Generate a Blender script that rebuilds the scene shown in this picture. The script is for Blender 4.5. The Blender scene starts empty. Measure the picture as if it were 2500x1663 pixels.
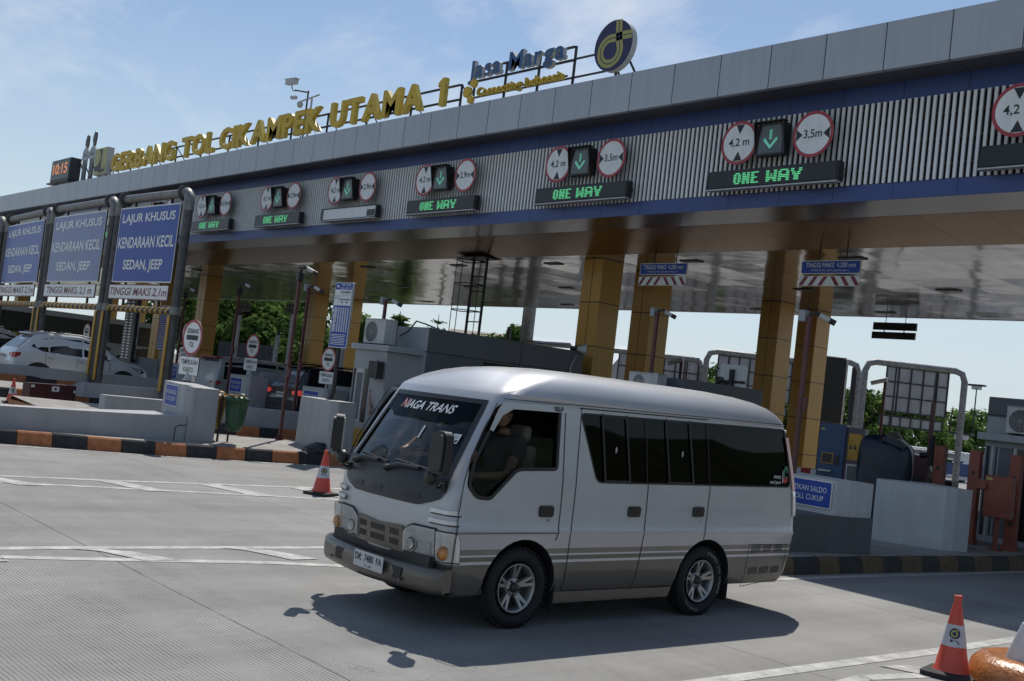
import bpy, bmesh, math, random
from mathutils import Vector, Matrix
SC = bpy.context.scene
COL = SC.collection
PI = math.pi
R = math.radians

# ------------------------------------------------------------------ camera
CAM_H = 2.0
FPX = 2661.863
YAW, PITCH, ROLL = R(139.1070), R(2.70784), R(6.70364)
_F = Vector((math.cos(YAW)*math.cos(PITCH), math.sin(YAW)*math.cos(PITCH), math.sin(PITCH)))
_Rt = Vector((math.sin(YAW), -math.cos(YAW), 0))
_U = _Rt.cross(_F)
CR = _Rt*math.cos(ROLL) + _U*math.sin(ROLL)
CU = _U*math.cos(ROLL) - _Rt*math.sin(ROLL)
cam_data = bpy.data.cameras.new('camera')
cam = bpy.data.objects.new('camera', cam_data)
COL.objects.link(cam)
cam.matrix_world = Matrix(((CR.x, CU.x, -_F.x, 0), (CR.y, CU.y, -_F.y, 0), (CR.z, CU.z, -_F.z, CAM_H), (0, 0, 0, 1)))
cam_data.sensor_fit = 'HORIZONTAL'
cam_data.sensor_width = 36.0
cam_data.lens = FPX*36.0/2500.0
cam_data.clip_start = 0.1
cam_data.clip_end = 6000
SC.camera = cam

# ------------------------------------------------------------------ light
SUN_DIR = Vector((-0.455, 0.443, 1.0)).normalized()      # towards the sun
world = bpy.data.worlds.new('World')
SC.world = world
world.use_nodes = True
wn = world.node_tree.nodes
wl = world.node_tree.links
wn.clear()
w_out = wn.new('ShaderNodeOutputWorld')
w_bg = wn.new('ShaderNodeBackground')
w_sky = wn.new('ShaderNodeTexSky')
w_sky.sky_type = 'NISHITA'
w_sky.sun_disc = False
w_sky.sun_elevation = math.asin(SUN_DIR.z)
w_sky.sun_rotation = math.atan2(SUN_DIR.x, SUN_DIR.y)
w_sky.altitude = 0
w_sky.air_density = 1.0
w_sky.dust_density = 0.3
w_sky.ozone_density = 1.2
w_bg.inputs['Strength'].default_value = 0.115
# thin high cirrus, mixed into the sky by direction
w_tc = wn.new('ShaderNodeTexCoord')
w_map = wn.new('ShaderNodeMapping')
w_map.inputs['Rotation'].default_value = (0.25, 0.1, 0.6)
w_map.inputs['Scale'].default_value = (1.5, 4.2, 6.0)
w_no = wn.new('ShaderNodeTexNoise')
w_no.inputs['Scale'].default_value = 1.25
w_no.inputs['Detail'].default_value = 9
w_no.inputs['Roughness'].default_value = 0.62
w_no.inputs['Distortion'].default_value = 0.35
w_rmp = wn.new('ShaderNodeValToRGB')
w_rmp.color_ramp.elements[0].position = 0.50
w_rmp.color_ramp.elements[0].color = (0, 0, 0, 1)
w_rmp.color_ramp.elements[1].position = 0.74
w_rmp.color_ramp.elements[1].color = (0.62, 0.62, 0.62, 1)
w_mix = wn.new('ShaderNodeMixRGB')
w_mix.inputs['Color2'].default_value = (8.2, 8.5, 8.8, 1)
wl.new(w_tc.outputs['Generated'], w_map.inputs['Vector'])
wl.new(w_map.outputs[0], w_no.inputs['Vector'])
wl.new(w_no.outputs['Fac'], w_rmp.inputs['Fac'])
wl.new(w_rmp.outputs['Color'], w_mix.inputs['Fac'])
wl.new(w_sky.outputs['Color'], w_mix.inputs['Color1'])
# pale air low over the horizon
w_sep = wn.new('ShaderNodeSeparateXYZ')
wl.new(w_tc.outputs['Generated'], w_sep.inputs[0])
w_hr = wn.new('ShaderNodeMapRange')
w_hr.inputs['From Min'].default_value = 0.0
w_hr.inputs['From Max'].default_value = 0.30
w_hr.inputs['To Min'].default_value = 0.92
w_hr.inputs['To Max'].default_value = 0.04
wl.new(w_sep.outputs['Z'], w_hr.inputs['Value'])
w_hz = wn.new('ShaderNodeMixRGB')
w_hz.inputs['Color2'].default_value = (5.6, 6.6, 7.3, 1)
wl.new(w_hr.outputs['Result'], w_hz.inputs['Fac'])
wl.new(w_mix.outputs['Color'], w_hz.inputs['Color1'])
wl.new(w_hz.outputs['Color'], w_bg.inputs['Color'])
wl.new(w_bg.outputs['Background'], w_out.inputs['Surface'])

sun_data = bpy.data.lights.new('sun', 'SUN')
sun_data.energy = 4.3
sun_data.angle = R(0.53)
sun_data.color = (1.0, 0.955, 0.89)
sun = bpy.data.objects.new('sun', sun_data)
COL.objects.link(sun)
sun.rotation_euler = SUN_DIR.to_track_quat('Z', 'Y').to_euler()

SC.view_settings.view_transform = 'Standard'
SC.view_settings.look = 'None'
SC.view_settings.exposure = -0.15
SC.view_settings.gamma = 1.0
SC.view_settings.use_curve_mapping = False
SC.render.engine = 'CYCLES'
SC.cycles.max_bounces = 6
SC.cycles.diffuse_bounces = 3
SC.cycles.glossy_bounces = 3
SC.cycles.transparent_max_bounces = 12
SC.cycles.caustics_reflective = False
SC.cycles.caustics_refractive = False
SC.cycles.use_denoising = True

# ------------------------------------------------------------------ survey helpers (true positions from the calibrated photo)
def ray(px, py):
    return CR*((px-1250.0)/FPX) - CU*((py-831.5)/FPX) + _F
def at_z(px, py, z=0.0):
    d = ray(px, py); t = (z-CAM_H)/d.z
    return Vector((d.x*t, d.y*t, z))
def on_y(px, py, Y):
    d = ray(px, py); t = Y/d.y
    return Vector((d.x*t, Y, CAM_H+d.z*t))
def on_x(px, py, X):
    d = ray(px, py); t = X/d.x
    return Vector((X, d.y*t, CAM_H+d.z*t))
def height_at(px, py, x, y):
    d = ray(px, py)
    return CAM_H + d.z*math.hypot(x, y)/math.hypot(d.x, d.y)
def at_depth(px, py, depth):
    d = ray(px, py)
    return Vector((0, 0, CAM_H)) + d*depth
def ground_z(x):
    return min(max(0.045*(-20.5-x), 0.0), 0.6)
def at_ground(px, py, dz=0.0):
    z = dz
    for i in range(40):
        q = at_z(px, py, z)
        z = 0.5*z + 0.5*(ground_z(q.x)+dz)
    return q

# ------------------------------------------------------------------ materials
MATS = {}
def new_mat(name):
    m = bpy.data.materials.new(name); m.use_nodes = True
    MATS[name] = m
    nt = m.node_tree
    return m, nt, nt.nodes['Principled BSDF']
def mat(name, color, rough=0.6, metal=0.0, var=0.12, scale=2.0, bump=0.0, bscale=60.0, streak=0.0, spec=0.5, coat=0.0, emit=None, estr=0.0):
    m, nt, b = new_mat(name)
    N, L = nt.nodes, nt.links
    b.inputs['Roughness'].default_value = rough
    b.inputs['Metallic'].default_value = metal
    b.inputs['Specular IOR Level'].default_value = spec
    b.inputs['Coat Weight'].default_value = coat
    b.inputs['Coat Roughness'].default_value = 0.06
    c = (color[0], color[1], color[2], 1)
    b.inputs['Base Color'].default_value = c
    geo = N.new('ShaderNodeNewGeometry')
    if var > 0:
        n1 = N.new('ShaderNodeTexNoise'); n1.inputs['Scale'].default_value = scale; n1.inputs['Detail'].default_value = 7; n1.inputs['Roughness'].default_value = 0.65
        L.new(geo.outputs['Position'], n1.inputs['Vector'])
        rg = N.new('ShaderNodeMapRange'); rg.inputs['From Min'].default_value = 0.3; rg.inputs['From Max'].default_value = 0.7
        rg.inputs['To Min'].default_value = 1-var; rg.inputs['To Max'].default_value = 1+var
        L.new(n1.outputs['Fac'], rg.inputs['Value'])
        src = rg.outputs['Result']
        if streak > 0:
            mp = N.new('ShaderNodeMapping'); mp.inputs['Scale'].default_value = (3.0, 3.0, 0.35)
            L.new(geo.outputs['Position'], mp.inputs['Vector'])
            n2 = N.new('ShaderNodeTexNoise'); n2.inputs['Scale'].default_value = 2.5; n2.inputs['Detail'].default_value = 5
            L.new(mp.outputs[0], n2.inputs['Vector'])
            r2 = N.new('ShaderNodeMapRange'); r2.inputs['From Min'].default_value = 0.35; r2.inputs['From Max'].default_value = 0.7
            r2.inputs['To Min'].default_value = 1.0; r2.inputs['To Max'].default_value = 1-streak
            L.new(n2.outputs['Fac'], r2.inputs['Value'])
            mm = N.new('ShaderNodeMath'); mm.operation = 'MULTIPLY'
            L.new(src, mm.inputs[0]); L.new(r2.outputs['Result'], mm.inputs[1]); src = mm.outputs[0]
        vm = N.new('ShaderNodeVectorMath'); vm.operation = 'SCALE'
        vm.inputs[0].default_value = color
        L.new(src, vm.inputs['Scale'])
        L.new(vm.outputs['Vector'], b.inputs['Base Color'])
    if bump > 0:
        n3 = N.new('ShaderNodeTexNoise'); n3.inputs['Scale'].default_value = bscale; n3.inputs['Detail'].default_value = 4
        L.new(geo.outputs['Position'], n3.inputs['Vector'])
        bp = N.new('ShaderNodeBump'); bp.inputs['Strength'].default_value = bump; bp.inputs['Distance'].default_value = 0.02
        L.new(n3.outputs['Fac'], bp.inputs['Height']); L.new(bp.outputs['Normal'], b.inputs['Normal'])
    if emit:
        b.inputs['Emission Color'].default_value = (emit[0], emit[1], emit[2], 1)
        b.inputs['Emission Strength'].default_value = estr
    return m
def glass(name, tint, refl=1.0, rough=0.02):
    m, nt, b = new_mat(name)
    N, L = nt.nodes, nt.links
    N.remove(b)
    out = [n for n in N if n.type == 'OUTPUT_MATERIAL'][0]
    tr = N.new('ShaderNodeBsdfTransparent'); tr.inputs['Color'].default_value = (*tint, 1)
    gl = N.new('ShaderNodeBsdfGlossy'); gl.inputs['Roughness'].default_value = rough
    gl.inputs['Color'].default_value = (0.9, 0.93, 0.95, 1)
    fr = N.new('ShaderNodeFresnel'); fr.inputs['IOR'].default_value = 1.5
    mu = N.new('ShaderNodeMath'); mu.operation = 'MULTIPLY'; mu.inputs[1].default_value = refl
    mx = N.new('ShaderNodeMixShader')
    L.new(fr.outputs[0], mu.inputs[0]); L.new(mu.outputs[0], mx.inputs[0])
    L.new(tr.outputs[0], mx.inputs[1]); L.new(gl.outputs[0], mx.inputs[2]); L.new(mx.outputs[0], out.inputs['Surface'])
    return m

# ------------------------------------------------------------------ mesh builder
_text_cache = {}
def text_mesh(s, extrude=0.0, bold=0.0, shear=0.0, res=3, spacing=1.0):
    key = (s, extrude, bold, shear, res, spacing)
    if key in _text_cache: return _text_cache[key]
    cu = bpy.data.curves.new('lettering', 'FONT')
    cu.body = s; cu.size = 1.0; cu.extrude = extrude; cu.offset = bold; cu.shear = shear; cu.resolution_u = res
    cu.space_character = spacing
    cu.fill_mode = 'BOTH' if extrude > 0 else 'FRONT'
    ob = bpy.data.objects.new('lettering', cu); COL.objects.link(ob)
    dg = bpy.context.evaluated_depsgraph_get()
    me = bpy.data.meshes.new_from_object(ob.evaluated_get(dg))
    vs = [v.co.copy() for v in me.vertices]; fs = [tuple(p.vertices) for p in me.polygons]
    bpy.data.objects.remove(ob); bpy.data.curves.remove(cu); bpy.data.meshes.remove(me)
    x0 = min(v.x for v in vs); x1 = max(v.x for v in vs); y0 = min(v.y for v in vs); y1 = max(v.y for v in vs)
    _text_cache[key] = (vs, fs, x0, x1, y0, y1)
    return _text_cache[key]

class MB:
    def __init__(s):
        s.v = []; s.f = []; s.fm = []; s.ms = []; s.sm = []
    def mi(s, m):
        if m not in s.ms: s.ms.append(m)
        return s.ms.index(m)
    def add(s, vs, fs, m, smooth=False):
        o = len(s.v); k = s.mi(m)
        s.v += [tuple(v) for v in vs]
        for f in fs:
            s.f.append(tuple(i+o for i in f)); s.fm.append(k); s.sm.append(smooth)
        return s
    def box(s, x0, x1, y0, y1, z0, z1, m, M=None):
        vs = [Vector((x, y, z)) for x in (x0, x1) for y in (y0, y1) for z in (z0, z1)]
        if M: vs = [M @ v for v in vs]
        fs = [(0, 1, 3, 2), (4, 6, 7, 5), (0, 4, 5, 1), (2, 3, 7, 6), (0, 2, 6, 4), (1, 5, 7, 3)]
        return s.add(vs, fs, m)
    def cyl(s, p0, p1, r0, m, r1=None, n=16, caps=True, smooth=True):
        p0 = Vector(p0); p1 = Vector(p1); r1 = r0 if r1 is None else r1
        d = (p1-p0).normalized(); a = d.orthogonal().normalized(); b = d.cross(a)
        ring = lambda p, r: [p + (a*math.cos(2*PI*i/n) + b*math.sin(2*PI*i/n))*r for i in range(n)]
        vs = ring(p0, r0) + ring(p1, r1)
        s.add(vs, [(i, (i+1) % n, n+(i+1) % n, n+i) for i in range(n)], m, smooth)
        if caps:
            if r0 > 0: s.add(ring(p0, r0), [tuple(range(n-1, -1, -1))], m)
            if r1 > 0: s.add(ring(p1, r1), [tuple(range(n))], m)
        return s
    def tube(s, pts, r, m, n=8, caps=True):
        pts = [Vector(p) for p in pts]
        rs = r if isinstance(r, (list, tuple)) else [r]*len(pts)
        a = None; rings = []
        for i, p in enumerate(pts):
            d = ((pts[min(i+1, len(pts)-1)]-pts[max(i-1, 0)])).normalized()
            a = d.orthogonal().normalized() if a is None else (a-d*a.dot(d)).normalized()
            b = d.cross(a)
            rings.append([p+(a*math.cos(2*PI*k/n)+b*math.sin(2*PI*k/n))*rs[i] for k in range(n)])
        vs = [v for rg in rings for v in rg]
        fs = [(i*n+k, i*n+(k+1) % n, (i+1)*n+(k+1) % n, (i+1)*n+k) for i in range(len(pts)-1) for k in range(n)]
        s.add(vs, fs, m, True)
        if caps:
            s.add(rings[0], [tuple(range(n-1, -1, -1))], m); s.add(rings[-1], [tuple(range(n))], m)
        return s
    def lathe(s, prof, m, o=(0, 0, 0), axis='Z', n=24, smooth=True):
        o = Vector(o); vs = []
        for (r, h) in prof:
            for k in range(n):
                c, q = r*math.cos(2*PI*k/n), r*math.sin(2*PI*k/n)
                vs.append(o+(Vector((c, q, h)) if axis == 'Z' else Vector((h, c, q)) if axis == 'X' else Vector((c, -h, q))))
        fs = [(i*n+k, i*n+(k+1) % n, (i+1)*n+(k+1) % n, (i+1)*n+k) for i in range(len(prof)-1) for k in range(n)]
        return s.add(vs, fs, m, smooth)
    def prism(s, poly, O, u, v, nrm, t, m, mside=None):
        """polygon (a,b) in plane O,u,v; front faces nrm, thickness t behind it"""
        O = Vector(O); u = Vector(u); v = Vector(v); nrm = Vector(nrm)
        fr = [O+u*a+v*b for a, b in poly]; k = len(poly)
        area = sum(poly[i][0]*poly[(i+1) % k][1]-poly[(i+1) % k][0]*poly[i][1] for i in range(k))
        ccw = (area > 0) == (u.cross(v).dot(nrm) > 0)
        idx = tuple(range(k)) if ccw else tuple(range(k-1, -1, -1))
        s.add(fr, [idx], m)
        if t > 0:
            bk = [p-nrm*t for p in fr]
            s.add(bk, [tuple(reversed(idx))], mside or m)
            sf = [(i, (i+1) % k, k+(i+1) % k, k+i) for i in range(k)]
            if ccw: sf = [tuple(reversed(f)) for f in sf]
            s.add(fr+bk, sf, mside or m)
        return s
    def disc(s, c, r, u, v, nrm, t, m, n=40, mside=None, ry=None):
        return s.prism([(r*math.cos(2*PI*i/n), (ry or r)*math.sin(2*PI*i/n)) for i in range(n)], c, u, v, nrm, t, m, mside)
    def rect(s, w, h, O, u, v, nrm, t, m, mside=None, rc=0.0):
        """rectangle centred on O, optional rounded corners"""
        if rc <= 0: p = [(-w/2, -h/2), (w/2, -h/2), (w/2, h/2), (-w/2, h/2)]
        else:
            p = []
            for cx, cy, a0 in ((w/2-rc, -h/2+rc, -90), (w/2-rc, h/2-rc, 0), (-w/2+rc, h/2-rc, 90), (-w/2+rc, -h/2+rc, 180)):
                p += [(cx+rc*math.cos(R(a0+a)), cy+rc*math.sin(R(a0+a))) for a in (0, 30, 60, 90)]
        return s.prism(p, O, u, v, nrm, t, m, mside)
    def text(s, t, w, h, O, u, v, nrm, m, bold=0.0, shear=0.0, extrude=0.0, fn=None, res=3, mside=None, spacing=1.0):
        """text fitted to w x h (w None keeps its shape), centred on O, 2 mm proud"""
        vs, fs, x0, x1, y0, y1 = text_mesh(t, extrude, bold, shear, res, spacing)
        sy = h/(y1-y0); sx = sy if w is None else w/(x1-x0)
        O = Vector(O); u = Vector(u); v = Vector(v); nrm = Vector(nrm)
        if fn: out = [fn((p.x-(x0+x1)/2)*sx, (p.y-(y0+y1)/2)*sy) for p in vs]
        else: out = [O+u*((p.x-(x0+x1)/2)*sx)+v*((p.y-(y0+y1)/2)*sy)+nrm*(0.003+(p.z*1.0 if extrude else 0)) for p in vs]
        if mside:
            ff, sf = [], []
            for f in fs:
                (ff if all(abs(vs[i].z-extrude) < 1e-5 for i in f) else sf).append(f)
            s.add(out, ff, m); s.add(out, sf, mside)
        else: s.add(out, fs, m)
        return s
    def build(s, name, parent=None, loc=None, bevel=0.0, seg=2, autosmooth=True, inv=None):
        me = bpy.data.meshes.new(name)
        vs = s.v
        if inv is not None: vs = [inv @ Vector(v) for v in vs]
        me.from_pydata([tuple(v) for v in vs], [], s.f)
        for m in s.ms: me.materials.append(MATS[m])
        for p, k, q in zip(me.polygons, s.fm, s.sm):
            p.material_index = k; p.use_smooth = q
        me.update()
        o = bpy.data.objects.new(name, me); COL.objects.link(o)
        if parent: o.parent = parent
        if loc is not None: o.location = loc
        if bevel > 0:
            b = o.modifiers.new('bevel', 'BEVEL'); b.width = bevel; b.segments = seg; b.limit_method = 'ANGLE'; b.angle_limit = R(40)
        return o
X_ = Vector((1, 0, 0)); Y_ = Vector((0, 1, 0)); Z_ = Vector((0, 0, 1)); S_ = Vector((0, -1, 0))

def tag(o, label=None, cat=None, group=None, kind=None):
    if label: o['label'] = label
    if cat: o['category'] = cat
    if group: o['group'] = group
    if kind: o['kind'] = kind
    return o
def thing(name, label, cat, loc=(0, 0, 0), rz=0.0, group=None):
    o = bpy.data.objects.new(name, None); COL.objects.link(o)
    o.empty_display_size = 0.2
    o.location = loc; o.rotation_euler = (0, 0, rz)
    return tag(o, label, cat, group)
def copy_tree(o, parent=None):
    c = o.copy(); COL.objects.link(c)
    if parent: c.parent = parent
    for ch in list(o.children): copy_tree(ch, c)
    return c
def dup(root, loc, rz, label, group=None):
    c = copy_tree(root); c.location = loc; c.rotation_euler = (0, 0, rz)
    return tag(c, label, None, group)

# ------------------------------------------------------------------ shared materials
mat('white_paint', (0.62, 0.62, 0.61), 0.5, var=0.08, scale=3, streak=0.12)
mat('grey_paint', (0.30, 0.315, 0.33), 0.6, var=0.08, scale=1.5, streak=0.14, bump=0.05)
mat('light_grey_paint', (0.40, 0.415, 0.43), 0.6, var=0.10, scale=1.2, streak=0.16, bump=0.06)
mat('black_paint', (0.022, 0.023, 0.026), 0.5, var=0.2, scale=4)
mat('black_gloss', (0.012, 0.012, 0.014), 0.2, var=0.0)
mat('black_plastic', (0.018, 0.018, 0.019), 0.45, var=0.1)
mat('red_paint', (0.42, 0.045, 0.05), 0.45, var=0.1)
mat('maroon_steel', (0.105, 0.032, 0.03), 0.5, var=0.2, scale=5)
mat('maroon_plastic', (0.060, 0.016, 0.018), 0.45, var=0.15)
mat('orange_post', (0.26, 0.070, 0.042), 0.55, var=0.15, scale=4)
mat('sign_blue', (0.022, 0.070, 0.36), 0.35, var=0.10, scale=3, streak=0.1, spec=0.25)
mat('sign_white', (0.80, 0.81, 0.80), 0.4, var=0.06, scale=5, streak=0.1)
mat('sign_red', (0.38, 0.04, 0.055), 0.4, var=0.1, scale=5)
mat('sign_black', (0.02, 0.02, 0.022), 0.5, var=0)
mat('sign_dark_red', (0.20, 0.022, 0.035), 0.45, var=0.15, scale=6)
mat('galvanised', (0.23, 0.225, 0.215), 0.55, 0.45, var=0.35, scale=5, bump=0.15, bscale=40)
mat('galvanised_dark', (0.10, 0.10, 0.10), 0.6, 0.4, var=0.35, scale=5, bump=0.15, bscale=40)
mat('yellow_paint', (0.48, 0.27, 0.03), 0.5, var=0.2, scale=5, streak=0.2)
mat('dark_steel', (0.035, 0.034, 0.034), 0.5, 0.3, var=0.2)
mat('light_metal', (0.45, 0.45, 0.45), 0.45, 0.3, var=0.15)
mat('cone_orange', (0.62, 0.085, 0.055), 0.5, var=0.10, scale=9, bump=0.05)
mat('rubber', (0.02, 0.02, 0.021), 0.75, var=0.25, scale=20, bump=0.1)
mat('reflective_white', (0.52, 0.53, 0.56), 0.4, var=0.08, scale=20)
mat('logo_navy', (0.020, 0.018, 0.085), 0.4, var=0)
mat('logo_gold', (0.42, 0.38, 0.12), 0.45, var=0.05)
mat('camera_white', (0.5, 0.5, 0.5), 0.4, var=0.05)
mat('skin', (0.36, 0.20, 0.135), 0.5, var=0.08, scale=20)
mat('hair', (0.012, 0.010, 0.009), 0.45, var=0)
mat('number_plate', (0.6, 0.61, 0.6), 0.4, var=0.05, scale=20)
# ------------------------------------------------------------------ ground and road
def road_material():
    m, nt, b = new_mat('grooved_concrete')
    N, L = nt.nodes, nt.links
    geo = N.new('ShaderNodeNewGeometry'); sep = N.new('ShaderNodeSeparateXYZ')
    L.new(geo.outputs['Position'], sep.inputs[0])
    def math_(op, a, b_=None, c=None):
        n = N.new('ShaderNodeMath'); n.operation = op
        for i, q in enumerate((a, b_, c)):
            if q is None: continue
            if isinstance(q, (int, float)): n.inputs[i].default_value = q
            else: L.new(q, n.inputs[i])
        return n.outputs[0]
    def noise(scale, detail=6, rough=0.6, vec=None, dist=0.0):
        n = N.new('ShaderNodeTexNoise'); n.inputs['Scale'].default_value = scale; n.inputs['Detail'].default_value = detail
        n.inputs['Roughness'].default_value = rough; n.inputs['Distortion'].default_value = dist
        L.new(vec or geo.outputs['Position'], n.inputs['Vector']); return n.outputs['Fac']
    def rng(v, a, b_, c, d, smooth=False):
        n = N.new('ShaderNodeMapRange'); n.inputs['From Min'].default_value = a; n.inputs['From Max'].default_value = b_
        n.inputs['To Min'].default_value = c; n.inputs['To Max'].default_value = d
        if smooth: n.interpolation_type = 'SMOOTHSTEP'
        L.new(v, n.inputs['Value']); return n.outputs['Result']
    X, Y = sep.outputs['X'], sep.outputs['Y']
    mp = N.new('ShaderNodeMapping'); mp.inputs['Scale'].default_value = (0.25, 2.2, 1)
    L.new(geo.outputs['Position'], mp.inputs['Vector'])
    mpl = N.new('ShaderNodeMapping'); mpl.inputs['Scale'].default_value = (1.8, 0.16, 1)
    L.new(geo.outputs['Position'], mpl.inputs['Vector'])
    wob = noise(1.3, 2)
    yw = math_('ADD', Y, math_('MULTIPLY', wob, 0.05))
    g = math_('SINE', math_('MULTIPLY', yw, 2*PI/0.0335))
    groove = rng(g, 0.25, 0.95, 0.0, 1.0, True)
    near = rng(Y, 3.9, 4.4, 1.0, 0.85)
    mid = rng(Y, 7.6, 8.1, 1.0, 0.30)
    patch = rng(noise(0.9, 3, 0.55, mp.outputs[0]), 0.34, 0.62, 0.45, 1.0)
    wear = rng(noise(9, 4), 0.35, 0.6, 0.55, 1.0)
    amt = math_('MULTIPLY', math_('MULTIPLY', near, mid), math_('MULTIPLY', patch, wear))
    gd = math_('MULTIPLY', groove, amt)
    # transverse construction joints every 3.87 m
    jy = math_('ADD', Y, math_('MULTIPLY', noise(2.2, 4), 0.05))
    fr = math_('ABSOLUTE', math_('SUBTRACT', math_('FRACT', math_('DIVIDE', math_('SUBTRACT', jy, 4.155-3.87*0.5+0.02), 3.87)), 0.5))
    joint = rng(fr, 0.0008, 0.0032, 1.0, 0.0)
    joint = math_('MULTIPLY', joint, rng(noise(3, 3), 0.3, 0.5, 0.35, 1.0))
    # longitudinal dirt and rubber in the wheel paths, patches and fine grain
    blot = rng(noise(0.55, 6, 0.62), 0.3, 0.72, 0.80, 1.16)
    lane = rng(noise(0.8, 4, 0.6, mpl.outputs[0]), 0.3, 0.75, 0.80, 1.10)
    grain = rng(noise(120, 3, 0.7), 0.3, 0.7, 0.86, 1.14)
    spots = rng(noise(26, 2, 0.5), 0.69, 0.74, 1.0, 0.72)
    crk = N.new('ShaderNodeTexVoronoi'); crk.feature = 'DISTANCE_TO_EDGE'; crk.inputs['Scale'].default_value = 0.42
    mpc = N.new('ShaderNodeMapping'); mpc.inputs['Scale'].default_value = (0.7, 1.3, 1)
    va = N.new('ShaderNodeVectorMath'); va.operation = 'ADD'
    nv = N.new('ShaderNodeTexNoise'); nv.inputs['Scale'].default_value = 2.0; nv.inputs['Detail'].default_value = 5
    L.new(geo.outputs['Position'], nv.inputs['Vector']); L.new(geo.outputs['Position'], va.inputs[0]); L.new(nv.outputs['Color'], va.inputs[1])
    L.new(va.outputs[0], mpc.inputs['Vector']); L.new(mpc.outputs[0], crk.inputs['Vector'])
    crack = math_('MULTIPLY', rng(crk.outputs['Distance'], 0.0, 0.004, 0.35, 0.0), rng(noise(0.35, 2), 0.56, 0.64, 0.0, 1.0))
    k = math_('MULTIPLY', math_('MULTIPLY', blot, lane), math_('MULTIPLY', grain, spots))
    k = math_('MULTIPLY', k, math_('SUBTRACT', 1.0, math_('MULTIPLY', gd, 0.74)))
    k = math_('MULTIPLY', k, math_('SUBTRACT', 1.0, math_('MULTIPLY', joint, 0.66)))
    k = math_('MULTIPLY', k, math_('SUBTRACT', 1.0, crack))
    vm = N.new('ShaderNodeVectorMath'); vm.operation = 'SCALE'; vm.inputs[0].default_value = (0.300, 0.293, 0.278)
    L.new(k, vm.inputs['Scale']); L.new(vm.outputs['Vector'], b.inputs['Base Color'])
    h = math_('ADD', math_('MULTIPLY', gd, -1.0), math_('MULTIPLY', joint, -1.5))
    h = math_('ADD', h, math_('MULTIPLY', noise(90, 3), 0.5))
    bp = N.new('ShaderNodeBump'); bp.inputs['Strength'].default_value = 0.35; bp.inputs['Distance'].default_value = 0.006
    L.new(h, bp.inputs['Height']); L.new(bp.outputs['Normal'], b.inputs['Normal'])
    b.inputs['Roughness'].default_value = 0.78
    b.inputs['Specular IOR Level'].default_value = 0.35
road_material()
mat('open_ground', (0.12, 0.12, 0.075), 0.9, var=0.35, scale=0.2)
mat('worn_marking', (0.43, 0.425, 0.40), 0.75, var=0.42, scale=4.5, bump=0.1)
mat('pavement_concrete', (0.30, 0.285, 0.26), 0.85, var=0.25, scale=2.2, bump=0.2)
mat('kerb_black', (0.028, 0.029, 0.031), 0.7, var=0.45, scale=7, bump=0.25, bscale=30)
mat('kerb_orange', (0.42, 0.155, 0.060), 0.7, var=0.32, scale=7, bump=0.25, bscale=30)
mat('kerb_faded', (0.115, 0.080, 0.045), 0.75, var=0.35, scale=7, bump=0.25, bscale=30)

# unseen bank added behind the camera to darken reflections in glass and paint
mat('added_bank_grass', (0.045, 0.060, 0.025), 0.95, var=0.5, scale=0.5)
bk = MB(); rb = random.Random(8); nb = 60; bv = []
for i_ in range(nb+1):
    yy = -60+150*i_/nb
    for j_, (xx, zz) in enumerate(((17, -1.1), (19, 0.9), (23, 4.6), (27, 6.6), (34, 7.2), (60, 7.2))): bv.append((xx+rb.uniform(-.5, .5), yy, zz+(rb.uniform(-.7, .9) if j_ > 1 else 0)))
bk.add(bv, [(i_*6+j_, i_*6+j_+1, (i_+1)*6+j_+1, (i_+1)*6+j_) for i_ in range(nb) for j_ in range(5)], 'added_bank_grass', True)
tag(bk.build('added_bank'), kind='structure')
g = MB(); g.add([(-3000, -3000, -1.1), (3000, -3000, -1.1), (3000, 3000, -1.1), (-3000, 3000, -1.1)], [(0, 1, 2, 3)], 'open_ground')
tag(g.build('ground'), kind='structure')
xs = [60, -20.5, -33.83, -150]; ys = [(-60, 0, 1), (36, 0, 1), (60, -0.5, 0.6), (84, -1.02, 0.0), (130, -1.02, 0.0)]; rd = MB()
for a, b_ in zip(xs[:-1], xs[1:]):
    for (y0, d0, k0), (y1, d1, k1) in zip(ys[:-1], ys[1:]):
        rd.add([(b_, y0, ground_z(b_)*k0+d0), (a, y0, ground_z(a)*k0+d0), (a, y1, ground_z(a)*k1+d1), (b_, y1, ground_z(b_)*k1+d1)], [(0, 1, 2, 3)], 'grooved_concrete')
tag(rd.build('road'), kind='structure')

mk = MB()
def strip(pts, w, m='worn_marking'):
    """painted line through ground points, 4 mm above the road"""
    for (x0, y0), (x1, y1) in zip(pts[:-1], pts[1:]):
        d = Vector((x1-x0, y1-y0, 0)).normalized(); n = Vector((-d.y, d.x, 0))*w/2
        z0, z1 = ground_z(x0)+0.004, ground_z(x1)+0.004
        mk.add([(x0-n.x, y0-n.y, z0), (x1-n.x, y1-n.y, z1), (x1+n.x, y1+n.y, z1), (x0+n.x, y0+n.y, z0)], [(0, 1, 2, 3)], m)
def quad(pts, m='worn_marking'):
    a = sum(pts[i][0]*pts[(i+1) % len(pts)][1]-pts[(i+1) % len(pts)][0]*pts[i][1] for i in range(len(pts)))
    if a < 0: pts = pts[::-1]
    mk.add([(x, y, ground_z(x)+0.0075) for x, y in pts], [tuple(range(len(pts)))], m)
strip([(-16.22, -12), (-16.17, 4.8), (-16.08, 6.4), (-16.04, 14.5)], 0.15)
strip([(-15.85, -12), (-15.46, 4.7), (-15.2, 6.5), (-14.68, 9.5), (-14.0, 13.5)], 0.15)
strip([(-10.72, -12), (-10.71, 3.3), (-10.73, 4.1), (-10.65, 6.9), (-10.62, 11.5)], 0.15)
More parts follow.
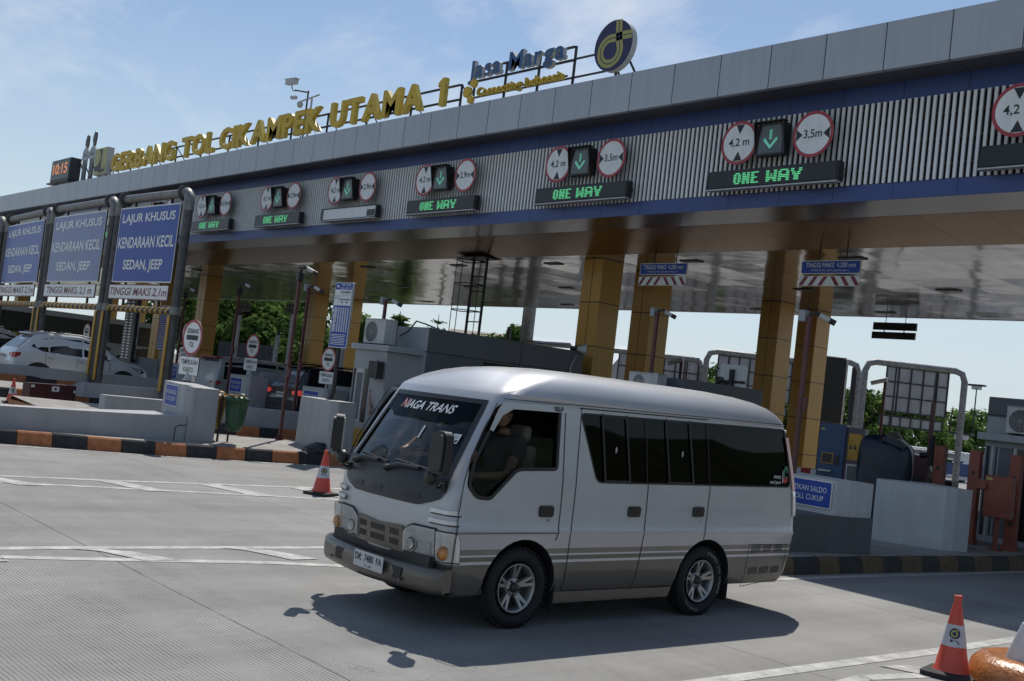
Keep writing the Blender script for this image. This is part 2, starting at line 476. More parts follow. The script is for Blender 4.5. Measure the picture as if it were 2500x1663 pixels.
strip([(-10.6, -12), (-10.3, 3.2), (-10.13, 4.1), (-9.87, 5.6), (-9.66, 6.3), (-8.6, 11.5)], 0.15)
strip([(-5.17, -8), (-5.15, 8.97), (-5.14, 10.4), (-5.16, 11.5), (-5.2, 16)], 0.16)
strip([(-4.2, 3), (-4.78, 8.4), (-4.6, 9.3), (-4.2, 11)], 0.14)
quad([(-4.98, 8.95), (-4.9, 9.3), (-4.6, 9.5), (-4.68, 9.1)])
for y in (4.45, 6.0, 7.6, 9.2, -0.2, 1.3, 2.9):          # chevron bars inside the near gore
    x0 = -10.53; x1 = -10.05+0.03*(y-4)
    quad([(x0, y-0.28), (x0+0.02, y+0.02), (x1, y+0.32), (x1+0.02, y-0.02)])
    quad([(x0+0.02, y-0.02), (x0, y-0.28), (-10.66, y-0.5), (-10.66, y-0.28)])
for y in (4.9, 6.6, 8.2, 9.8, 3.2, 1.5):
    x0 = -15.98; x1 = -15.25+0.14*(y-4.9)
    quad([(x0, y-0.45), (x0+0.02, y-0.1), (x1, y+0.3), (x1, y-0.08)])
strip([(-20.75, 5.2), (-20.56, 6.11), (-20.27, 8.3), (-20.06, 9.4), (-19.9, 10.7), (-19.76, 12.8), (-19.72, 24)], 0.12)
strip([(-8.28, 12.0), (-8.24, 14.1), (-8.08, 18.7), (-7.95, 26)], 0.12)
tag(mk.build('road_marking'), kind='structure')

# ------------------------------------------------------------------ panel material with open joints
def panel_mat(name, color, rough, metal, px=None, py=None, pz=None, lw=0.02, dark=0.12, wave=0.0, vary=0.06, coat=0.0, noise_amt=0.06, streak=0.0, wscale=1.2):
    m, nt, b = new_mat(name)
    N, L = nt.nodes, nt.links
    geo = N.new('ShaderNodeNewGeometry'); sep = N.new('ShaderNodeSeparateXYZ'); L.new(geo.outputs['Position'], sep.inputs[0])
    def math_(op, a, b_=None):
        n = N.new('ShaderNodeMath'); n.operation = op
        for i, q in enumerate((a, b_)):
            if q is None: continue
            if isinstance(q, (int, float)): n.inputs[i].default_value = q
            else: L.new(q, n.inputs[i])
        return n.outputs[0]
    line = None; cells = []
    for ax, p in zip('XYZ', (px, py, pz)):
        if not p: continue
        per, ph = p
        t = math_('DIVIDE', math_('SUBTRACT', sep.outputs[ax], ph), per)
        cells.append(math_('FLOOR', math_('ADD', t, 0.0001)))
        d = math_('ABSOLUTE', math_('SUBTRACT', math_('FRACT', math_('ADD', t, 0.5)), 0.5))
        q = math_('LESS_THAN', d, lw/per/2)
        line = q if line is None else math_('MAXIMUM', line, q)
    cv = N.new('ShaderNodeCombineXYZ')
    for i, c in enumerate(cells): L.new(c, cv.inputs[i])
    wnz = N.new('ShaderNodeTexWhiteNoise'); wnz.noise_dimensions = '3D'; L.new(cv.outputs[0], wnz.inputs['Vector'])
    k = math_('ADD', math_('MULTIPLY', wnz.outputs['Value'], 2*vary), 1-vary)
    nz = N.new('ShaderNodeTexNoise'); nz.inputs['Scale'].default_value = 1.4; nz.inputs['Detail'].default_value = 6; L.new(geo.outputs['Position'], nz.inputs['Vector'])
    k = math_('MULTIPLY', k, math_('ADD', math_('MULTIPLY', nz.outputs['Fac'], 2*noise_amt), 1-noise_amt))
    if streak:
        mp = N.new('ShaderNodeMapping'); mp.inputs['Scale'].default_value = (5, 5, 0.4); L.new(geo.outputs['Position'], mp.inputs['Vector'])
        ns = N.new('ShaderNodeTexNoise'); ns.inputs['Scale'].default_value = 1.5; ns.inputs['Detail'].default_value = 6; L.new(mp.outputs[0], ns.inputs['Vector'])
        mr = N.new('ShaderNodeMapRange'); mr.inputs['From Min'].default_value = 0.45; mr.inputs['From Max'].default_value = 0.75; mr.inputs['To Min'].default_value = 1; mr.inputs['To Max'].default_value = 1-streak
        L.new(ns.outputs['Fac'], mr.inputs['Value']); k = math_('MULTIPLY', k, mr.outputs['Result'])
    k = math_('MULTIPLY', k, math_('SUBTRACT', 1.0, math_('MULTIPLY', line, 1-dark))) if line is not None else k
    vm = N.new('ShaderNodeVectorMath'); vm.operation = 'SCALE'; vm.inputs[0].default_value = color
    L.new(k, vm.inputs['Scale']); L.new(vm.outputs['Vector'], b.inputs['Base Color'])
    b.inputs['Roughness'].default_value = rough; b.inputs['Metallic'].default_value = metal; b.inputs['Coat Weight'].default_value = coat
    b.inputs['Coat Roughness'].default_value = 0.1
    # each sheet sits at its own slight angle and oil-cans a little
    if wave > 0:
        nw = N.new('ShaderNodeTexNoise'); nw.inputs['Scale'].default_value = wscale; nw.inputs['Detail'].default_value = 1.5; L.new(geo.outputs['Position'], nw.inputs['Vector'])
        va = N.new('ShaderNodeVectorMath'); va.operation = 'ADD'; L.new(nw.outputs['Color'], va.inputs[0]); L.new(wnz.outputs['Color'], va.inputs[1])
        vs = N.new('ShaderNodeVectorMath'); vs.operation = 'SUBTRACT'; vs.inputs[1].default_value = (1, 1, 1); L.new(va.outputs[0], vs.inputs[0])
        vc = N.new('ShaderNodeVectorMath'); vc.operation = 'SCALE'; vc.inputs['Scale'].default_value = wave; L.new(vs.outputs[0], vc.inputs[0])
        vd = N.new('ShaderNodeVectorMath'); vd.operation = 'ADD'; L.new(geo.outputs['Normal'], vd.inputs[0]); L.new(vc.outputs[0], vd.inputs[1])
        vn = N.new('ShaderNodeVectorMath'); vn.operation = 'NORMALIZE'; L.new(vd.outputs[0], vn.inputs[0])
        L.new(vn.outputs[0], b.inputs['Normal'])
    return m
JX = (1.204, -17.503)
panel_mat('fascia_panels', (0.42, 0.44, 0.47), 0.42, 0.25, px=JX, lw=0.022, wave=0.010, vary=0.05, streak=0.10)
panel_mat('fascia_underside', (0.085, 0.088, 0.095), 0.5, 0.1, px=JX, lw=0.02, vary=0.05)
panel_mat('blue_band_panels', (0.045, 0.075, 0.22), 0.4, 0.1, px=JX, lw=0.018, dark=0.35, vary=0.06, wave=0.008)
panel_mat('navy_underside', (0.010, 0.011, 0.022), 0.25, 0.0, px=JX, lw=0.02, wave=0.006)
panel_mat('bronze_soffit', (0.270, 0.135, 0.034), 0.30, 0.75, px=(1.29, -11.82), py=(0.95, 18.70), lw=0.022, dark=0.15, wave=0.010, vary=0.05)
panel_mat('silver_ceiling', (0.44, 0.41, 0.375), 0.12, 0.80, px=(1.29, -11.82), py=(1.245, 21.13), lw=0.026, dark=0.10, wave=0.034, vary=0.06, wscale=2.2)
panel_mat('column_panels', (0.52, 0.275, 0.042), 0.36, 0.12, pz=(1.215, 4.72), lw=0.03, dark=0.10, wave=0.008, vary=0.05, coat=0.15, streak=0.08)
mat('slat_white', (0.78, 0.78, 0.78), 0.45, var=0.06)
mat('slat_back', (0.012, 0.013, 0.020), 0.6, var=0.0)
mat('roof_membrane', (0.2, 0.2, 0.2), 0.8, var=0.2)

XL, XR = -92.0, 5.0
gate = thing('toll_gate_canopy', 'long grey and blue toll gate canopy on orange columns over all the lanes', 'toll gate', (0, 0, 0))
b = MB(); b.box(XL, XR, 16.64, 16.76, 8.31, 9.16, 'fascia_panels'); b.build('fascia', gate)
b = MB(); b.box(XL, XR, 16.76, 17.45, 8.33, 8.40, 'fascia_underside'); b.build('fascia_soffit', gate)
b = MB(); b.box(XL, XR, 17.40, 17.5, 7.975, 8.33, 'blue_band_panels'); b.box(XL, XR, 17.34, 17.5, 6.172, 6.472, 'blue_band_panels'); b.build('blue_band', gate)
b = MB(); b.box(XL, XR, 17.42, 17.5, 6.47, 7.98, 'slat_back'); b.build('screen_wall', gate)
b = MB()
x = XL
while x < XR:
    b.box(x, x+0.055, 17.325, 17.36, 6.478, 7.968, 'slat_white'); x += 0.1195
for z in (6.75, 7.2, 7.65): b.box(XL, XR, 17.36, 17.42, z-0.02, z+0.02, 'dark_steel')
b.build('slat_screen', gate)
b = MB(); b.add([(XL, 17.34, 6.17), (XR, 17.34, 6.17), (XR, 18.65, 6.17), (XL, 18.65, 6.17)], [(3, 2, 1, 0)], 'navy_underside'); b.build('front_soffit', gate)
b = MB(); b.add([(XL, 18.65, 6.171), (XR, 18.65, 6.171), (XR, 20.66, 5.94), (XL, 20.66, 5.94)], [(3, 2, 1, 0)], 'bronze_soffit'); b.build('sloping_soffit', gate)
b = MB(); b.add([(XL, 20.66, 5.94), (XR, 20.66, 5.94), (XR, 32.85, 5.94), (XL, 32.85, 5.94)], [(3, 2, 1, 0)], 'silver_ceiling')
for i in range(16):
    for yy in (21.82, 26.72, 31.7):
        xx = -8.7-4.95*i+0.3*math.sin(i*3+yy)
        b.box(xx-0.30, xx+0.30, yy-0.14, yy+0.14, 5.915, 5.944, 'dark_steel')
b.build('ceiling', gate)
b = MB(); b.box(XL, XR, 32.85, 33.0, 5.93, 9.1, 'fascia_panels'); b.build('rear_fascia', gate)
b = MB(); b.box(XL, XR, 16.76, 32.85, 8.95, 9.05, 'roof_membrane')
b.box(XL-0.1, XL, 16.64, 33, 5.94, 9.15, 'fascia_panels'); b.build('roof', gate)
for cx in (-21.32, -50.22, -79.1):
    for cy in (21.5, 23.62, 29.75, 31.87):
        b = MB(); z0 = ground_z(cx)
        b.box(cx-0.375, cx+0.375, cy-0.40, cy+0.40, z0, 5.939, 'column_panels')
        b.box(cx-0.008, cx+0.008, cy-0.404, cy-0.399, z0, 5.937, 'sign_black')
        b.build('column', gate)

# ------------------------------------------------------------------ rooftop signs
mat('letter_gold_face', (0.68, 0.44, 0.025), 0.5, var=0.10, scale=4, streak=0.12)
mat('letter_gold_side', (0.62, 0.45, 0.06), 0.5, var=0.12, scale=4, streak=0.15)
mat('letter_blue_face', (0.035, 0.105, 0.245), 0.45, var=0.06)
mat('letter_white_side', (0.45, 0.45, 0.44), 0.5, var=0.08)
YS = 17.35
def letters(root, word, x0, x1, z0, z1, face, side, bold=0.035, depth=0.14, shear=0.0, gap=0.08, whole=False, y=YS):
    """separate extruded letters from x0 to x1, caps from z0 to z1"""
    chars = [c for c in word if c != ' ']
    full = text_mesh(word.replace(' ', 'n'), depth/2, bold, shear, 3)
    cur = bpy.data.curves.new('measure', 'FONT'); cur.body = word; cur.size = 1
    ext = {}
    for c in set(chars): ext[c] = text_mesh(c, depth/2, bold, shear, 3)
    ref = text_mesh('H', depth/2, bold, shear, 3); bz0, bz1 = ref[4], ref[5]
    bpy.data.curves.remove(cur)
    wsum = sum((ext[c][3]-ext[c][2]) if c != ' ' else 0.28 for c in word)+gap*(len(word)-1)
    sx = (x1-x0)/wsum
    sz = (z1-z0)/(bz1-bz0)
    x = x0
    for c in word:
        if c == '1':
            m = MB(); m.prism([(0.10, 0.0), (0.30, 0.0), (0.30, 0.78), (0.17, 0.78), (0.0, 0.66), (0.0, 0.54), (0.10, 0.60)], (x, y-depth/2, z0), X_, Z_, S_, depth, face, side); m.build('letter', root); continue
        if c == ' ': x += (0.28+gap)*sx; continue
        vs, fs, a0, a1, b0, b1 = ext[c]
        m = MB()
        out = [Vector((x+(p.x-a0)*sx, y-p.z, z0+(p.y-bz0)*sz)) for p in vs]
        ff = [f for f in fs if all(vs[i].z > depth/2-1e-4 for i in f)]
        sf = [f for f in fs if not all(vs[i].z > depth/2-1e-4 for i in f)]
        m.add(out, ff, face); m.add(out, sf, side)
        m.build('letter', root)
        x += (a1-a0+gap)*sx
def rail_frame(root, x0, x1, zs, step=2.4, y=YS+0.16, brace=True):
    f = MB()
    for z in zs: f.box(x0, x1, y, y+0.05, z-0.025, z+0.025, 'dark_steel')
    n = max(1, round((x1-x0)/step))
    for i in range(n+1):
        x = x0+(x1-x0)*i/n
        f.box(x-0.025, x+0.025, y+0.05, y+0.10, 9.05, max(zs)+0.03, 'dark_steel')
        if brace: f.tube([(x, y+0.1, max(zs)), (x, y+1.0, 9.06)], 0.02, 'dark_steel', 5)
    f.build('frame', root)
t = thing('rooftop_sign', 'gold block letters naming the toll gate along the canopy roof edge', 'sign', (0, 0, 0))
for wd, a, c in (('GERBANG', -48.15, -41.6), ('TOL', -40.9, -38.1), ('CIKAMPEK', -37.6, -30.45), ('UTAMA', -29.9, -25.0), ('1', -24.28, -23.96)):
    letters(t, wd, a, c, 9.56, 10.36, 'letter_gold_face', 'letter_gold_side')
rail_frame(t, -48.9, -23.6, (9.73, 10.14))
t = thing('company_sign', 'blue company name in white sided letters above the gold slogan on the roof', 'sign', (0, 0, 0))
letters(t, 'Jasa Marga', -22.95, -19.25, 10.12, 10.60, 'letter_blue_face', 'letter_white_side', bold=0.022, depth=0.12, gap=0.06, y=YS-0.03)
rail_frame(t, -23.05, -19.2, (10.14, 10.47), 1.3, brace=False)
t = thing('slogan_sign', 'small gold slogan with three round dots under the blue company name', 'sign', (0, 0, 0))
letters(t, 'Connecting Indonesia', -22.5, -19.2, 9.60, 9.83, 'letter_gold_face', 'letter_gold_side', bold=0.02, depth=0.09, gap=0.07, y=YS-0.06)
for cx, cz, r in ((-22.88, 9.76, 0.15), (-22.64, 9.97, 0.115), (-22.71, 9.54, 0.11)):
    m = MB(); m.disc((cx, YS-0.14, cz), r, X_, Z_, S_, 0.09, 'letter_gold_face', 28, 'letter_gold_side'); m.build('dot', t)
m = MB(); m.box(-22.6, -19.2, YS+0.02, YS+0.06, 9.69, 9.73, 'dark_steel'); m.box(-23.2, -17.9, YS+0.17, YS+0.21, 9.68, 9.72, 'dark_steel'); m.build('frame', t)

def ribbon(mb, pts, w, O, m, lift):
    """flat band of width w along pts in the XZ plane at O"""
    P = [Vector((a, 0, c)) for a, c in pts]; L_, R_ = [], []
    for i, p in enumerate(P):
        d = (P[min(i+1, len(P)-1)]-P[max(i-1, 0)]).normalized(); n = Vector((-d.z, 0, d.x))*w/2
        L_.append(O+p+n+S_*lift); R_.append(O+p-n+S_*lift)
    k = len(P)
    mb.add(L_+R_, [(i, i+1, k+i+1, k+i) for i in range(k-1)], m)
def round_logo(mb, O, r, face, gold, rim=None, fn=None):
    path = []
    for i in range(9):
        t_ = i/8; path.append((0.95-0.80*t_, 0.30+0.02*math.sin(t_*3)))
    for i in range(1, 37):
        a = R(70+i*8.2); path.append((-0.13+0.52*math.cos(a)*1.0, -0.20+0.50*math.sin(a)))
    for i in range(1, 11):
        t_ = i/10; path.append((0.385+(0.20-0.385)*t_**0.8-0.02*math.sin(t_*3), -0.15+(1.12)*t_))
    path = [(a*r, c*r) for a, c in path if math.hypot(a, c) < 1.0]
    ribbon(mb, path, 0.32*r, O, gold, 0.004)
    ribbon(mb, path, 0.035*r, O, face, 0.007)
t = thing('round_emblem', 'large round navy emblem with a looping gold road mark on the canopy roof', 'sign', (-17.65, YS, 10.17))
m = MB(); m.disc((0, -0.06, 0), 0.60, X_, Z_, S_, 0.16, 'logo_navy', 64, 'letter_white_side')
round_logo(m, Vector((0, -0.06, 0)), 0.60, 'logo_navy', 'logo_gold'); m.build('disc', t)
m = MB(); m.cyl((0, 0.13, -0.2), (0, 0.13, -1.1), 0.035, 'dark_steel', n=8); m.tube([(0.15, 0.13, 0.0), (0.9, 0.13, -1.1)], 0.028, 'dark_steel', 6); m.tube([(-0.2, 0.13, -0.1), (-0.3, 1.0, -1.1)], 0.025, 'dark_steel', 6)
m.box(-1.5, 0, 0.15, 0.19, -0.04, 0.0, 'dark_steel'); m.build('bracket', t)

t = thing('square_emblem', 'tall yellow and black emblem board left of the gold letters on the roof', 'sign', (-49.45, YS, 10.16))
m = MB(); m.rect(1.45, 1.20, (0, -0.08, 0), X_, Z_, S_, 0.30, 'logo_gold', 'letter_white_side')
blk = [(-0.30, 0.54), (0.14, 0.54), (0.10, 0.2), (0.12, -0.18), (0.18, -0.36), (0.34, -0.42), (0.48, -0.36), (0.56, -0.22), (0.60, -0.50), (0.2, -0.54), (-0.1, -0.52), (-0.24, -0.44), (-0.62, -0.44), (-0.72, -0.22), (-0.4, -0.20), (-0.15, -0.05), (-0.02, 0.12), (-0.04, 0.30), (-0.14, 0.42)]
m.prism(blk, (0, -0.084, 0), X_, Z_, S_, 0, 'sign_black'); m.build('board', t)
m = MB(); m.box(-0.4, -0.34, 0.1, 0.15, -1.1, 0, 'dark_steel'); m.box(0.34, 0.4, 0.1, 0.15, -1.1, 0, 'dark_steel'); m.tube([(0.7, 0.2, 0.1), (1.2, 0.2, -1.1)], 0.03, 'dark_steel', 6); m.build('bracket', t)

mat('led_orange', (0.9, 0.3, 0.1), 0.5, var=0, emit=(1.0, 0.33, 0.12), estr=0.55)
mat('led_green', (0.2, 0.9, 0.4), 0.5, var=0, emit=(0.16, 0.95, 0.36), estr=0.34)
mat('arrow_green', (0.2, 0.6, 0.45), 0.5, var=0, emit=(0.16, 0.62, 0.44), estr=0.26)
mat('screen_black', (0.014, 0.015, 0.016), 0.35, var=0.15)
mat('signal_lens', (0.105, 0.125, 0.125), 0.2, var=0.1, scale=3)
t = thing('clock_display', 'square digital clock at the left end of the roof showing 10:15 in orange', 'clock', (-54.8, YS, 10.16))
m = MB(); m.box(-1.35, 1.35, -0.05, 0.45, -0.52, 0.55, 'black_plastic'); m.box(-1.28, 1.28, -0.075, -0.05, -0.46, 0.49, 'screen_black')
m.text('10:15', 2.0, 0.52, (0, -0.077, 0.08), X_, Z_, S_, 'led_orange', bold=0.01); m.build('display', t, bevel=0.01)
m = MB(); m.box(-1.55, 1.4, -0.15, 0.5, -0.62, -0.56, 'dark_steel'); m.box(-1.0, -0.9, 0.1, 0.2, -1.1, -0.55, 'dark_steel'); m.box(0.9, 1.0, 0.1, 0.2, -1.1, -0.55, 'dark_steel')
m.tube([(1.3, 0.4, 0.45), (2.9, 0.4, -1.1)], 0.04, 'dark_steel', 6); m.build('bracket', t)

mat('figure_white', (0.45, 0.46, 0.47), 0.5, var=0.15, scale=4)
mat('figure_dark', (0.06, 0.06, 0.07), 0.5, var=0.1)
mat('figure_brown', (0.10, 0.075, 0.06), 0.5, var=0.1)
def greeting_figure(x, label, hat, lean):
    t = thing('greeting_figure', label, 'figure', (x, YS, 9.05), 0, 'painted greeting figures on the roof')
    m = MB()
    leg = [(-0.2, 0), (-0.05, 0), (0.0, 0.9), (0.05, 0), (0.2, 0), (0.22, 1.2), (-0.22, 1.2)]
    m.prism(leg, (0, 0, 0), X_, Z_, S_, 0.07, 'figure_dark')
    torso = [(-0.24, 1.2), (0.24, 1.2), (0.24, 1.45), (0.36, 1.42), (0.34, 1.75), (0.22, 1.92), (0.08, 1.97), (-0.08, 1.97), (-0.22, 1.92), (-0.36, 1.75), (-0.40, 1.40), (-0.24, 1.45)]
    m.prism(torso, (0, 0, 0), X_, Z_, S_, 0.07, 'figure_white')
    m.prism([(-0.23, 1.22), (0.23, 1.22), (0.23, 1.36), (-0.23, 1.36)], (0, -0.004, 0), X_, Z_, S_, 0, 'figure_dark')
    for sx in (-1, 1):
        m.prism([(sx*0.30, 1.46), (sx*0.24, 1.5), (sx*0.03, 1.68), (sx*0.03, 1.56)], (0, -0.006, 0), X_, Z_, S_, 0, 'figure_dark')
        m.prism([(sx*0.19, 1.5), (sx*0.23, 1.5), (sx*0.2, 1.9), (sx*0.17, 1.9)], (0, -0.007, 0), X_, Z_, S_, 0, 'figure_dark')
    m.build('body', t)
    m = MB(); m.disc((0.04, 0, 2.16), 0.15, X_, Z_, S_, 0.07, 'figure_brown', 24, ry=0.22); m.build('head', t)
    m = MB()
    m.prism([(-0.17, 2.18), (0.2, 2.24), (0.22, 2.42), (0.14, 2.60), (0.05, 2.66), (-0.05, 2.58), (-0.16, 2.4)] if hat else [(-0.17, 2.05), (-0.12, 2.2), (0.06, 2.28), (0.16, 2.2), (0.2, 2.36), (0.12, 2.52), (0.02, 2.56), (-0.1, 2.48), (-0.18, 2.3)], (0.02, -0.01, 0), X_, Z_, S_, 0.075, 'figure_dark')
    m.build('headdress', t)
    m = MB(); m.prism([(-0.35, 0), (0.35, 0), (0.2, 0.1), (-0.2, 0.1)], (0, 0.08, 0), X_, Z_, S_, 0.2, 'dark_steel'); m.tube([(0.1, 0.1, 1.0), (0.75, 0.4, 0.0)], 0.03, 'dark_steel', 6); m.build('stand', t)
greeting_figure(-51.75, 'painted greeting figure with rounded headdress nearer the roof clock', False, 0)
greeting_figure(-50.85, 'painted greeting figure with tall headdress beside the yellow emblem board', True, 0)

t = thing('camera_mast', 'thin roof mast with crossarm and surveillance cameras behind the gold letters', 'camera mast', (-32.3, 17.75, 9.05))
m = MB(); m.cyl((0, 0, 0), (0, 0, 2.15), 0.03, 'dark_steel', n=8); m.cyl((0.12, 0.1, 0), (0.12, 0.1, 1.9), 0.035, 'light_metal', n=8)
m.tube([(-0.55, 0, 1.84), (0.75, 0, 1.92)], 0.028, 'light_metal', 8); m.tube([(-0.75, -0.1, 2.25), (0, 0, 2.1)], 0.025, 'dark_steel', 6)
m.tube([(0.1, 0, 1.5), (0.8, 0.3, 0.1)], 0.008, 'dark_steel', 4); m.build('mast', t)
m = MB(); m.box(-1.5, -0.85, -0.2, -0.04, 2.4, 2.58, 'camera_white', Matrix.Rotation(R(4), 4, 'Y')); m.box(-1.56, -0.8, -0.21, -0.03, 2.57, 2.6, 'light_metal', Matrix.Rotation(R(4), 4, 'Y')); m.tube([(-0.98, -0.12, 2.45), (-0.9, -0.1, 2.26), (-0.7, -0.1, 2.22)], 0.025, 'light_metal', 6); m.build('camera', t, bevel=0.01)
m = MB(); m.cyl((-0.9, -0.1, 2.02), (-0.62, -0.1, 1.98), 0.07, 'camera_white', n=12); m.build('camera', t)
m = MB(); m.lathe([(0.0, -0.12), (0.07, -0.1), (0.11, 0.0), (0.10, 0.07), (0.0, 0.09)], 'camera_white', (-0.42, -0.02, 1.74)); m.build('dome_camera', t)

# ------------------------------------------------------------------ lane signs on the slatted front
YB = 17.05
def round_plate(mb, r, O=Vector((0, 0, 0))):
    mb.disc(O, r, X_, Z_, S_, 0.022, 'sign_red', 56, 'galvanised_dark')
    mb.disc(O+S_*0.003, r*0.86, X_, Z_, S_, 0, 'sign_white', 56)
def height_sign(x, label, txt='4,2 m'):
    t = thing('height_limit_sign', label, 'road sign', (x, YB, 7.44), 0, 'height limit signs over the lanes')
    m = MB(); round_plate(m, 0.44)
    m.prism([(-0.105, 0.365), (0.105, 0.365), (0, 0.17)], S_*0.006, X_, Z_, S_, 0, 'sign_black')
    m.prism([(-0.105, -0.365), (0.105, -0.365), (0, -0.17)], S_*0.006, X_, Z_, S_, 0, 'sign_black')
    m.text(txt, 0.50, 0.185, S_*0.004, X_, Z_, S_, 'sign_black', bold=0.012); m.build('plate', t)
    m = MB(); m.box(-0.06, 0.06, 0.022, 0.21, -0.04, 0.04, 'dark_steel'); m.build('bracket', t)
def width_sign(x, label, txt):
    t = thing('width_limit_sign', label, 'road sign', (x, YB, 7.44), 0, 'width limit signs over the lanes')
    m = MB(); round_plate(m, 0.44)
    m.prism([(-0.365, 0.115), (-0.365, -0.115), (-0.225, 0)], S_*0.006, X_, Z_, S_, 0, 'sign_black')
    m.prism([(0.365, 0.115), (0.365, -0.115), (0.225, 0)], S_*0.006, X_, Z_, S_, 0, 'sign_black')
    m.text(txt, 0.40, 0.19, S_*0.004, X_, Z_, S_, 'sign_black', bold=0.012); m.build('plate', t)
    m = MB(); m.box(-0.06, 0.06, 0.022, 0.21, -0.04, 0.04, 'dark_steel'); m.build('bracket', t)
def lane_signal(x, label, lit=True):
    t = thing('lane_signal', label, 'traffic light', (x, YB, 7.43), 0, 'lane signals over the lanes')
    m = MB(); m.box(-0.33, 0.33, -0.02, 0.16, -0.31, 0.31, 'black_plastic'); m.build('housing', t, bevel=0.008)
    m = MB()
    for sx in (-1, 1):
        m.prism([(-0.02, -0.30), (-0.02, 0.33), (-0.15, 0.31)], (sx*0.345, 0, 0), Y_, Z_, X_*sx, 0.015, 'black_plastic')
    m.prism([(-0.36, -0.16), (0.36, -0.16), (0.36, 0.0), (-0.36, 0.0)], (0, 0, 0.335), X_, Y_, Z_, 0.015, 'black_plastic'); m.build('visor', t)
    m = MB(); m.prism([(-0.27, -0.27), (0.27, -0.27), (0.27, 0.02), (0.20, 0.28), (-0.20, 0.28), (-0.27, 0.02)], S_*0.024, X_, Z_, S_, 0.004, 'signal_lens')
    am = 'arrow_green' if lit else 'signal_lens'
    if lit:
        for i in range(7): m.box(-0.03, 0.03, -0.034, -0.026, 0.0+i*0.028, 0.018+i*0.028, am)
        for sx in (-1, 1):
            m.prism([(0, -0.19), (0, -0.12), (sx*0.135, 0.035), (sx*0.165, -0.01)], S_*0.033, X_, Z_, S_, 0.006, am)
    m.build('lens', t)
LEDF = {'O': '01110 11011 11011 11011 11011 11011 01110', 'N': '11011 11011 11111 11111 11111 11011 11011', 'E': '11111 11000 11000 11110 11000 11000 11111',
        'W': '1100011 1100011 1101011 1101011 1111111 1110111 1100011', 'A': '0111110 1100011 1100011 1111111 1111111 1100011 1100011', 'Y': '1100011 1100011 0110110 0111110 0011100 0011100 0011100', ' ': '000 000 000 000 000 000 000'}
def message_board(xc, label, mode='text'):
    t = thing('message_board', label, 'display board', (xc, YB, 6.71), 0, 'message boards over the lanes')
    m = MB(); m.box(-1.50, 1.50, 0.0, 0.16, -0.185, 0.185, 'black_plastic'); m.box(-1.46, 1.46, -0.012, 0, -0.155, 0.155, 'screen_black' if mode != 'blank' else 'sign_white')
    m.box(-1.5, 1.5, -0.05, 0.10, -0.215, -0.19, 'light_metal')
    if mode == 'blank': m.box(1.05, 1.45, -0.02, -0.012, -0.14, 0.05, 'screen_black'); m.box(-1.46, 1.46, -0.03, 0.0, 0.155, 0.185, 'black_plastic'); m.box(-1.46, -1.38, -0.03, 0.0, -0.155, 0.155, 'black_plastic')
    m.build('cabinet', t)
    if mode == 'text':
        m = MB(); word = 'ONE WAY'; cols = []
        for ch in word:
            rows = LEDF[ch].split(' ')
            for c in range(len(rows[0])): cols.append([rows[r_][c] == '1' for r_ in range(7)])
            cols.append([False]*7)
        px_, pz_ = 1.62/len(cols), 0.232/7
        for ci, c in enumerate(cols):
            for r_ in range(7):
                if c[r_]:
                    a = -0.86+ci*px_; z = 0.116-(r_+0.5)*pz_
                    m.box(a, a+px_*1.0, -0.018, -0.012, z-pz_*0.30, z+pz_*0.30, 'led_green')
        m.build('lettering', t)
    m = MB(); m.box(-1.2, -1.1, 0.16, 0.24, -0.1, 0.1, 'dark_steel'); m.box(1.1, 1.2, 0.16, 0.24, -0.1, 0.1, 'dark_steel')
    m.tube([(1.5, 0.1, 0.1), (1.58, 0.1, 0.0), (1.53, 0.1, -0.15), (1.3, 0.12, -0.3), (0.9, 0.14, -0.34), (0.6, 0.15, -0.2)], 0.008, 'sign_black', 5)
    m.build('bracket', t)
LANES = [  # height sign x, width sign x, signal x, board centre, width text, board mode, place in words
    (-13.55, -11.85, -12.78, -12.72, '3,5m', 'text', 'right of the roof emblem'),
    (-18.78, -17.06, -18.02, -17.96, '3,5m', 'text', 'below the slogan sign'),
    (-24.04, -22.29, -23.31, -23.25, '2,9m', 'text', 'below the roof number'),
    (-28.60, -26.85, -27.89, -27.75, '2,9m', 'blank', 'with the blank board lane'),
    (-32.87, -31.12, -32.10, -32.06, '2,9m', 'text', 'second right of the blue panels'),
    (-37.79, -35.91, -36.95, -36.93, '2,9m', 'text', 'just right of the blue panels'),
    (-42.45, -40.7, -41.6, -41.6, '2,9m', 'text', 'above the nearest blue panel'),
    (-47.1, -45.4, -46.2, -46.3, '2,9m', 'text', 'behind the second blue panel'),
    (-8.03, -6.3, -7.2, -7.1, '3,5m', 'off', 'cut by the right edge')]
for hx, wx, sx, bx, wt, mode, where in LANES:
    height_sign(hx, 'round 4,2 m height limit sign, '+where)
    width_sign(wx, 'round '+wt+' width limit sign, '+where, wt)
    lane_signal(sx, 'black lane signal with green down arrow, '+where)
    message_board(bx, {'text': 'long black board with green ONE WAY text, ', 'blank': 'long board with blank pale panel, ', 'off': 'long dark unlit message board, '}[mode]+where, mode)
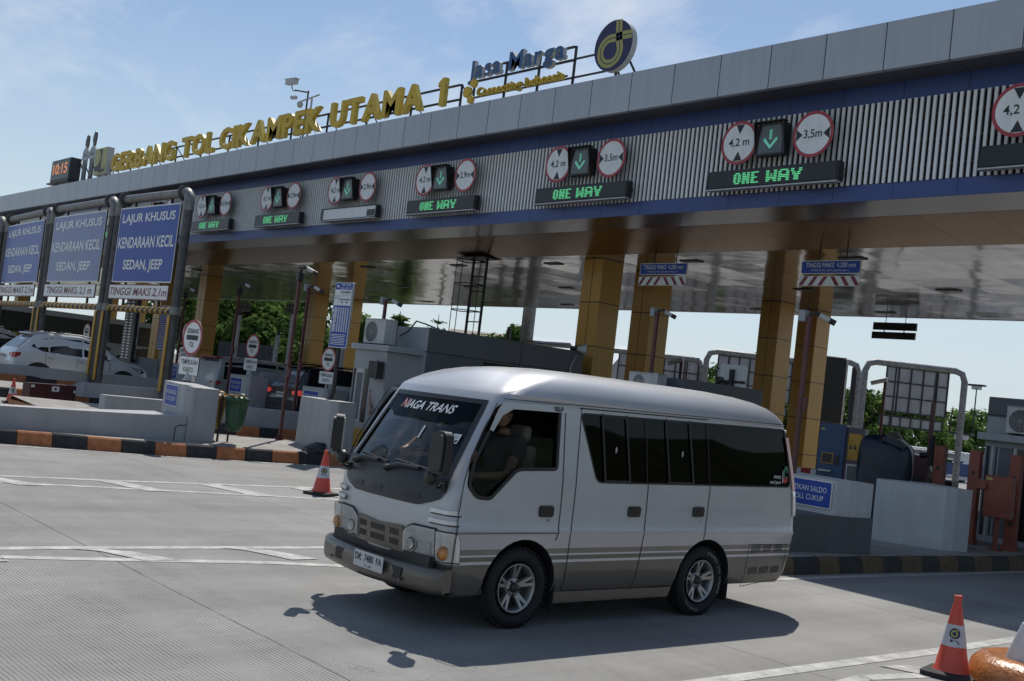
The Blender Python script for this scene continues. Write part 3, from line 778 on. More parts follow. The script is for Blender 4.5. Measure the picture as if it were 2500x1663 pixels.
# ------------------------------------------------------------------ the minibus
VX, VY = -7.735, 7.60          # its centre on the road; local y is world Y - VY
def van_paint():
    m, nt, b = new_mat('van_paint')
    N, L = nt.nodes, nt.links
    geo = N.new('ShaderNodeNewGeometry'); sep = N.new('ShaderNodeSeparateXYZ'); L.new(geo.outputs['Position'], sep.inputs[0])
    mr = N.new('ShaderNodeMath'); mr.operation = 'MULTIPLY_ADD'   # the stripes follow the body, which sits nose down
    L.new(sep.outputs['Y'], mr.inputs[0]); mr.inputs[1].default_value = -0.0085; L.new(sep.outputs['Z'], mr.inputs[2])
    ad = N.new('ShaderNodeMath'); ad.operation = 'ADD'; ad.inputs[1].default_value = 0.052; L.new(mr.outputs[0], ad.inputs[0])
    mp = N.new('ShaderNodeMapRange'); mp.inputs['From Min'].default_value = 0.0; mp.inputs['From Max'].default_value = 1.0
    L.new(ad.outputs[0], mp.inputs['Value'])
    rp = N.new('ShaderNodeValToRGB'); cr = rp.color_ramp; cr.interpolation = 'CONSTANT'
    br = (0.150, 0.138, 0.122, 1); sv = (0.50, 0.505, 0.515, 1); ms = (0.215, 0.20, 0.182, 1); bright = (0.62, 0.63, 0.65, 1)
    stops = [(0.0, br), (0.562, bright), (0.583, br), (0.624, bright), (0.640, ms), (0.684, sv)]
    cr.elements[0].position = 0.0; cr.elements[0].color = br; cr.elements[1].position = 0.562; cr.elements[1].color = bright
    for p, c in stops[2:]:
        e = cr.elements.new(p); e.color = c
    L.new(mp.outputs['Result'], rp.inputs['Fac'])
    nz = N.new('ShaderNodeTexNoise'); nz.inputs['Scale'].default_value = 1.6; nz.inputs['Detail'].default_value = 7; L.new(geo.outputs['Position'], nz.inputs['Vector'])
    k = N.new('ShaderNodeMapRange'); k.inputs['From Min'].default_value = 0.3; k.inputs['From Max'].default_value = 0.7; k.inputs['To Min'].default_value = 0.93; k.inputs['To Max'].default_value = 1.05
    L.new(nz.outputs['Fac'], k.inputs['Value'])
    # road dust low on the sides
    dz = N.new('ShaderNodeMapRange'); dz.inputs['From Min'].default_value = 0.25; dz.inputs['From Max'].default_value = 0.65; dz.inputs['To Min'].default_value = 0.35; dz.inputs['To Max'].default_value = 0.0
    L.new(sep.outputs['Z'], dz.inputs['Value'])
    n2 = N.new('ShaderNodeTexNoise'); n2.inputs['Scale'].default_value = 7; n2.inputs['Detail'].default_value = 6; L.new(geo.outputs['Position'], n2.inputs['Vector'])
    dm = N.new('ShaderNodeMath'); dm.operation = 'MULTIPLY'; L.new(dz.outputs['Result'], dm.inputs[0]); L.new(n2.outputs['Fac'], dm.inputs[1])
    vm = N.new('ShaderNodeVectorMath'); vm.operation = 'SCALE'; L.new(rp.outputs['Color'], vm.inputs[0]); L.new(k.outputs['Result'], vm.inputs['Scale'])
    mx = N.new('ShaderNodeMixRGB'); mx.inputs['Color2'].default_value = (0.22, 0.20, 0.17, 1)
    L.new(dm.outputs[0], mx.inputs['Fac']); L.new(vm.outputs['Vector'], mx.inputs['Color1']); L.new(mx.outputs['Color'], b.inputs['Base Color'])
    b.inputs['Metallic'].default_value = 0.30; b.inputs['Roughness'].default_value = 0.40
    b.inputs['Coat Weight'].default_value = 0.6; b.inputs['Coat Roughness'].default_value = 0.06
    nf = N.new('ShaderNodeTexNoise'); nf.inputs['Scale'].default_value = 2.2; nf.inputs['Detail'].default_value = 2; L.new(geo.outputs['Position'], nf.inputs['Vector'])
    bp = N.new('ShaderNodeBump'); bp.inputs['Strength'].default_value = 0.06; bp.inputs['Distance'].default_value = 0.03; L.new(nf.outputs['Fac'], bp.inputs['Height'])
    L.new(bp.outputs['Normal'], b.inputs['Normal'])
van_paint()
mat('bronze_trim', (0.145, 0.130, 0.112), 0.36, 0.45, var=0.08, scale=5, coat=0.3)
mat('van_silver_trim', (0.50, 0.51, 0.52), 0.35, 0.5, var=0.05, coat=0.4)
mat('cowl_black', (0.022, 0.023, 0.027), 0.38, 0.0, var=0.15, scale=6)
mat('interior_dark', (0.018, 0.018, 0.020), 0.8, var=0.1)
mat('seat_cloth', (0.26, 0.235, 0.19), 0.9, var=0.2, scale=8)
mat('seat_dark', (0.05, 0.055, 0.065), 0.85, var=0.2, scale=8)
mat('tyre_rubber', (0.016, 0.016, 0.017), 0.8, var=0.25, scale=14, bump=0.12)
mat('alloy', (0.42, 0.415, 0.41), 0.38, 0.75, var=0.08, scale=12)
mat('alloy_dark', (0.06, 0.058, 0.055), 0.5, 0.5, var=0.1)
mat('lamp_glass', (0.72, 0.73, 0.72), 0.10, 0.25, var=0.14, scale=12, coat=1.0)
mat('lamp_chrome', (0.74, 0.75, 0.74), 0.28, 0.35, var=0.12, scale=14)
mat('amber_lens', (0.62, 0.24, 0.04), 0.2, var=0.1, scale=30, coat=0.6)
mat('red_lens', (0.40, 0.03, 0.035), 0.2, var=0.08, coat=0.6)
mat('tyre_letter', (0.30, 0.30, 0.29), 0.8, var=0.1)
mat('decal_white', (0.72, 0.74, 0.75), 0.5, var=0.04)
mat('decal_pink', (0.75, 0.36, 0.32), 0.5, var=0.04)
mat('decal_green', (0.06, 0.25, 0.15), 0.5, var=0)
mat('decal_red', (0.5, 0.07, 0.06), 0.5, var=0)
mat('decal_blue', (0.12, 0.22, 0.5), 0.5, var=0)
mat('shirt_dark', (0.03, 0.035, 0.05), 0.85, var=0.1)
glass('windscreen_glass', (0.74, 0.78, 0.77), 1.0)
glass('cab_glass', (0.55, 0.60, 0.62), 0.8)
glass('tinted_glass', (0.03, 0.034, 0.038), 0.42)
glass('clear_lens', (0.93, 0.94, 0.94), 0.8)

# body outline by height: z, half width, front y centre, front y at the corner, corner radius, rear y
LV = [(0.30, 0.800, 5.56, 5.63, 0.10, 10.24), (0.40, 0.842, 5.50, 5.59, 0.10, 10.29), (0.56, 0.856, 5.465, 5.555, 0.10, 10.335), (0.80, 0.866, 5.44, 5.535, 0.10, 10.365),
      (0.835, 0.876, 5.438, 5.533, 0.10, 10.37), (0.86, 0.866, 5.438, 5.533, 0.11, 10.37), (1.05, 0.864, 5.448, 5.535, 0.12, 10.36), (1.25, 0.858, 5.49, 5.575, 0.13, 10.335),
      (1.50, 0.834, 5.635, 5.72, 0.13, 10.28), (1.70, 0.814, 5.752, 5.835, 0.13, 10.225), (1.905, 0.794, 5.872, 5.955, 0.14, 10.16), (1.965, 0.788, 5.905, 5.99, 0.15, 10.135),
      (1.985, 0.796, 5.925, 6.01, 0.16, 10.13), (2.03, 0.782, 5.985, 6.08, 0.18, 10.09), (2.09, 0.748, 6.09, 6.19, 0.22, 10.02), (2.145, 0.690, 6.215, 6.32, 0.26, 9.93),
      (2.19, 0.600, 6.37, 6.48, 0.28, 9.80), (2.225, 0.470, 6.60, 6.70, 0.28, 9.60), (2.247, 0.31, 6.95, 7.02, 0.2, 9.3), (2.256, 0.12, 7.4, 7.43, 0.08, 8.9)]
def lv(z):
    if z <= LV[0][0]: return LV[0]
    for a, c in zip(LV[:-1], LV[1:]):
        if z <= c[0]:
            t = (z-a[0])/(c[0]-a[0]); return tuple(p+(q-p)*t for p, q in zip(a, c))
    return LV[-1]
def side_x(z): return lv(z)[1]
def front_y(x, z):
    _, hw, yc, ys, rc, _r = lv(z); ax = min(abs(x), hw); xs = hw-rc
    if ax <= xs: return yc+(ys-yc)*(ax/xs)**2
    return ys+rc*1.25*(1-math.sqrt(max(0, 1-((ax-xs)/rc)**2)))
def outline(z, hw, yc, ys, rc, yr, n_side=10):
    P = []; xs = hw-rc
    for i in range(7): x = xs*i/6; P.append((x, yc+(ys-yc)*(x/xs)**2))
    for i in range(1, 7): a = R(15*i); P.append((xs+rc*math.sin(a), ys+rc*1.25*(1-math.cos(a))))
    y0 = ys+rc*1.25; rr = min(0.16, rc+0.02)
    for i in range(1, n_side+1): P.append((hw, y0+(yr-rr-y0)*i/n_side))
    for i in range(1, 5): a = R(22.5*i); P.append((hw-rr*(1-math.cos(a)), yr-rr+rr*math.sin(a)))
    for i in range(1, 4): P.append(((hw-rr)*(1-i/3), yr))
    full = P + [(-x, y) for x, y in reversed(P[1:-1])]
    return [Vector((x, y-VY, z)) for x, y in full]
def loft_mb(levels, m, mb=None):
    mb = mb or MB(); rings = [outline(*l) for l in levels]; n = len(rings[0])
    vs = [v for r_ in rings for v in r_]
    fs = [(i*n+k, i*n+(k+1) % n, (i+1)*n+(k+1) % n, (i+1)*n+k) for i in range(len(rings)-1) for k in range(n)]
    mb.add(vs, fs, m, True)
    o = len(mb.v)-len(vs)
    mb.f.append(tuple(o+k for k in range(n-1, -1, -1))); mb.fm.append(mb.mi(m)); mb.sm.append(False)
    mb.f.append(tuple(o+(len(rings)-1)*n+k for k in range(n))); mb.fm.append(mb.mi(m)); mb.sm.append(True)
    return mb
van = thing('minibus', 'silver and grey minibus with tinted windows driving out of the toll gate', 'minibus', (VX, VY, 0))
shell = loft_mb(LV, 'van_paint').build('body', van)
def yz(y, z): return (y-VY, z)
WF, WR, WRAD = 6.365, 8.835, 0.345
cut = []
cav = MB(); loft_mb([(z, hw-0.045, yc+0.05, ys+0.05, rc, yr-0.05) for z, hw, yc, ys, rc, yr in [lv(q) for q in (0.88, 1.05, 1.25, 1.5, 1.7, 1.9, 2.0, 2.1, 2.16)]], 'interior_dark', cav); cut.append(cav)
# windscreen opening
ws_b, ws_t = 1.275, 1.885
def ws_hw(z): return 0.715-(z-ws_b)/(ws_t-ws_b)*0.075
wsc = MB(); wsc.prism([(-ws_hw(ws_b), ws_b), (ws_hw(ws_b), ws_b), (ws_hw(ws_t)-0.0, ws_t-0.05), (ws_hw(ws_t)-0.06, ws_t), (-ws_hw(ws_t)+0.06, ws_t), (-ws_hw(ws_t), ws_t-0.05)], (0, 5.0-VY, 0), X_, Z_, S_, 1.15, 'interior_dark'); cut.append(wsc)
def rounded(poly, r=0.05, seg=4):
    out = []; n = len(poly)
    for i in range(n):
        p0 = Vector(poly[i-1]); p1 = Vector(poly[i]); p2 = Vector(poly[(i+1) % n])
        a = (p0-p1); c = (p2-p1); rr = min(r, a.length*0.45, c.length*0.45)
        A = p1+a.normalized()*rr; C = p1+c.normalized()*rr
        for k in range(seg+1):
            t = k/seg; out.append(tuple((A*(1-t)+p1*t)*(1-t)+(p1*(1-t)+C*t)*t))
    return out
cabw = rounded([(5.76, 1.10), (5.92, 1.088), (6.20, 1.345), (6.67, 1.365), (6.68, 1.915), (5.99, 1.895), (5.86, 1.70), (5.70, 1.40), (5.66, 1.2)], 0.05)
midw = rounded([(7.16, 1.275), (10.17, 1.325), (10.06, 1.948), (6.91, 1.893)], 0.07)
for poly in (cabw, midw):
    m = MB(); m.prism([yz(*p) for p in poly], (1.2, 0, 0), Y_, Z_, X_, 2.4, 'interior_dark'); cut.append(m)
arch_r = 0.415
for yw in (WF, WR):
    pts = [(yw-arch_r-0.03, 0.1)] + [(yw-arch_r*math.cos(R(a))*(1.0), 0.355+arch_r*math.sin(R(a))) for a in range(0, 181, 12)] + [(yw+arch_r, 0.1)]
    for sx in (1, -1):
        m = MB(); m.prism([yz(*p) for p in pts], (sx*1.2, 0, 0), Y_, Z_, X_*sx, 0.68, 'interior_dark'); cut.append(m)
cutters = []
for c in cut:
    o = c.build('cutter'); cutters.append(o)
    md = shell.modifiers.new('cut', 'BOOLEAN'); md.operation = 'DIFFERENCE'; md.object = o; md.solver = 'EXACT'; md.material_mode = 'TRANSFER'
bm_loc = van.location.copy(); van.location = (0, 0, 0)
bpy.context.view_layer.update()
dg = bpy.context.evaluated_depsgraph_get()
nm = bpy.data.meshes.new_from_object(shell.evaluated_get(dg))
shell.modifiers.clear(); shell.data = nm
for o in cutters: bpy.data.objects.remove(o)
van.location = bm_loc
for p in shell.data.polygons: p.use_smooth = True
def sharp(o, deg=32):
    bmm = bmesh.new(); bmm.from_mesh(o.data)
    for e in bmm.edges:
        e.smooth = not (len(e.link_faces) != 2 or e.link_faces[0].material_index != e.link_faces[1].material_index or e.calc_face_angle(0) > R(deg))
    bmm.to_mesh(o.data); bmm.free()
sharp(shell, 28)

def side_patch(mb, poly, m, off=0.005, s=1):
    """flat panel following the side of the body; poly is (world y, z)"""
    n = len(poly); a = sum(poly[i][0]*poly[(i+1) % n][1]-poly[(i+1) % n][0]*poly[i][1] for i in range(n))
    vs = [Vector((s*(side_x(z)+off), y-VY, z)) for y, z in poly]
    f = tuple(range(n)) if (a > 0) == (s > 0) else tuple(range(n-1, -1, -1))
    mb.add(vs, [f], m)
def side_ring(mb, poly, w, m, off=0.006, s=1):
    """band of width w just inside poly"""
    n = len(poly); inn = []
    cx = sum(p[0] for p in poly)/n; cz = sum(p[1] for p in poly)/n
    P = [Vector((p[0], p[1])) for p in poly]
    ar = sum(poly[i][0]*poly[(i+1) % n][1]-poly[(i+1) % n][0]*poly[i][1] for i in range(n)); sg = 1 if ar > 0 else -1
    for i in range(n):
        d = (P[(i+1) % n]-P[i-1]).normalized(); nn = Vector((-d.y, d.x))*sg*w
        inn.append(P[i]+nn)
    V = lambda q, o_: Vector((s*(side_x(q[1])+o_), q[0]-VY, q[1]))
    vs = [V(q, off) for q in P]+[V(q, off) for q in inn]
    fs = [(i, (i+1) % n, n+(i+1) % n, n+i) if (ar > 0) == (s > 0) else (n+i, n+(i+1) % n, (i+1) % n, i) for i in range(n)]
    mb.add(vs, fs, m)
def side_line(mb, pts, w, m, off=0.002, s=1):
    P0 = [Vector(p) for p in pts]; P = [P0[0]]
    for a, c in zip(P0[:-1], P0[1:]):
        k = max(1, int((c-a).length/0.04))
        for i in range(1, k+1): P.append(a+(c-a)*i/k)
    n = len(P); L_, R_ = [], []
    for i in range(n):
        d = (P[min(i+1, n-1)]-P[max(i-1, 0)]).normalized(); q = Vector((-d.y, d.x))*w/2
        L_.append(P[i]+q); R_.append(P[i]-q)
    V = lambda q: Vector((s*(side_x(q.y)+off), q.x-VY, q.y))
    mb.add([V(q) for q in L_]+[V(q) for q in R_], [(i, n+i, n+i+1, i+1) if s > 0 else (i, i+1, n+i+1, n+i) for i in range(n-1)], m)
def front_patch(mb, x0, x1, zlo, zhi, m, off=0.012, nx=14, nz=4):
    vs = []
    for i in range(nx+1):
        x = x0+(x1-x0)*i/nx; a, c = zlo(x), zhi(x)
        for j in range(nz+1):
            z = a+(c-a)*j/nz; vs.append(Vector((x, front_y(x, z)-off-VY, z)))
    fs = [(i*(nz+1)+j, (i+1)*(nz+1)+j, (i+1)*(nz+1)+j+1, i*(nz+1)+j+1) for i in range(nx) for j in range(nz)]
    mb.add(vs, fs, m, True)
    return mb
def lin(*pts):
    def f(x):
        for (a, p), (c, q) in zip(pts[:-1], pts[1:]):
            if x <= c: return p+(q-p)*max(0, (x-a))/(c-a)
        return pts[-1][1]
    return f
# glazing
m = MB()
nv = []; NX, NZ = 16, 8
for i in range(NX+1):
    for j in range(NZ+1):
        z = ws_b-0.01+(ws_t-ws_b+0.02)*j/NZ; x = (ws_hw(z)+0.005)*(2*i/NX-1)
        nv.append(Vector((x, front_y(x, z)+0.012-VY, z)))
m.add(nv, [(i*(NZ+1)+j, (i+1)*(NZ+1)+j, (i+1)*(NZ+1)+j+1, i*(NZ+1)+j+1) for i in range(NX) for j in range(NZ)], 'windscreen_glass', True)
wsg = m.build('windscreen', van)
# dark printed sun band and rubber surround, lettering
m = MB()
def wspt(x, z, off): return Vector((x, front_y(x, z)-off-VY, z))
def ws_band(mb, xa, xb, za, zb, mt, off, n=12):
    for i in range(n):
        x0 = xa+(xb-xa)*i/n; x1 = xa+(xb-xa)*(i+1)/n
        mb.add([wspt(x0, za(x0), off), wspt(x1, za(x1), off), wspt(x1, zb(x1), off), wspt(x0, zb(x0), off)], [(0, 1, 2, 3)], mt, True)
C = lambda v: (lambda x: v)
ws_band(m, -0.655, 0.655, C(1.872), C(1.912), 'black_plastic', 0.006)
for sx in (-1, 1):
    for k in range(8):
        za, zb = 1.26+k*0.0795, 1.26+(k+1)*0.0795
        a0, b0 = ws_hw(za)+0.022, ws_hw(zb)+0.022
        q = [wspt(sx*(a0-0.05), za, 0.006), wspt(sx*a0, za, 0.006), wspt(sx*b0, zb, 0.006), wspt(sx*(b0-0.05), zb, 0.006)]
        m.add(q if sx > 0 else q[::-1], [(0, 1, 2, 3)], 'black_plastic', True)
m.build('seal', wsg)
m = MB(); m.text('N', 0.10, 0.082, (0, 0, 0), X_, Z_, S_, 'decal_pink', shear=0.35, bold=0.02, fn=lambda x, z: wspt(-0.352+x, 1.800+z, 0.008))
m.text('IAGA TRANS', 0.70, 0.078, (0, 0, 0), X_, Z_, S_, 'decal_white', shear=0.35, bold=0.02, fn=lambda x, z: wspt(0.035+x, 1.796+z, 0.008))
m.build('lettering', wsg)
m = MB(); m.text('SAMSAT', 0.05, 0.01, (0, 0, 0), X_, Z_, S_, 'sign_black', fn=lambda x, z: wspt(0.56+x, 1.5+z, 0.010))
m = MB(); ws_band(m, 0.52, 0.60, C(1.52), C(1.60), 'decal_white', 0.004, 2); ws_band(m, 0.565, 0.59, C(1.53), C(1.55), 'sign_black', 0.006, 1)
for q in range(3): ws_band(m, 0.53, 0.585, C(1.562+q*0.011), C(1.566+q*0.011), 'decal_green', 0.006, 1)
ws_band(m, 0.12, 0.137, C(1.52), C(1.63), 'decal_white', 0.002, 1); m.build('sticker', wsg)
# dark film along the top of the glass
m = MB(); ws_band(m, -0.66, 0.66, lambda x: 1.675+0.05*(abs(x) > 0.5), C(1.873), 'tinted_glass', 0.001); m.build('sun_band', wsg)
for s in (1, -1):
    m = MB(); side_patch(m, cabw, 'black_gloss', -0.03, s)
    m = MB(); half = rounded([(5.74, 1.12), (5.92, 1.10), (6.20, 1.355), (6.66, 1.375), (6.66, 1.60), (6.60, 1.645), (6.02, 1.625), (5.88, 1.57), (5.72, 1.32)], 0.04)
    side_patch(m, half, 'cab_glass', -0.022, s); cw = m.build('door_window', van)
    m = MB(); side_ring(m, [(y, z) for y, z in cabw], 0.032, 'black_plastic', 0.004, s); m.build('seal', cw)
    m = MB(); vis = [(6.72, 1.935), (6.72, 1.875), (6.10, 1.862), (5.98, 1.80), (5.885, 1.66), (5.845, 1.675), (5.93, 1.85), (5.99, 1.915)]
    side_patch(m, vis, 'van_silver_trim', 0.022, s); m.build('rain_visor', cw)
    m = MB(); side_patch(m, midw, 'tinted_glass', -0.012, s); mw = m.build('side_window', van)
    m = MB(); side_ring(m, midw, 0.016, 'black_plastic', 0.002, s)
    for (ya, yb, w) in ((7.235, 7.245, 0.024), (7.56, 7.575, 0.024), (8.12, 8.14, 0.022), (8.475, 8.50, 0.024)):
        side_line(m, [(ya-0.035, 1.90+0.018*(ya-7)), (yb+0.03, 1.285+0.016*(yb-7))], w, 'black_plastic', 0.003, s)
    side_line(m, [(7.20, 1.875), (7.56, 1.885)], 0.014, 'black_plastic', 0.003, s); side_line(m, [(7.27, 1.30), (7.59, 1.305)], 0.014, 'black_plastic', 0.003, s)
    side_line(m, [(8.10, 1.895), (8.46, 1.905)], 0.014, 'black_plastic', 0.003, s); side_line(m, [(8.14, 1.315), (8.52, 1.32)], 0.014, 'black_plastic', 0.003, s)
    side_line(m, [(7.80, 1.90), (7.845, 1.288)], 0.008, 'sign_black', 0.004, s); side_line(m, [(8.72, 1.915), (8.775, 1.305)], 0.008, 'sign_black', 0.004, s)
    m.build('window_frame', mw)
    m = MB()
    for yy, zz in ((7.40, 1.585), (8.345, 1.595)): m.disc((s*(side_x(zz)+0.004), yy-VY, zz), 0.011, Y_, Z_, X_*s, 0.004, 'light_metal', 12, ry=0.03)
    m.build('window_latch', mw)
    # door gaps and doors
    m = MB(); W = 0.010
    side_line(m, [(6.73, 1.94), (6.735, 1.3), (6.735, 0.835), (6.72, 0.76)], W, 'sign_black', 0.003, s)
    side_line(m, [(5.93, 1.90), (5.80, 1.66), (5.68, 1.43), (5.625, 1.25), (5.60, 1.0), (5.60, 0.56), (5.62, 0.40)], W, 'sign_black', 0.003, s)
    side_line(m, [(5.60, 0.818), (6.72, 0.826)], 0.006, 'sign_black', 0.012, s)
    side_line(m, [(6.93, 1.925), (6.90, 1.3), (6.89, 0.8), (6.90, 0.33), (6.94, 0.295)], W, 'sign_black', 0.003, s)
    side_line(m, [(7.86, 1.285), (7.86, 0.8), (7.82, 0.30)], W, 'sign_black', 0.003, s)
    side_line(m, [(8.79, 1.30), (8.765, 0.83), (8.76, 0.745)], W, 'sign_black', 0.003, s)
    side_line(m, [(6.94, 0.30), (7.82, 0.300), (8.38, 0.31)], W, 'sign_black', 0.003, s)
    side_line(m, [(6.90, 1.93), (8.72, 1.955)], W, 'sign_black', 0.003, s)
    side_line(m, [(5.99, 1.94), (7.4, 1.962), (10.05, 1.995)], 0.006, 'sign_black', 0.003, s)
    m.build('door_gap', van)
    for ya, nm_ in ((6.565, 'f'), (7.69, 'm'), (8.63, 'r')):
        zc = 1.012+0.014*(ya-6.5)
        m = MB(); hp = rounded([(ya-0.084, zc-0.050), (ya+0.084, zc-0.048), (ya+0.084, zc+0.050), (ya-0.084, zc+0.048)], 0.03)
        vs = [Vector((s*(side_x(z)+0.003), y-VY, z)) for y, z in hp]
        m.prism([yz(*p) for p in hp], (s*(side_x(zc)+0.014), 0, 0), Y_, Z_, X_*s, 0.02, 'black_plastic')
        m.box(s*(side_x(zc)+0.014), s*(side_x(zc)+0.02), ya-0.045-VY, ya+0.045-VY, zc+0.004, zc+0.012, 'cowl_black') if s > 0 else None
        m.build('door_handle', van)
    m = MB(); m.cyl((s*(side_x(0.955)-0.005), 6.60-VY, 0.935), (s*(side_x(0.955)+0.008), 6.60-VY, 0.935), 0.014, 'light_metal', n=14); m.cyl((s*(side_x(0.955)), 6.60-VY, 0.935), (s*(side_x(0.955)+0.010), 6.60-VY, 0.935), 0.006, 'sign_black', n=10); m.build('lock', van)
    m = MB(); m.cyl((s*(side_x(0.95)-0.005), 8.68-VY, 0.955), (s*(side_x(0.95)+0.006), 8.68-VY, 0.955), 0.010, 'light_metal', n=12); m.build('lock', van)
    # vents behind the rear wheel
    m = MB(); vp = [(9.52, 0.27), (10.18, 0.335), (10.19, 0.715), (9.53, 0.718)]
    side_line(m, vp+[vp[0]], 0.007, 'sign_black', 0.002, s)
    for z0 in (0.40, 0.63):
        for k in range(3):
            for q in range(6):
                a = 9.57+k*0.195
                side_patch(m, [(a, z0+q*0.0125+0.02*(k*0.2)), (a+0.165, z0+q*0.0125+0.02*(k*0.2)+0.012), (a+0.165, z0+q*0.0125+0.02*(k*0.2)+0.018), (a, z0+q*0.0125+0.02*(k*0.2)+0.006)], 'alloy_dark', 0.003, s)
    m.build('vent_grille', van)
    # sill, rear lamp, flaps
    m = MB(); m.prism([yz(*p) for p in ((6.80, 0.20), (8.36, 0.21), (8.40, 0.30), (6.80, 0.30))], (s*0.815, 0, 0), Y_, Z_, X_*s, 0.25, 'bronze_trim'); m.build('sill', van, bevel=0.012)
    m = MB(); m.prism([yz(*p) for p in ((5.66, 0.29), (6.0, 0.30), (5.98, 0.40), (5.64, 0.40))], (s*0.80, 0, 0), Y_, Z_, X_*s, 0.3, 'black_plastic'); m.build('step', van)
    m = MB()
    prof = [(10.335, 1.26), (10.345, 0.98), (10.30, 0.98), (10.29, 1.26)]
    for (za, zb, mt) in ((1.30, 1.86, 'red_lens'), (1.02, 1.29, 'lamp_glass')):
        n = 6; vs = []
        for i in range(n+1):
            z = za+(zb-za)*i/n; _, hw, yc, ys, rc, yr = lv(z)
            for dx, dy in ((0.010, -0.13), (0.004, -0.07), (-0.03, -0.012), (-0.10, 0.012)): vs.append(Vector((s*(hw+dx), yr+dy-VY, z)))
        m.add(vs, [((i*4+k, i*4+k+1, (i+1)*4+k+1, (i+1)*4+k) if s > 0 else (i*4+k, (i+1)*4+k, (i+1)*4+k+1, i*4+k+1)) for i in range(n) for k in range(3)], mt, True)
    m.build('tail_lamp', van)
    for yw in (WF, WR):
        m = MB(); m.prism([(s*0.56, 0.14), (s*0.83, 0.135), (s*0.83, 0.42), (s*0.56, 0.42)], (0, yw+0.43-VY, 0), X_, Z_, S_, 0.012, 'rubber'); m.build('mud_flap', van)
    # front corner trims
    m = MB()
    for zc in (0.975, 0.895):
        front_patch(m, *( (0.63, 0.862) if s > 0 else (-0.862, -0.63)), C(zc-0.017), C(zc+0.017), 'lamp_chrome', 0.026, 8, 3)
        front_patch(m, *( (0.635, 0.862) if s > 0 else (-0.862, -0.635)), C(zc-0.030), C(zc-0.016), 'alloy_dark', 0.012, 8, 1)
    m.build('corner_trim', van)
    # headlamps
    L0, L1 = 0.335, 0.700
    zlo = lambda x: 0.585-0.0*x; zhi = lambda x: 0.735+0.085*min(1, max(0, (abs(x)-0.335)/0.12))**0.6
    rg = (L0, L1) if s > 0 else (-L1, -L0)
    m = MB(); front_patch(m, rg[0]-0.016, rg[1]+0.016, C(0.568), lambda x: zhi(x)+0.016, 'black_plastic', 0.008, 14, 4); front_patch(m, *rg, zlo, zhi, 'lamp_chrome', 0.012, 12, 4); hl = m.build('headlamp', van)
    m = MB()
    cx = s*0.45; yy = front_y(cx, 0.66)-0.020-VY
    m.disc((cx, yy, 0.665), 0.066, X_, Z_, S_, 0.01, 'lamp_glass', 28); m.disc((cx, yy-0.006, 0.665), 0.054, X_, Z_, S_, 0.004, 'alloy_dark', 28); m.disc((cx, yy-0.010, 0.665), 0.044, X_, Z_, S_, 0.004, 'lamp_glass', 24)
    front_patch(m, s*0.60-0.07, s*0.60+0.07, C(0.60), lambda x: 0.70+0.10*(abs(x)-0.53), 'lamp_glass', 0.018, 6, 3)
    m.build('reflector', hl)
    m = MB(); front_patch(m, *(rg if s > 0 else rg), lambda x: zlo(x)-0.004, lambda x: zhi(x)+0.004, 'clear_lens', 0.034, 12, 4); m.build('lens', hl)
    C0, C1 = 0.712, 0.8655
    rg = (C0, C1) if s > 0 else (-C1, -C0)
    m = MB(); front_patch(m, rg[0]-(0.010 if s > 0 else 0), rg[1]+(0 if s > 0 else 0.010), C(0.566), C(0.822), 'black_plastic', 0.008, 12, 4); front_patch(m, *rg, C(0.578), C(0.812), 'lamp_chrome', 0.013, 12, 4); il = m.build('indicator_lamp', van)
    m = MB(); ax = s*0.79; m.lathe([(0.062, 0.0), (0.055, 0.02), (0.035, 0.034), (0.0, 0.04)], 'amber_lens', (ax, front_y(ax, 0.65)-0.010-VY, 0.645), 'Y', 20); m.build('amber_bulb', il)
    m = MB(); front_patch(m, *rg, C(0.575), C(0.815), 'clear_lens', 0.052, 12, 4); m.build('lens', il)
    # door mirrors
    mo = thing('door_mirror', None, None); mo.parent = van
    for k in ('label', 'category'):
        if k in mo: del mo[k]
    bx = s*0.765; by = 5.44-VY
    def turn_(o):
        if s < 0:
            P_ = Matrix.Translation((bx, by, 1.44)); o.matrix_local = P_ @ Matrix.Rotation(R(-38), 4, 'Z') @ P_.inverted()
    m = MB(); hp = rounded([(-0.085, -0.16), (0.085, -0.16), (0.10, -0.05), (0.10, 0.15), (0.06, 0.185), (-0.06, 0.185), (-0.10, 0.15), (-0.10, -0.05)], 0.03)
    m.prism(hp, (bx, by-0.05, 1.44), X_*1.0, Z_, S_, 0.075, 'black_plastic'); m.prism([(a*0.86, c*0.86) for a, c in hp], (bx, by-0.072, 1.44), X_, Z_, S_, 0.03, 'black_plastic'); ho = m.build('housing', mo, bevel=0.012); turn_(ho)
    m = MB(); m.prism([(a*0.86, c*0.88) for a, c in hp], (bx, by+0.028, 1.44), X_, Z_, Y_, 0.004, 'lamp_chrome'); turn_(m.build('mirror_glass', mo))
    m = MB(); m.lathe([(0.0, 0.05), (0.05, 0.045), (0.07, 0.0), (0.05, -0.03), (0, -0.04)], 'black_plastic', (bx-s*0.095, by-0.01, 1.245), 'Y', 16); m.build('lower_mirror', mo)
    m = MB(); m.tube([(bx-s*0.02, by, 1.30), (bx-s*0.03, by, 1.19), (bx-s*0.08, by+0.05, 1.165), (s*0.70, front_y(0.70, 1.16)-VY+0.02, 1.165)], 0.014, 'black_plastic', 8); m.tube([(s*0.70, front_y(0.70, 1.2)-VY-0.02, 1.13), (s*0.70, front_y(0.70, 1.2)-VY-0.02, 1.20)], 0.028, 'black_plastic', 10); m.build('arm', mo)
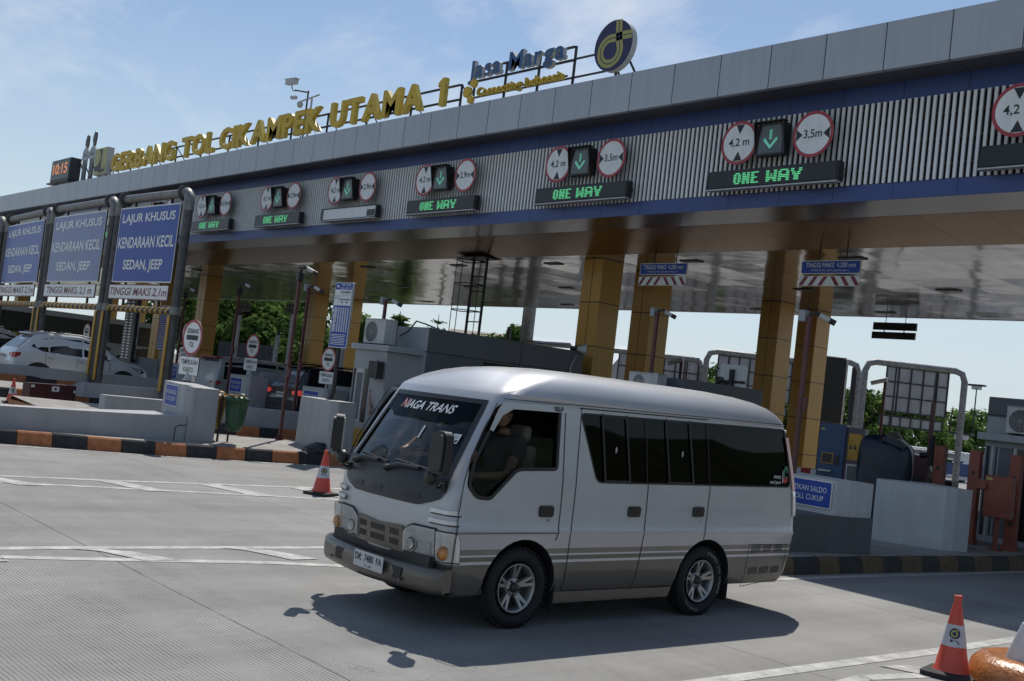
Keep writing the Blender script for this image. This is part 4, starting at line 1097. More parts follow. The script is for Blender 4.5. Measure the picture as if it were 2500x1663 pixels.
# writing on the visor and rear side window
m = MB(); m.text('ELF', 0.10, 0.040, (side_x(1.9)+0.027, 6.63-VY, 1.902), Y_, Z_, X_, 'sign_black', bold=0.03)
m.text('N', 0.015, 0.016, (side_x(1.9)+0.027, 6.565-VY, 1.91), Y_, Z_, X_, 'sign_black'); m.build('visor_badge', van)
m = MB(); sxx = side_x(1.42)-0.006
def stk(poly, mt, off=0.0): m.prism(poly, (sxx+off, 10.04-VY, 1.42), Y_, Z_, X_, 0, mt)
m.text('pesona', -0.125, 0.045, (sxx, 9.93-VY, 1.425), Y_, Z_, X_, 'decal_white', bold=0.008); m.text('wong kuwo', -0.20, 0.050, (sxx, 9.91-VY, 1.372), Y_, Z_, X_, 'decal_white', bold=0.008)
stk([(0.0, 0.07), (0.02, 0.13), (0.05, 0.135), (0.075, 0.10), (0.07, 0.055), (0.05, 0.06), (0.055, 0.10), (0.035, 0.105), (0.02, 0.06), (0.03, 0.02), (0.07, 0.03), (0.075, 0.01), (0.02, 0.0)], 'decal_green')
stk([(0.0, 0.0), (0.03, 0.02), (0.05, -0.01), (0.085, 0.02), (0.09, -0.03), (0.05, -0.05), (0.01, -0.04)], 'decal_red')
stk([(0.03, -0.09), (0.06, -0.06), (0.09, -0.06), (0.09, -0.10), (0.075, -0.12), (0.06, -0.11), (0.05, -0.12)], 'decal_blue')
stk([(-0.02, 0.10), (-0.005, 0.06), (0.0, 0.0), (0.01, -0.05), (0.0, -0.05), (-0.012, 0.0), (-0.015, 0.06)], 'decal_white', 0.001)
m.build('sticker', van)
# front: cowl, grille, bumper, plate
m = MB(); front_patch(m, -0.745, 0.745, lin((-0.745, 1.14), (-0.70, 1.07), (-0.60, 1.03), (-0.47, 0.99), (0.47, 0.99), (0.60, 1.03), (0.70, 1.07), (0.745, 1.14)), C(1.285), 'cowl_black', 0.012, 30, 5)
cw = m.build('cowl_panel', van)
m = MB()
for xc in (-0.42, -0.1, 0.40): front_patch(m, xc-0.085, xc+0.085, C(1.035), C(1.085), 'black_plastic', 0.016, 4, 2)
ws_band(m, -0.73, 0.73, lambda x: 1.225-0.02*abs(x), lambda x: 1.232-0.02*abs(x), 'sign_black', 0.014, 14)
m.build('cowl_vent', cw)
m = MB(); front_patch(m, -0.34, 0.34, lambda x: 0.575, lambda x: 0.795-0.02*(1-abs(x)/0.34), 'bronze_trim', 0.016, 14, 4); gr = m.build('grille', van)
m = MB()
for row, z in ((0, 0.728), (1, 0.645)):
    for gx, n in ((-0.235, 4), (0.0, 7), (0.235, 4)):
        for k in range(n):
            x = gx+(k-(n-1)/2)*0.031
            front_patch(m, x-0.010, x+0.010, C(z-0.026), C(z+0.026), 'sign_black', 0.019, 1, 1)
m.build('grille_slot', gr)
m = MB(); prof = [(0.055, 0.34), (0.085, 0.325), (0.105, 0.36), (0.110, 0.43), (0.105, 0.50), (0.085, 0.522), (0.03, 0.525)]
xs_ = [-0.872+1.744*i/40 for i in range(41)]
vs = []
for x in xs_:
    k = max(0, abs(x)-0.79)/0.082
    for o_, z in prof:
        xx = x; yb = 5.455+(abs(x)/0.80)**2*0.085-o_
        if k > 0: yb = yb+0.055*k*k; xx = x
        vs.append(Vector((xx, yb-VY, z-0.02*(1-abs(x)))))
np_ = len(prof)
m.add(vs, [(i*np_+j, (i+1)*np_+j, (i+1)*np_+j+1, i*np_+j+1) for i in range(40) for j in range(np_-1)], 'bronze_trim', True)
for s in (1, -1):
    e = [Vector((s*0.872, 5.455+0.101+0.055-o_-VY, z)) for o_, z in prof]
    bk = [Vector((s*0.872, 5.60-VY, z)) for o_, z in prof]
    m.add(e+bk, [(j, j+1, np_+j+1, np_+j) if s > 0 else (j, np_+j, np_+j+1, j+1) for j in range(np_-1)], 'bronze_trim', True)
bmp = m.build('bumper', van)
m = MB()
for s in (1, -1): m.prism(rounded([(-0.10, -0.05), (0.085, -0.05), (0.10, 0.05), (-0.10, 0.05)], 0.02), (s*0.40, 5.358-VY+0.008, 0.425), X_, Z_, S_, 0.02, 'sign_black')
for x in (-0.55, 0.50, 0.26): m.cyl((x, 5.37-VY, 0.38), (x, 5.352-VY, 0.38), 0.013, 'bronze_trim', n=12)
m.box(-0.72, 0.72, 5.47-VY, 5.60-VY, 0.50, 0.60, 'sign_black')
m.build('fog_recess', bmp)
pl = MB(); pl.rect(0.43, 0.135, (0.085, 5.318-VY, 0.452), X_, Z_, S_, 0.006, 'number_plate', rc=0.008)
pl.text('DK  7480  FA', 0.395, 0.062, (0.085, 5.318-VY, 0.468), X_, Z_, S_, 'sign_black', bold=0.01); pl.text('11·28', 0.09, 0.020, (0.085, 5.318-VY, 0.406), X_, Z_, S_, 'sign_black')
for x in (-0.062, 0.175): pl.disc((x+0.03, 5.316-VY, 0.478), 0.008, X_, Z_, S_, 0.002, 'sign_black', 10)
pl.build('number_plate', van)
# wipers
for x0, x1 in ((-0.62, -0.05), (-0.05, 0.50)):
    m = MB(); zf = 1.262
    m.tube([(x0+0.02, front_y(x0, 1.235)-0.045-VY, 1.235), (x0+0.20, front_y(x0+0.2, 1.275)-0.045-VY, 1.285), (x0+0.45, front_y(x0+0.45, 1.27)-0.03-VY, 1.285)], 0.016, 'black_plastic', 6)
    m.tube([(x0+0.10, front_y(x0+0.1, 1.30)-0.02-VY, 1.312), (x1, front_y(x1, 1.29)-0.02-VY, 1.282)], 0.012, 'black_plastic', 6)
    m.lathe([(0.0, 0.03), (0.028, 0.02), (0.03, -0.02)], 'black_plastic', (x0+0.02, front_y(x0, 1.235)-0.02-VY, 1.235), 'Y', 12); m.build('wiper', van)
# wheels
def wheel(y, s, letters_=None):
    w = thing('wheel', None, None, (s*0.72, y-VY, WRAD)); w.parent = van
    for k in ('label', 'category'):
        if k in w: del w[k]
    m = MB(); q = s
    prof = [(0.205, -0.02), (0.235, 0.095), (0.27, 0.118), (0.305, 0.115), (0.328, 0.098), (0.343, 0.07), (0.345, 0.03), (0.345, -0.03), (0.343, -0.07), (0.328, -0.10), (0.22, -0.11)]
    m.lathe([(r_, h*q) for r_, h in prof], 'tyre_rubber', (0, 0, 0), 'X', 48)
    for k in range(48):   # tread lugs
        a = 2*PI*k/48
        for hh in (0.078, -0.03):
            Mx = Matrix.Rotation(a, 4, 'X')
            m.box(hh*q-0.022, hh*q+0.022, -0.013, 0.013, 0.336, 0.349, 'tyre_rubber', Mx)
    if letters_:
        for txt, a0, da in letters_:
            for i, ch in enumerate(txt):
                if ch == ' ': continue
                a = R(a0-da*i)
                up = Vector((0, math.cos(a), math.sin(a))); rt = Vector((0, math.sin(a), -math.cos(a)))
                if s > 0: m.text(ch, 0.024, 0.030, Vector((q*0.119, 0, 0))+up*0.284, rt, up, X_*q, 'tyre_letter', bold=0.02, res=2)
    ty = m.build('tyre', w)
    m = MB(); m.lathe([(0.205, 0.092*q), (0.212, 0.102*q), (0.203, 0.103*q), (0.190, 0.085*q), (0.183, 0.0), (0.19, -0.09*q)], 'alloy', (0, 0, 0), 'X', 48)
    m.lathe([(0.183, 0.01*q), (0.0, 0.005*q)], 'alloy_dark', (0, 0, 0), 'X', 32)
    for k in range(5):
        for dlt in (-9, 9):
            a = R(90+72*k+dlt*0.55); a2 = R(90+72*k+dlt*1.05)
            d1 = Vector((0, math.cos(a), math.sin(a))); d2 = Vector((0, math.cos(a2), math.sin(a2)))
            t1 = Vector((0, -math.sin(a), math.cos(a)))*0.018; t2 = Vector((0, -math.sin(a2), math.cos(a2)))*0.012
            A, B_ = d1*0.062, d2*0.196
            hi = X_*q
            vs = [A-t1+hi*0.055, A+t1+hi*0.055, B_+t2+hi*0.092, B_-t2+hi*0.092, A-t1*1.1+hi*0.02, A+t1*1.1+hi*0.02, B_+t2*1.2+hi*0.05, B_-t2*1.2+hi*0.05]
            fs = [(0, 1, 2, 3), (4, 5, 1, 0), (5, 6, 2, 1), (6, 7, 3, 2), (7, 4, 0, 3)]
            m.add(vs, fs if q < 0 else [tuple(reversed(f)) for f in fs], 'alloy')
    m.lathe([(0.085, 0.0), (0.085, 0.05*q), (0.076, 0.062*q), (0.045, 0.062*q)], 'alloy', (0, 0, 0), 'X', 28)
    m.lathe([(0.045, 0.062*q), (0.044, 0.075*q), (0.036, 0.088*q), (0.0, 0.092*q)], 'alloy_dark', (0, 0, 0), 'X', 24)
    for k in range(5):
        a = R(54+72*k); c = Vector((q*0.058, 0.063*math.cos(a), 0.063*math.sin(a))); m.cyl(c, c+X_*q*0.018, 0.011, 'alloy_dark', n=8)
    m.build('rim', w)
    return w
for s in (1, -1):
    wheel(WF, s); wheel(WR, s, [('DYNAPRO AT2 XTREME', 78, 6.0), ('HANKOOK', 262, 7.0)])
m = MB(); m.box(-0.6, 0.6, 6.2-VY, 9.2-VY, 0.28, 0.5, 'interior_dark'); m.cyl((-0.62, WR-VY, 0.345), (0.62, WR-VY, 0.345), 0.07, 'interior_dark'); m.cyl((-0.62, WF-VY, 0.345), (0.62, WF-VY, 0.345), 0.05, 'interior_dark')
m.box(-0.68, 0.68, 5.70-VY, 10.2-VY, 0.30, 0.34, 'interior_dark'); m.build('chassis', van)
m = MB()
for s in (1, -1):
    pass
# inside the cab
for xs2 in (0.42, -0.42):
    m = MB(); m.box(xs2-0.24, xs2+0.24, 6.05-VY, 6.50-VY, 0.96, 1.12, 'seat_cloth'); m.box(xs2-0.22, xs2+0.22, 6.47-VY, 6.60-VY, 1.06, 1.55, 'seat_cloth', Matrix.Translation((0, 0, 0))); m.box(xs2-0.12, xs2+0.12, 6.52-VY, 6.61-VY, 1.57, 1.72, 'seat_cloth'); m.build('seat', van, bevel=0.04, seg=3)
m = MB(); m.box(-0.72, 0.72, 5.62-VY, 5.86-VY, 1.02, 1.20, 'interior_dark'); m.box(-0.70, 0.70, 5.58-VY, 5.72-VY, 1.19, 1.235, 'maroon_plastic'); m.build('dashboard', van, bevel=0.02)
m = MB()
ring = [Vector((-0.40+0.19*math.cos(2*PI*i/24), 5.96-VY+0.10*math.sin(2*PI*i/24), 1.26+0.16*math.sin(2*PI*i/24))) for i in range(25)]
m.tube(ring, 0.014, 'black_plastic', 8, caps=False); m.tube([(-0.40, 5.96-VY, 1.26), (-0.40, 5.80-VY, 1.10)], 0.025, 'black_plastic', 8); m.tube([(-0.58, 5.96-VY, 1.26), (-0.22, 5.96-VY, 1.26)], 0.015, 'black_plastic', 6); m.build('steering_wheel', van)
m = MB(); m.rect(0.22, 0.06, (0.0, 5.90-VY, 1.80), X_, Z_, Y_, 0.02, 'black_plastic', rc=0.02); m.build('cabin_mirror', van)
m = MB()
for yy in (7.4, 8.2, 9.0, 9.7):
    for xs2 in (-0.5, 0.45): m.box(xs2-0.27, xs2+0.27, yy-VY, yy+0.12-VY, 1.0, 1.66, 'seat_dark')
m.build('rear_seat', van, bevel=0.03)

def skin_person(name, pts, edges, radii, mname, label=None, parent=None, sub=2):
    """one continuous body grown from a posed skeleton"""
    me = bpy.data.meshes.new(name); me.from_pydata([tuple(p) for p in pts], edges, [])
    o = bpy.data.objects.new(name, me); COL.objects.link(o)
    sk = o.modifiers.new('skin', 'SKIN'); sk.use_smooth_shade = True
    for i, r_ in enumerate(radii):
        me.skin_vertices[0].data[i].radius = (r_, r_) if not isinstance(r_, tuple) else r_
    me.skin_vertices[0].data[0].use_root = True
    ss = o.modifiers.new('smooth', 'SUBSURF'); ss.levels = sub; ss.render_levels = sub
    dg = bpy.context.evaluated_depsgraph_get(); bpy.context.view_layer.update()
    dg = bpy.context.evaluated_depsgraph_get()
    nm2 = bpy.data.meshes.new_from_object(o.evaluated_get(dg)); o.modifiers.clear(); o.data = nm2
    nm2.materials.clear(); nm2.materials.append(MATS[mname])
    for p in nm2.polygons: p.use_smooth = True
    if parent: o.parent = parent
    return o
def head_mb(c, yaw, scale=1.0):
    """a head with brow, nose, mouth, eyes and ears; faces -Y before yaw"""
    m = MB(); n, r_ = 20, 14; vs = []; M = Matrix.Translation(c) @ Matrix.Rotation(yaw, 4, 'Z') @ Matrix.Scale(scale, 4)
    for i in range(r_+1):
        t = PI*i/r_; z = math.cos(t)
        for k in range(n):
            a = 2*PI*k/n; x = math.sin(t)*math.sin(a); y = -math.sin(t)*math.cos(a)
            sx, sy, sz = 0.078, 0.098, 0.118
            if z < 0: sx *= 1-0.22*(-z)**1.3; sy *= 1-0.10*(-z)
            px, py, pz = x*sx, y*sy, z*sz
            fr = max(0, math.cos(a))**6*math.sin(t)
            if -0.28 < z < 0.12: py -= 0.022*fr*max(0, 1-abs(x)*6)*(1-abs(z+0.15)*2.5)
            if 0.05 < z < 0.28: py += 0.008*max(0, math.cos(a))**2*(1 if 0.15 < abs(x) < 0.55 else 0)
            vs.append(M @ Vector((px, py, pz)))
    m.add(vs, [(i*n+k, (i+1)*n+k, (i+1)*n+(k+1) % n, i*n+(k+1) % n) for i in range(r_) for k in range(n)], 'skin', True)
    for s in (1, -1):
        m.lathe([(0.0, -0.006), (0.02, -0.004), (0.03, 0.004), (0.018, 0.01)], 'skin', (0, 0, 0), 'X', 10); q = len(m.v)-40
        for j in range(q, len(m.v)): m.v[j] = tuple(M @ (Vector((m.v[j][0]*s+s*0.078, m.v[j][1]+0.01, m.v[j][2]-0.005))))
        e0 = len(m.v); m.disc((0, 0, 0), 0.012, X_, Z_, S_, 0.002, 'hair', 10, ry=0.006)
        for j in range(e0, len(m.v)): m.v[j] = tuple(M @ (Vector(m.v[j])+Vector((s*0.031, -0.0905, 0.018))))
    e0 = len(m.v); m.disc((0, 0, 0), 0.022, X_, Z_, S_, 0.002, 'decal_red', 12, ry=0.005)
    for j in range(e0, len(m.v)): m.v[j] = tuple(M @ (Vector(m.v[j])+Vector((0, -0.086, -0.058))))
    return m
def hair_mb(c, yaw, scale=1.0):
    m = MB(); n, r_ = 20, 8; vs = []; M = Matrix.Translation(c) @ Matrix.Rotation(yaw, 4, 'Z') @ Matrix.Scale(scale, 4)
    for i in range(r_+1):
        for k in range(n):
            a = 2*PI*k/n; back = (1-math.cos(a))/2; t = (0.30+0.28*back)*PI*i/r_
            vs.append(M @ Vector((math.sin(t)*math.sin(a)*0.085, -math.sin(t)*math.cos(a)*0.104+0.003, math.cos(t)*0.126)))
    m.add(vs, [(i*n+k, (i+1)*n+k, (i+1)*n+(k+1) % n, i*n+(k+1) % n) for i in range(r_) for k in range(n)], 'hair', True)
    return m
def seated_person(loc, yaw, label, shirt, armpose):
    t = thing('person', label, 'person', loc, yaw)
    # y forward is -Y; hips at the origin on the seat
    P = [(0, 0, 0.09), (0, 0.03, 0.28), (0, 0.04, 0.46), (0, 0.03, 0.56), (0, 0.0, 0.62), (0.18, 0.03, 0.49), (-0.18, 0.03, 0.49)]
    Rr = [0.155, 0.135, (0.15, 0.11), 0.06, 0.055, 0.062, 0.062]
    E_ = [(0, 1), (1, 2), (2, 3), (3, 4), (2, 5), (2, 6)]
    for s, idx in ((1, 5), (-1, 6)):
        el, ha = armpose[s]; k = len(P); P += [el, ha]; Rr += [0.046, 0.032]; E_ += [(idx, k), (k, k+1)]
        # palm, four fingers and a thumb
        d = (Vector(ha)-Vector(el)).normalized(); u = d.orthogonal().normalized(); v = d.cross(u)
        pal = Vector(ha)+d*0.07; j = len(P); P.append(tuple(pal)); Rr.append(0.028); E_.append((k+1, j))
        for fi, (off, ln) in enumerate(((-0.03, 0.075), (-0.01, 0.085), (0.01, 0.08), (0.03, 0.062))):
            a = pal+u*off+d*0.03; b_ = a+d*ln*0.55-v*0.01; c_ = b_+d*ln*0.3-v*0.035
            j2 = len(P); P += [tuple(a), tuple(b_), tuple(c_)]; Rr += [0.010, 0.009, 0.008]; E_ += [(j, j2), (j2, j2+1), (j2+1, j2+2)]
        a = pal-d*0.03+u*0.035; j2 = len(P); P += [tuple(a), tuple(a+u*0.02+d*0.04)]; Rr += [0.012, 0.010]; E_ += [(j, j2), (j2, j2+1)]
    for s in (1, -1):
        k = len(P); P += [(s*0.10, -0.02, 0.08), (s*0.13, -0.40, 0.10), (s*0.13, -0.42, -0.20)]; Rr += [0.095, 0.065, 0.05]; E_ += [(0, k), (k, k+1), (k+1, k+2)]
    skin_person('body', P, E_, Rr, 'skin', parent=t)
    # shirt follows trunk and upper arms
    P2 = P[:3]+[P[5], P[6]]; R2 = [0.172, 0.152, (0.166, 0.126), 0.078, 0.078]; E2 = [(0, 1), (1, 2), (2, 3), (2, 4)]
    for s, idx, par in ((1, 5, 3), (-1, 6, 4)):
        el, ha = armpose[s]; mid = tuple(Vector(P[idx])*0.4+Vector(el)*0.6); k = len(P2); P2.append(mid); R2.append(0.062); E2.append((par, k))
    skin_person('shirt', P2, E2, R2, shirt, parent=t)
    k0 = len(P2)
    head_mb(Vector((0, -0.03, 0.735)), 0.0).build('head', t); hair_mb(Vector((0, -0.03, 0.735)), 0.0).build('hair', t)
    P3 = [(0, 0.0, 0.08)]; R3 = [0.165]; E3 = []
    for s in (1, -1):
        k = len(P3); P3 += [(s*0.10, -0.03, 0.085), (s*0.13, -0.39, 0.105), (s*0.13, -0.43, -0.15)]; R3 += [0.11, 0.08, 0.065]; E3 += [(0, k), (k, k+1), (k+1, k+2)]
    skin_person('trousers', P3, E3, R3, 'shirt_dark', parent=t)
    return t
seated_person((VX+0.44, 6.34, 1.07), R(12), 'passenger in dark shirt behind the half lowered side window of the minibus', 'shirt_dark',
              {1: ((0.26, -0.22, 0.22), (0.14, -0.42, 0.20)), -1: ((-0.27, -0.16, 0.24), (-0.10, -0.38, 0.16))})
seated_person((VX-0.42, 6.34, 1.07), 0, 'driver holding the steering wheel behind the minibus windscreen', 'seat_dark',
              {1: ((0.26, -0.20, 0.28), (0.15, -0.36, 0.27)), -1: ((-0.26, -0.20, 0.28), (-0.15, -0.36, 0.27))})
# ------------------------------------------------------------------ islands
mat('barrier_grey', (0.40, 0.405, 0.41), 0.65, var=0.07, scale=1.3, streak=0.10, bump=0.10, bscale=25)
mat('barrier_white', (0.56, 0.57, 0.57), 0.6, var=0.08, scale=1.5, streak=0.10, bump=0.1, bscale=25)
mat('barrier_dark_grey', (0.115, 0.12, 0.125), 0.65, var=0.10, scale=1.5, bump=0.1, bscale=25)  # darker grey of the lower part of the two tone barrier
def island(label, east, width, h=0.25, stones=0.595, y_first=6.45, first='kerb_orange', alt='kerb_black', west=None):
    """kerbed island; east is its kerb line from south to north"""
    zg = lambda x: ground_z(x)
    W = west or [(x-width, y) for x, y in east]
    t = thing('traffic_island', None, None); tag(t, kind='structure')
    for k in ('label', 'category'):
        if k in t: del t[k]
    m = MB(); n = len(east)
    E3 = [Vector((x-0.13, y, zg(x)+h)) for x, y in east]; W3 = [Vector((x+0.13, y, zg(x)+h)) for x, y in W]
    m.add(E3+W3, [(i, i+1, n+i+1, n+i) for i in range(n-1)], 'pavement_concrete'); m.build('pavement', t)
    m = MB()
    def run(line, sgn):
        pts = []; L_ = 0
        for (x0, y0), (x1, y1) in zip(line[:-1], line[1:]):
            k = max(1, int(math.hypot(x1-x0, y1-y0)/0.05))
            for i in range(k): pts.append((x0+(x1-x0)*i/k, y0+(y1-y0)*i/k))
        pts.append(line[-1])
        acc = 0; segs = [[pts[0]]]
        for a, c in zip(pts[:-1], pts[1:]):
            key0 = math.floor((a[1]-y_first)/stones); key1 = math.floor((c[1]-y_first)/stones)
            segs[-1].append(c)
            if key0 != key1: segs.append([c])
        rnd = random.Random(int(abs(line[0][0])*100))
        for sg in segs:
            if len(sg) < 2: continue
            ym = sum(p[1] for p in sg)/len(sg); key = math.floor((ym-y_first)/stones)
            mt = first if key % 2 == 0 else alt
            jx, jz = rnd.uniform(-0.008, 0.008), rnd.uniform(-0.008, 0.006)
            g_ = 0.006; A, B_ = sg[0], sg[-1]
            prof = [(0.0, -0.02), (-0.02, h*0.55), (-0.035, h-0.03), (-0.06, h), (-0.16, h+0.002)]
            vs = []
            for (x, y) in (A, B_):
                for dx, z in prof: vs.append(Vector((x+sgn*(dx+jx), y, zg(x)+z+jz*(z > 0.05))))
            vs[:5] = [v+Vector((0, g_, 0)) for v in vs[:5]]; vs[5:] = [v-Vector((0, g_, 0)) for v in vs[5:]]
            k = 5; fs = [(j, k+j, k+j+1, j+1) for j in range(4)]
            if sgn < 0: fs = [tuple(reversed(f)) for f in fs]
            m.add(vs, fs, mt)
            m.add(vs, [(4, 3, 2, 1, 0) if sgn > 0 else (0, 1, 2, 3, 4), (5, 6, 7, 8, 9) if sgn > 0 else (9, 8, 7, 6, 5)], mt)
    run(east, 1); run(W, -1)
    x0, y0 = east[0]; x1, _ = W[0]; zz = zg(x0)
    m.box(x1, x0, y0-0.01, y0+0.15, zz, zz+h-0.005, first)
    m.build('kerb', t)
    return t
IC = [(-21.1, 2.0), (-20.9, 5.5), (-20.72, 6.9), (-20.5, 7.9), (-20.22, 9.0), (-20.08, 10.2), (-19.96, 12.0), (-19.9, 14), (-19.9, 40)]
island('', IC, 2.25, 0.25)
IA = [(-8.62, 11.8), (-8.47, 13.0), (-8.43, 14.4), (-8.36, 16.0), (-8.25, 17.8), (-8.18, 19.2), (-8.12, 40)]
island('', IA, 2.4, 0.22, 0.53, 14.42, 'kerb_faded', 'kerb_black')
island('', [(-14.35, 13.2), (-14.2, 15), (-14.1, 40)], 2.1, 0.22)
ID_ = [(-25.3, 8.2), (-24.75, 11.2), (-24.45, 12.6), (-24.35, 13.3), (-24.3, 14.5), (-24.4, 40)]
island('', ID_, 2.1, 0.24, 0.595, 12.62, 'kerb_orange', 'kerb_black')
IE = [(-29.15, 8.0), (-28.95, 10.1), (-28.86, 11.1), (-28.75, 13), (-28.8, 40)]
island('', IE, 2.0, 0.25, 0.6, 10.0)
IF = [(-33.2, 7.6), (-33.3, 9.4), (-33.5, 11.0), (-33.4, 13), (-33.5, 40)]
island('', IF, 2.0, 0.25, 0.9, 7.7)
island('', [(-38.2, 7), (-38.0, 40)], 2.0, 0.25, 0.9, 7.7)
island('', [(-42.6, 7), (-42.4, 40)], 2.0, 0.25, 0.9, 7.7)

def blue_notice(parent, O, u, v, nrm, w=0.80, h=0.43):
    m = MB(); m.rect(w, h, Vector(O)+Vector(nrm)*0.016, u, v, nrm, 0.012, 'sign_white', rc=0.03)
    m.rect(w-0.03, h-0.03, Vector(O)+Vector(nrm)*0.019, u, v, nrm, 0, 'sign_blue', rc=0.022)
    m.text('PASTIKAN SALDO', w*0.80, h*0.20, Vector(O)+Vector(nrm)*0.019+Vector(v)*h*0.16, u, v, nrm, 'sign_white', bold=0.0)
    m.text('E-TOLL CUKUP', w*0.70, h*0.20, Vector(O)+Vector(nrm)*0.019-Vector(v)*h*0.16, u, v, nrm, 'sign_white', bold=0.0)
    m.build('notice_panel', parent)
def plan_block(mb, poly, z0, z1, m, z1b=None, taper=0.0):
    """vertical block on a plan polygon (counter clockwise)"""
    n = len(poly); cx = sum(p[0] for p in poly)/n; cy = sum(p[1] for p in poly)/n
    zt = z1b or [z1]*n
    lo = [Vector((x, y, z0)) for x, y in poly]; hi = [Vector((x+(cx-x)*taper, y+(cy-y)*taper, zt[i])) for i, (x, y) in enumerate(poly)]
    mb.add(lo+hi, [(i, (i+1) % n, n+(i+1) % n, n+i) for i in range(n)], m); mb.add(hi, [tuple(range(n))], m)
# near left island: long low wall rising to a block with a blue notice
t = thing('concrete_barrier', 'long low grey concrete wall on the near left island ending with blue notice', 'barrier', (0, 0, 0))
m = MB(); z0 = 0.22
plan_block(m, [(-21.65, 2.2), (-21.22, 2.2), (-21.12, 6.2), (-21.04, 7.7), (-20.86, 9.0), (-20.80, 9.66), (-22.1, 9.66), (-21.9, 9.2), (-21.55, 7.7), (-21.60, 6.2)], z0, 0.70, 'barrier_grey', [0.66, 0.66, 0.67, 0.70, 0.74, 0.75, 0.75, 0.745, 0.70, 0.67]); m.build('low_wall', t, bevel=0.03)
m = MB(); plan_block(m, [(-20.93, 9.60), (-20.79, 9.72), (-20.84, 10.32), (-22.3, 10.45), (-22.42, 9.85), (-22.32, 9.76)], z0, 1.36, 'barrier_grey', [1.37, 1.35, 1.35, 1.39, 1.40, 1.40]); m.build('end_block', t, bevel=0.03)
u = Vector((1.39, -0.16, 0)).normalized(); nrm = Vector((-0.16, -1.39, 0)).normalized()
blue_notice(t, (-21.72, 9.69, 1.12), u, Z_, nrm, 0.80, 0.44)
t = thing('bent_rod', 'thin bent black rod standing on the kerb before the low grey wall', 'rod', (-20.62, 9.35, 0.24))
m = MB(); m.tube([(0, 0, 0), (0, 0, 0.30), (0.03, 0.06, 0.345), (0.05, 0.20, 0.35)], 0.012, 'black_plastic', 6); m.build('rod', t)
t = thing('concrete_block', 'plain grey concrete block on the near left island under the tall tariff board', 'barrier', (0, 0, 0))
m = MB(); plan_block(m, [(-21.62, 12.66), (-20.08, 12.50), (-19.98, 12.66), (-20.18, 13.25), (-21.7, 13.45), (-21.78, 12.78)], z0, 1.37, 'barrier_grey', None, 0.02); m.build('block', t, bevel=0.03)
# right island
t = thing('concrete_barrier', 'two tone concrete barrier with blue notice right behind the minibus tail', 'barrier', (0, 0, 0))
m = MB(); z0 = 0.19
plan_block(m, [(-10.2, 12.6), (-9.05, 12.6), (-8.86, 14.15), (-8.74, 14.47), (-8.63, 14.97), (-10.35, 15.2)], z0, 0.76, 'barrier_dark_grey'); m.build('low_wall', t, bevel=0.02)
m = MB(); plan_block(m, [(-10.3, 14.20), (-8.87, 14.23), (-8.76, 14.47), (-8.66, 14.95), (-10.32, 15.15)], 0.755, 1.27, 'barrier_white'); m.build('end_block', t, bevel=0.03)
u = Vector((1.43, 0.03, 0)).normalized(); nrm = Vector((0.03, -1.43, 0)).normalized()
blue_notice(t, (on_y(2034, 1184, 14.21).x-0.43, 14.205, 1.04), u, Z_, nrm, 0.86, 0.40)
t = thing('concrete_block', 'big pale concrete block on the right island beside the orange posts', 'barrier', (0, 0, 0))
m = MB(); plan_block(m, [(-9.95, 17.22), (-8.93, 17.70), (-8.82, 17.86), (-8.74, 18.25), (-9.7, 18.75), (-10.1, 17.5)], z0, 1.26, 'barrier_white'); m.build('block', t, bevel=0.025)
# farther left islands
def far_barrier(label, corner, top, wall_y0, wx, zwall, nw=0.75, notice=True, zb=None):
    """corner = (x,y) of the SE edge of the end block"""
    x, y = corner; zg = ground_z(x)+0.2
    t = thing('concrete_barrier', label, 'barrier', (0, 0, 0))
    m = MB(); plan_block(m, [(x-1.25, y), (x-0.08, y-0.05), (x, y+0.05), (x, y+0.65), (x-1.25, y+0.75)], zg, top, 'barrier_grey'); m.build('end_block', t, bevel=0.03)
    if wall_y0 is not None:
        m = MB(); plan_block(m, [(wx-0.42, wall_y0+0.55), (wx-0.3, wall_y0), (wx, wall_y0+0.55), (x, y+0.3), (x-0.45, y+0.3)], zg, zwall, 'barrier_grey', [zwall, zg+0.08, zwall, zwall+0.02, zwall+0.02]); m.build('low_wall', t, bevel=0.03)
    if notice: blue_notice(t, (x-0.68, y-0.035, top-0.30), X_, Z_, S_, 0.74, 0.42)
    return t
p = on_x(609, 918.6, -28.75); far_barrier('grey barrier with blue notice behind the trash bins, on the third island', (p.x, p.y), p.z, 9.9, -28.85, 0.95)
t = thing('concrete_wall', 'low grey concrete wall behind the trash bins and the red camera pole', 'barrier', (0, 0, 0))
p0 = on_x(575, 993, -24.75); p1 = on_x(733, 1002, -24.55)
m = MB(); plan_block(m, [(-25.2, 9.5), (-24.85, 9.5), (p0.x, p0.y-0.4), (p1.x, p1.y+0.4), (p1.x-0.45, p1.y+0.4), (p0.x-0.45, p0.y-0.4)], ground_z(-24.7)+0.2, p0.z, 'barrier_grey'); m.build('wall', t, bevel=0.03)
p = on_x(798, 952, -24.5); t = far_barrier('grey barrier with half hidden blue notice behind the plain block and tariff board', (p.x, p.y), p.z+0.02, None, 0, 0)
q = on_x(448, 889, -33.4); far_barrier('grey barrier with blue notice half hidden by the nearest toll sign', (q.x, q.y), q.z, 9.0, -33.5, 1.10)
q = on_x(345, 873, -38.0); far_barrier('small far grey barrier with blue notice left of the nearest sign portal post', (q.x, q.y), q.z, None, 0, 0)
def grey_block(label, px, py, X, w=1.2, d=0.8, hgt=1.1):
    q = on_x(px, py, X); t = thing('concrete_block', label, 'barrier', (q.x, q.y, q.z)); m = MB()
    plan_block(m, [(-w, 0), (-0.06, -0.05), (0, 0.04), (0, d), (-w, d+0.05)], -hgt, 0, 'barrier_grey'); m.build('block', t, bevel=0.03)
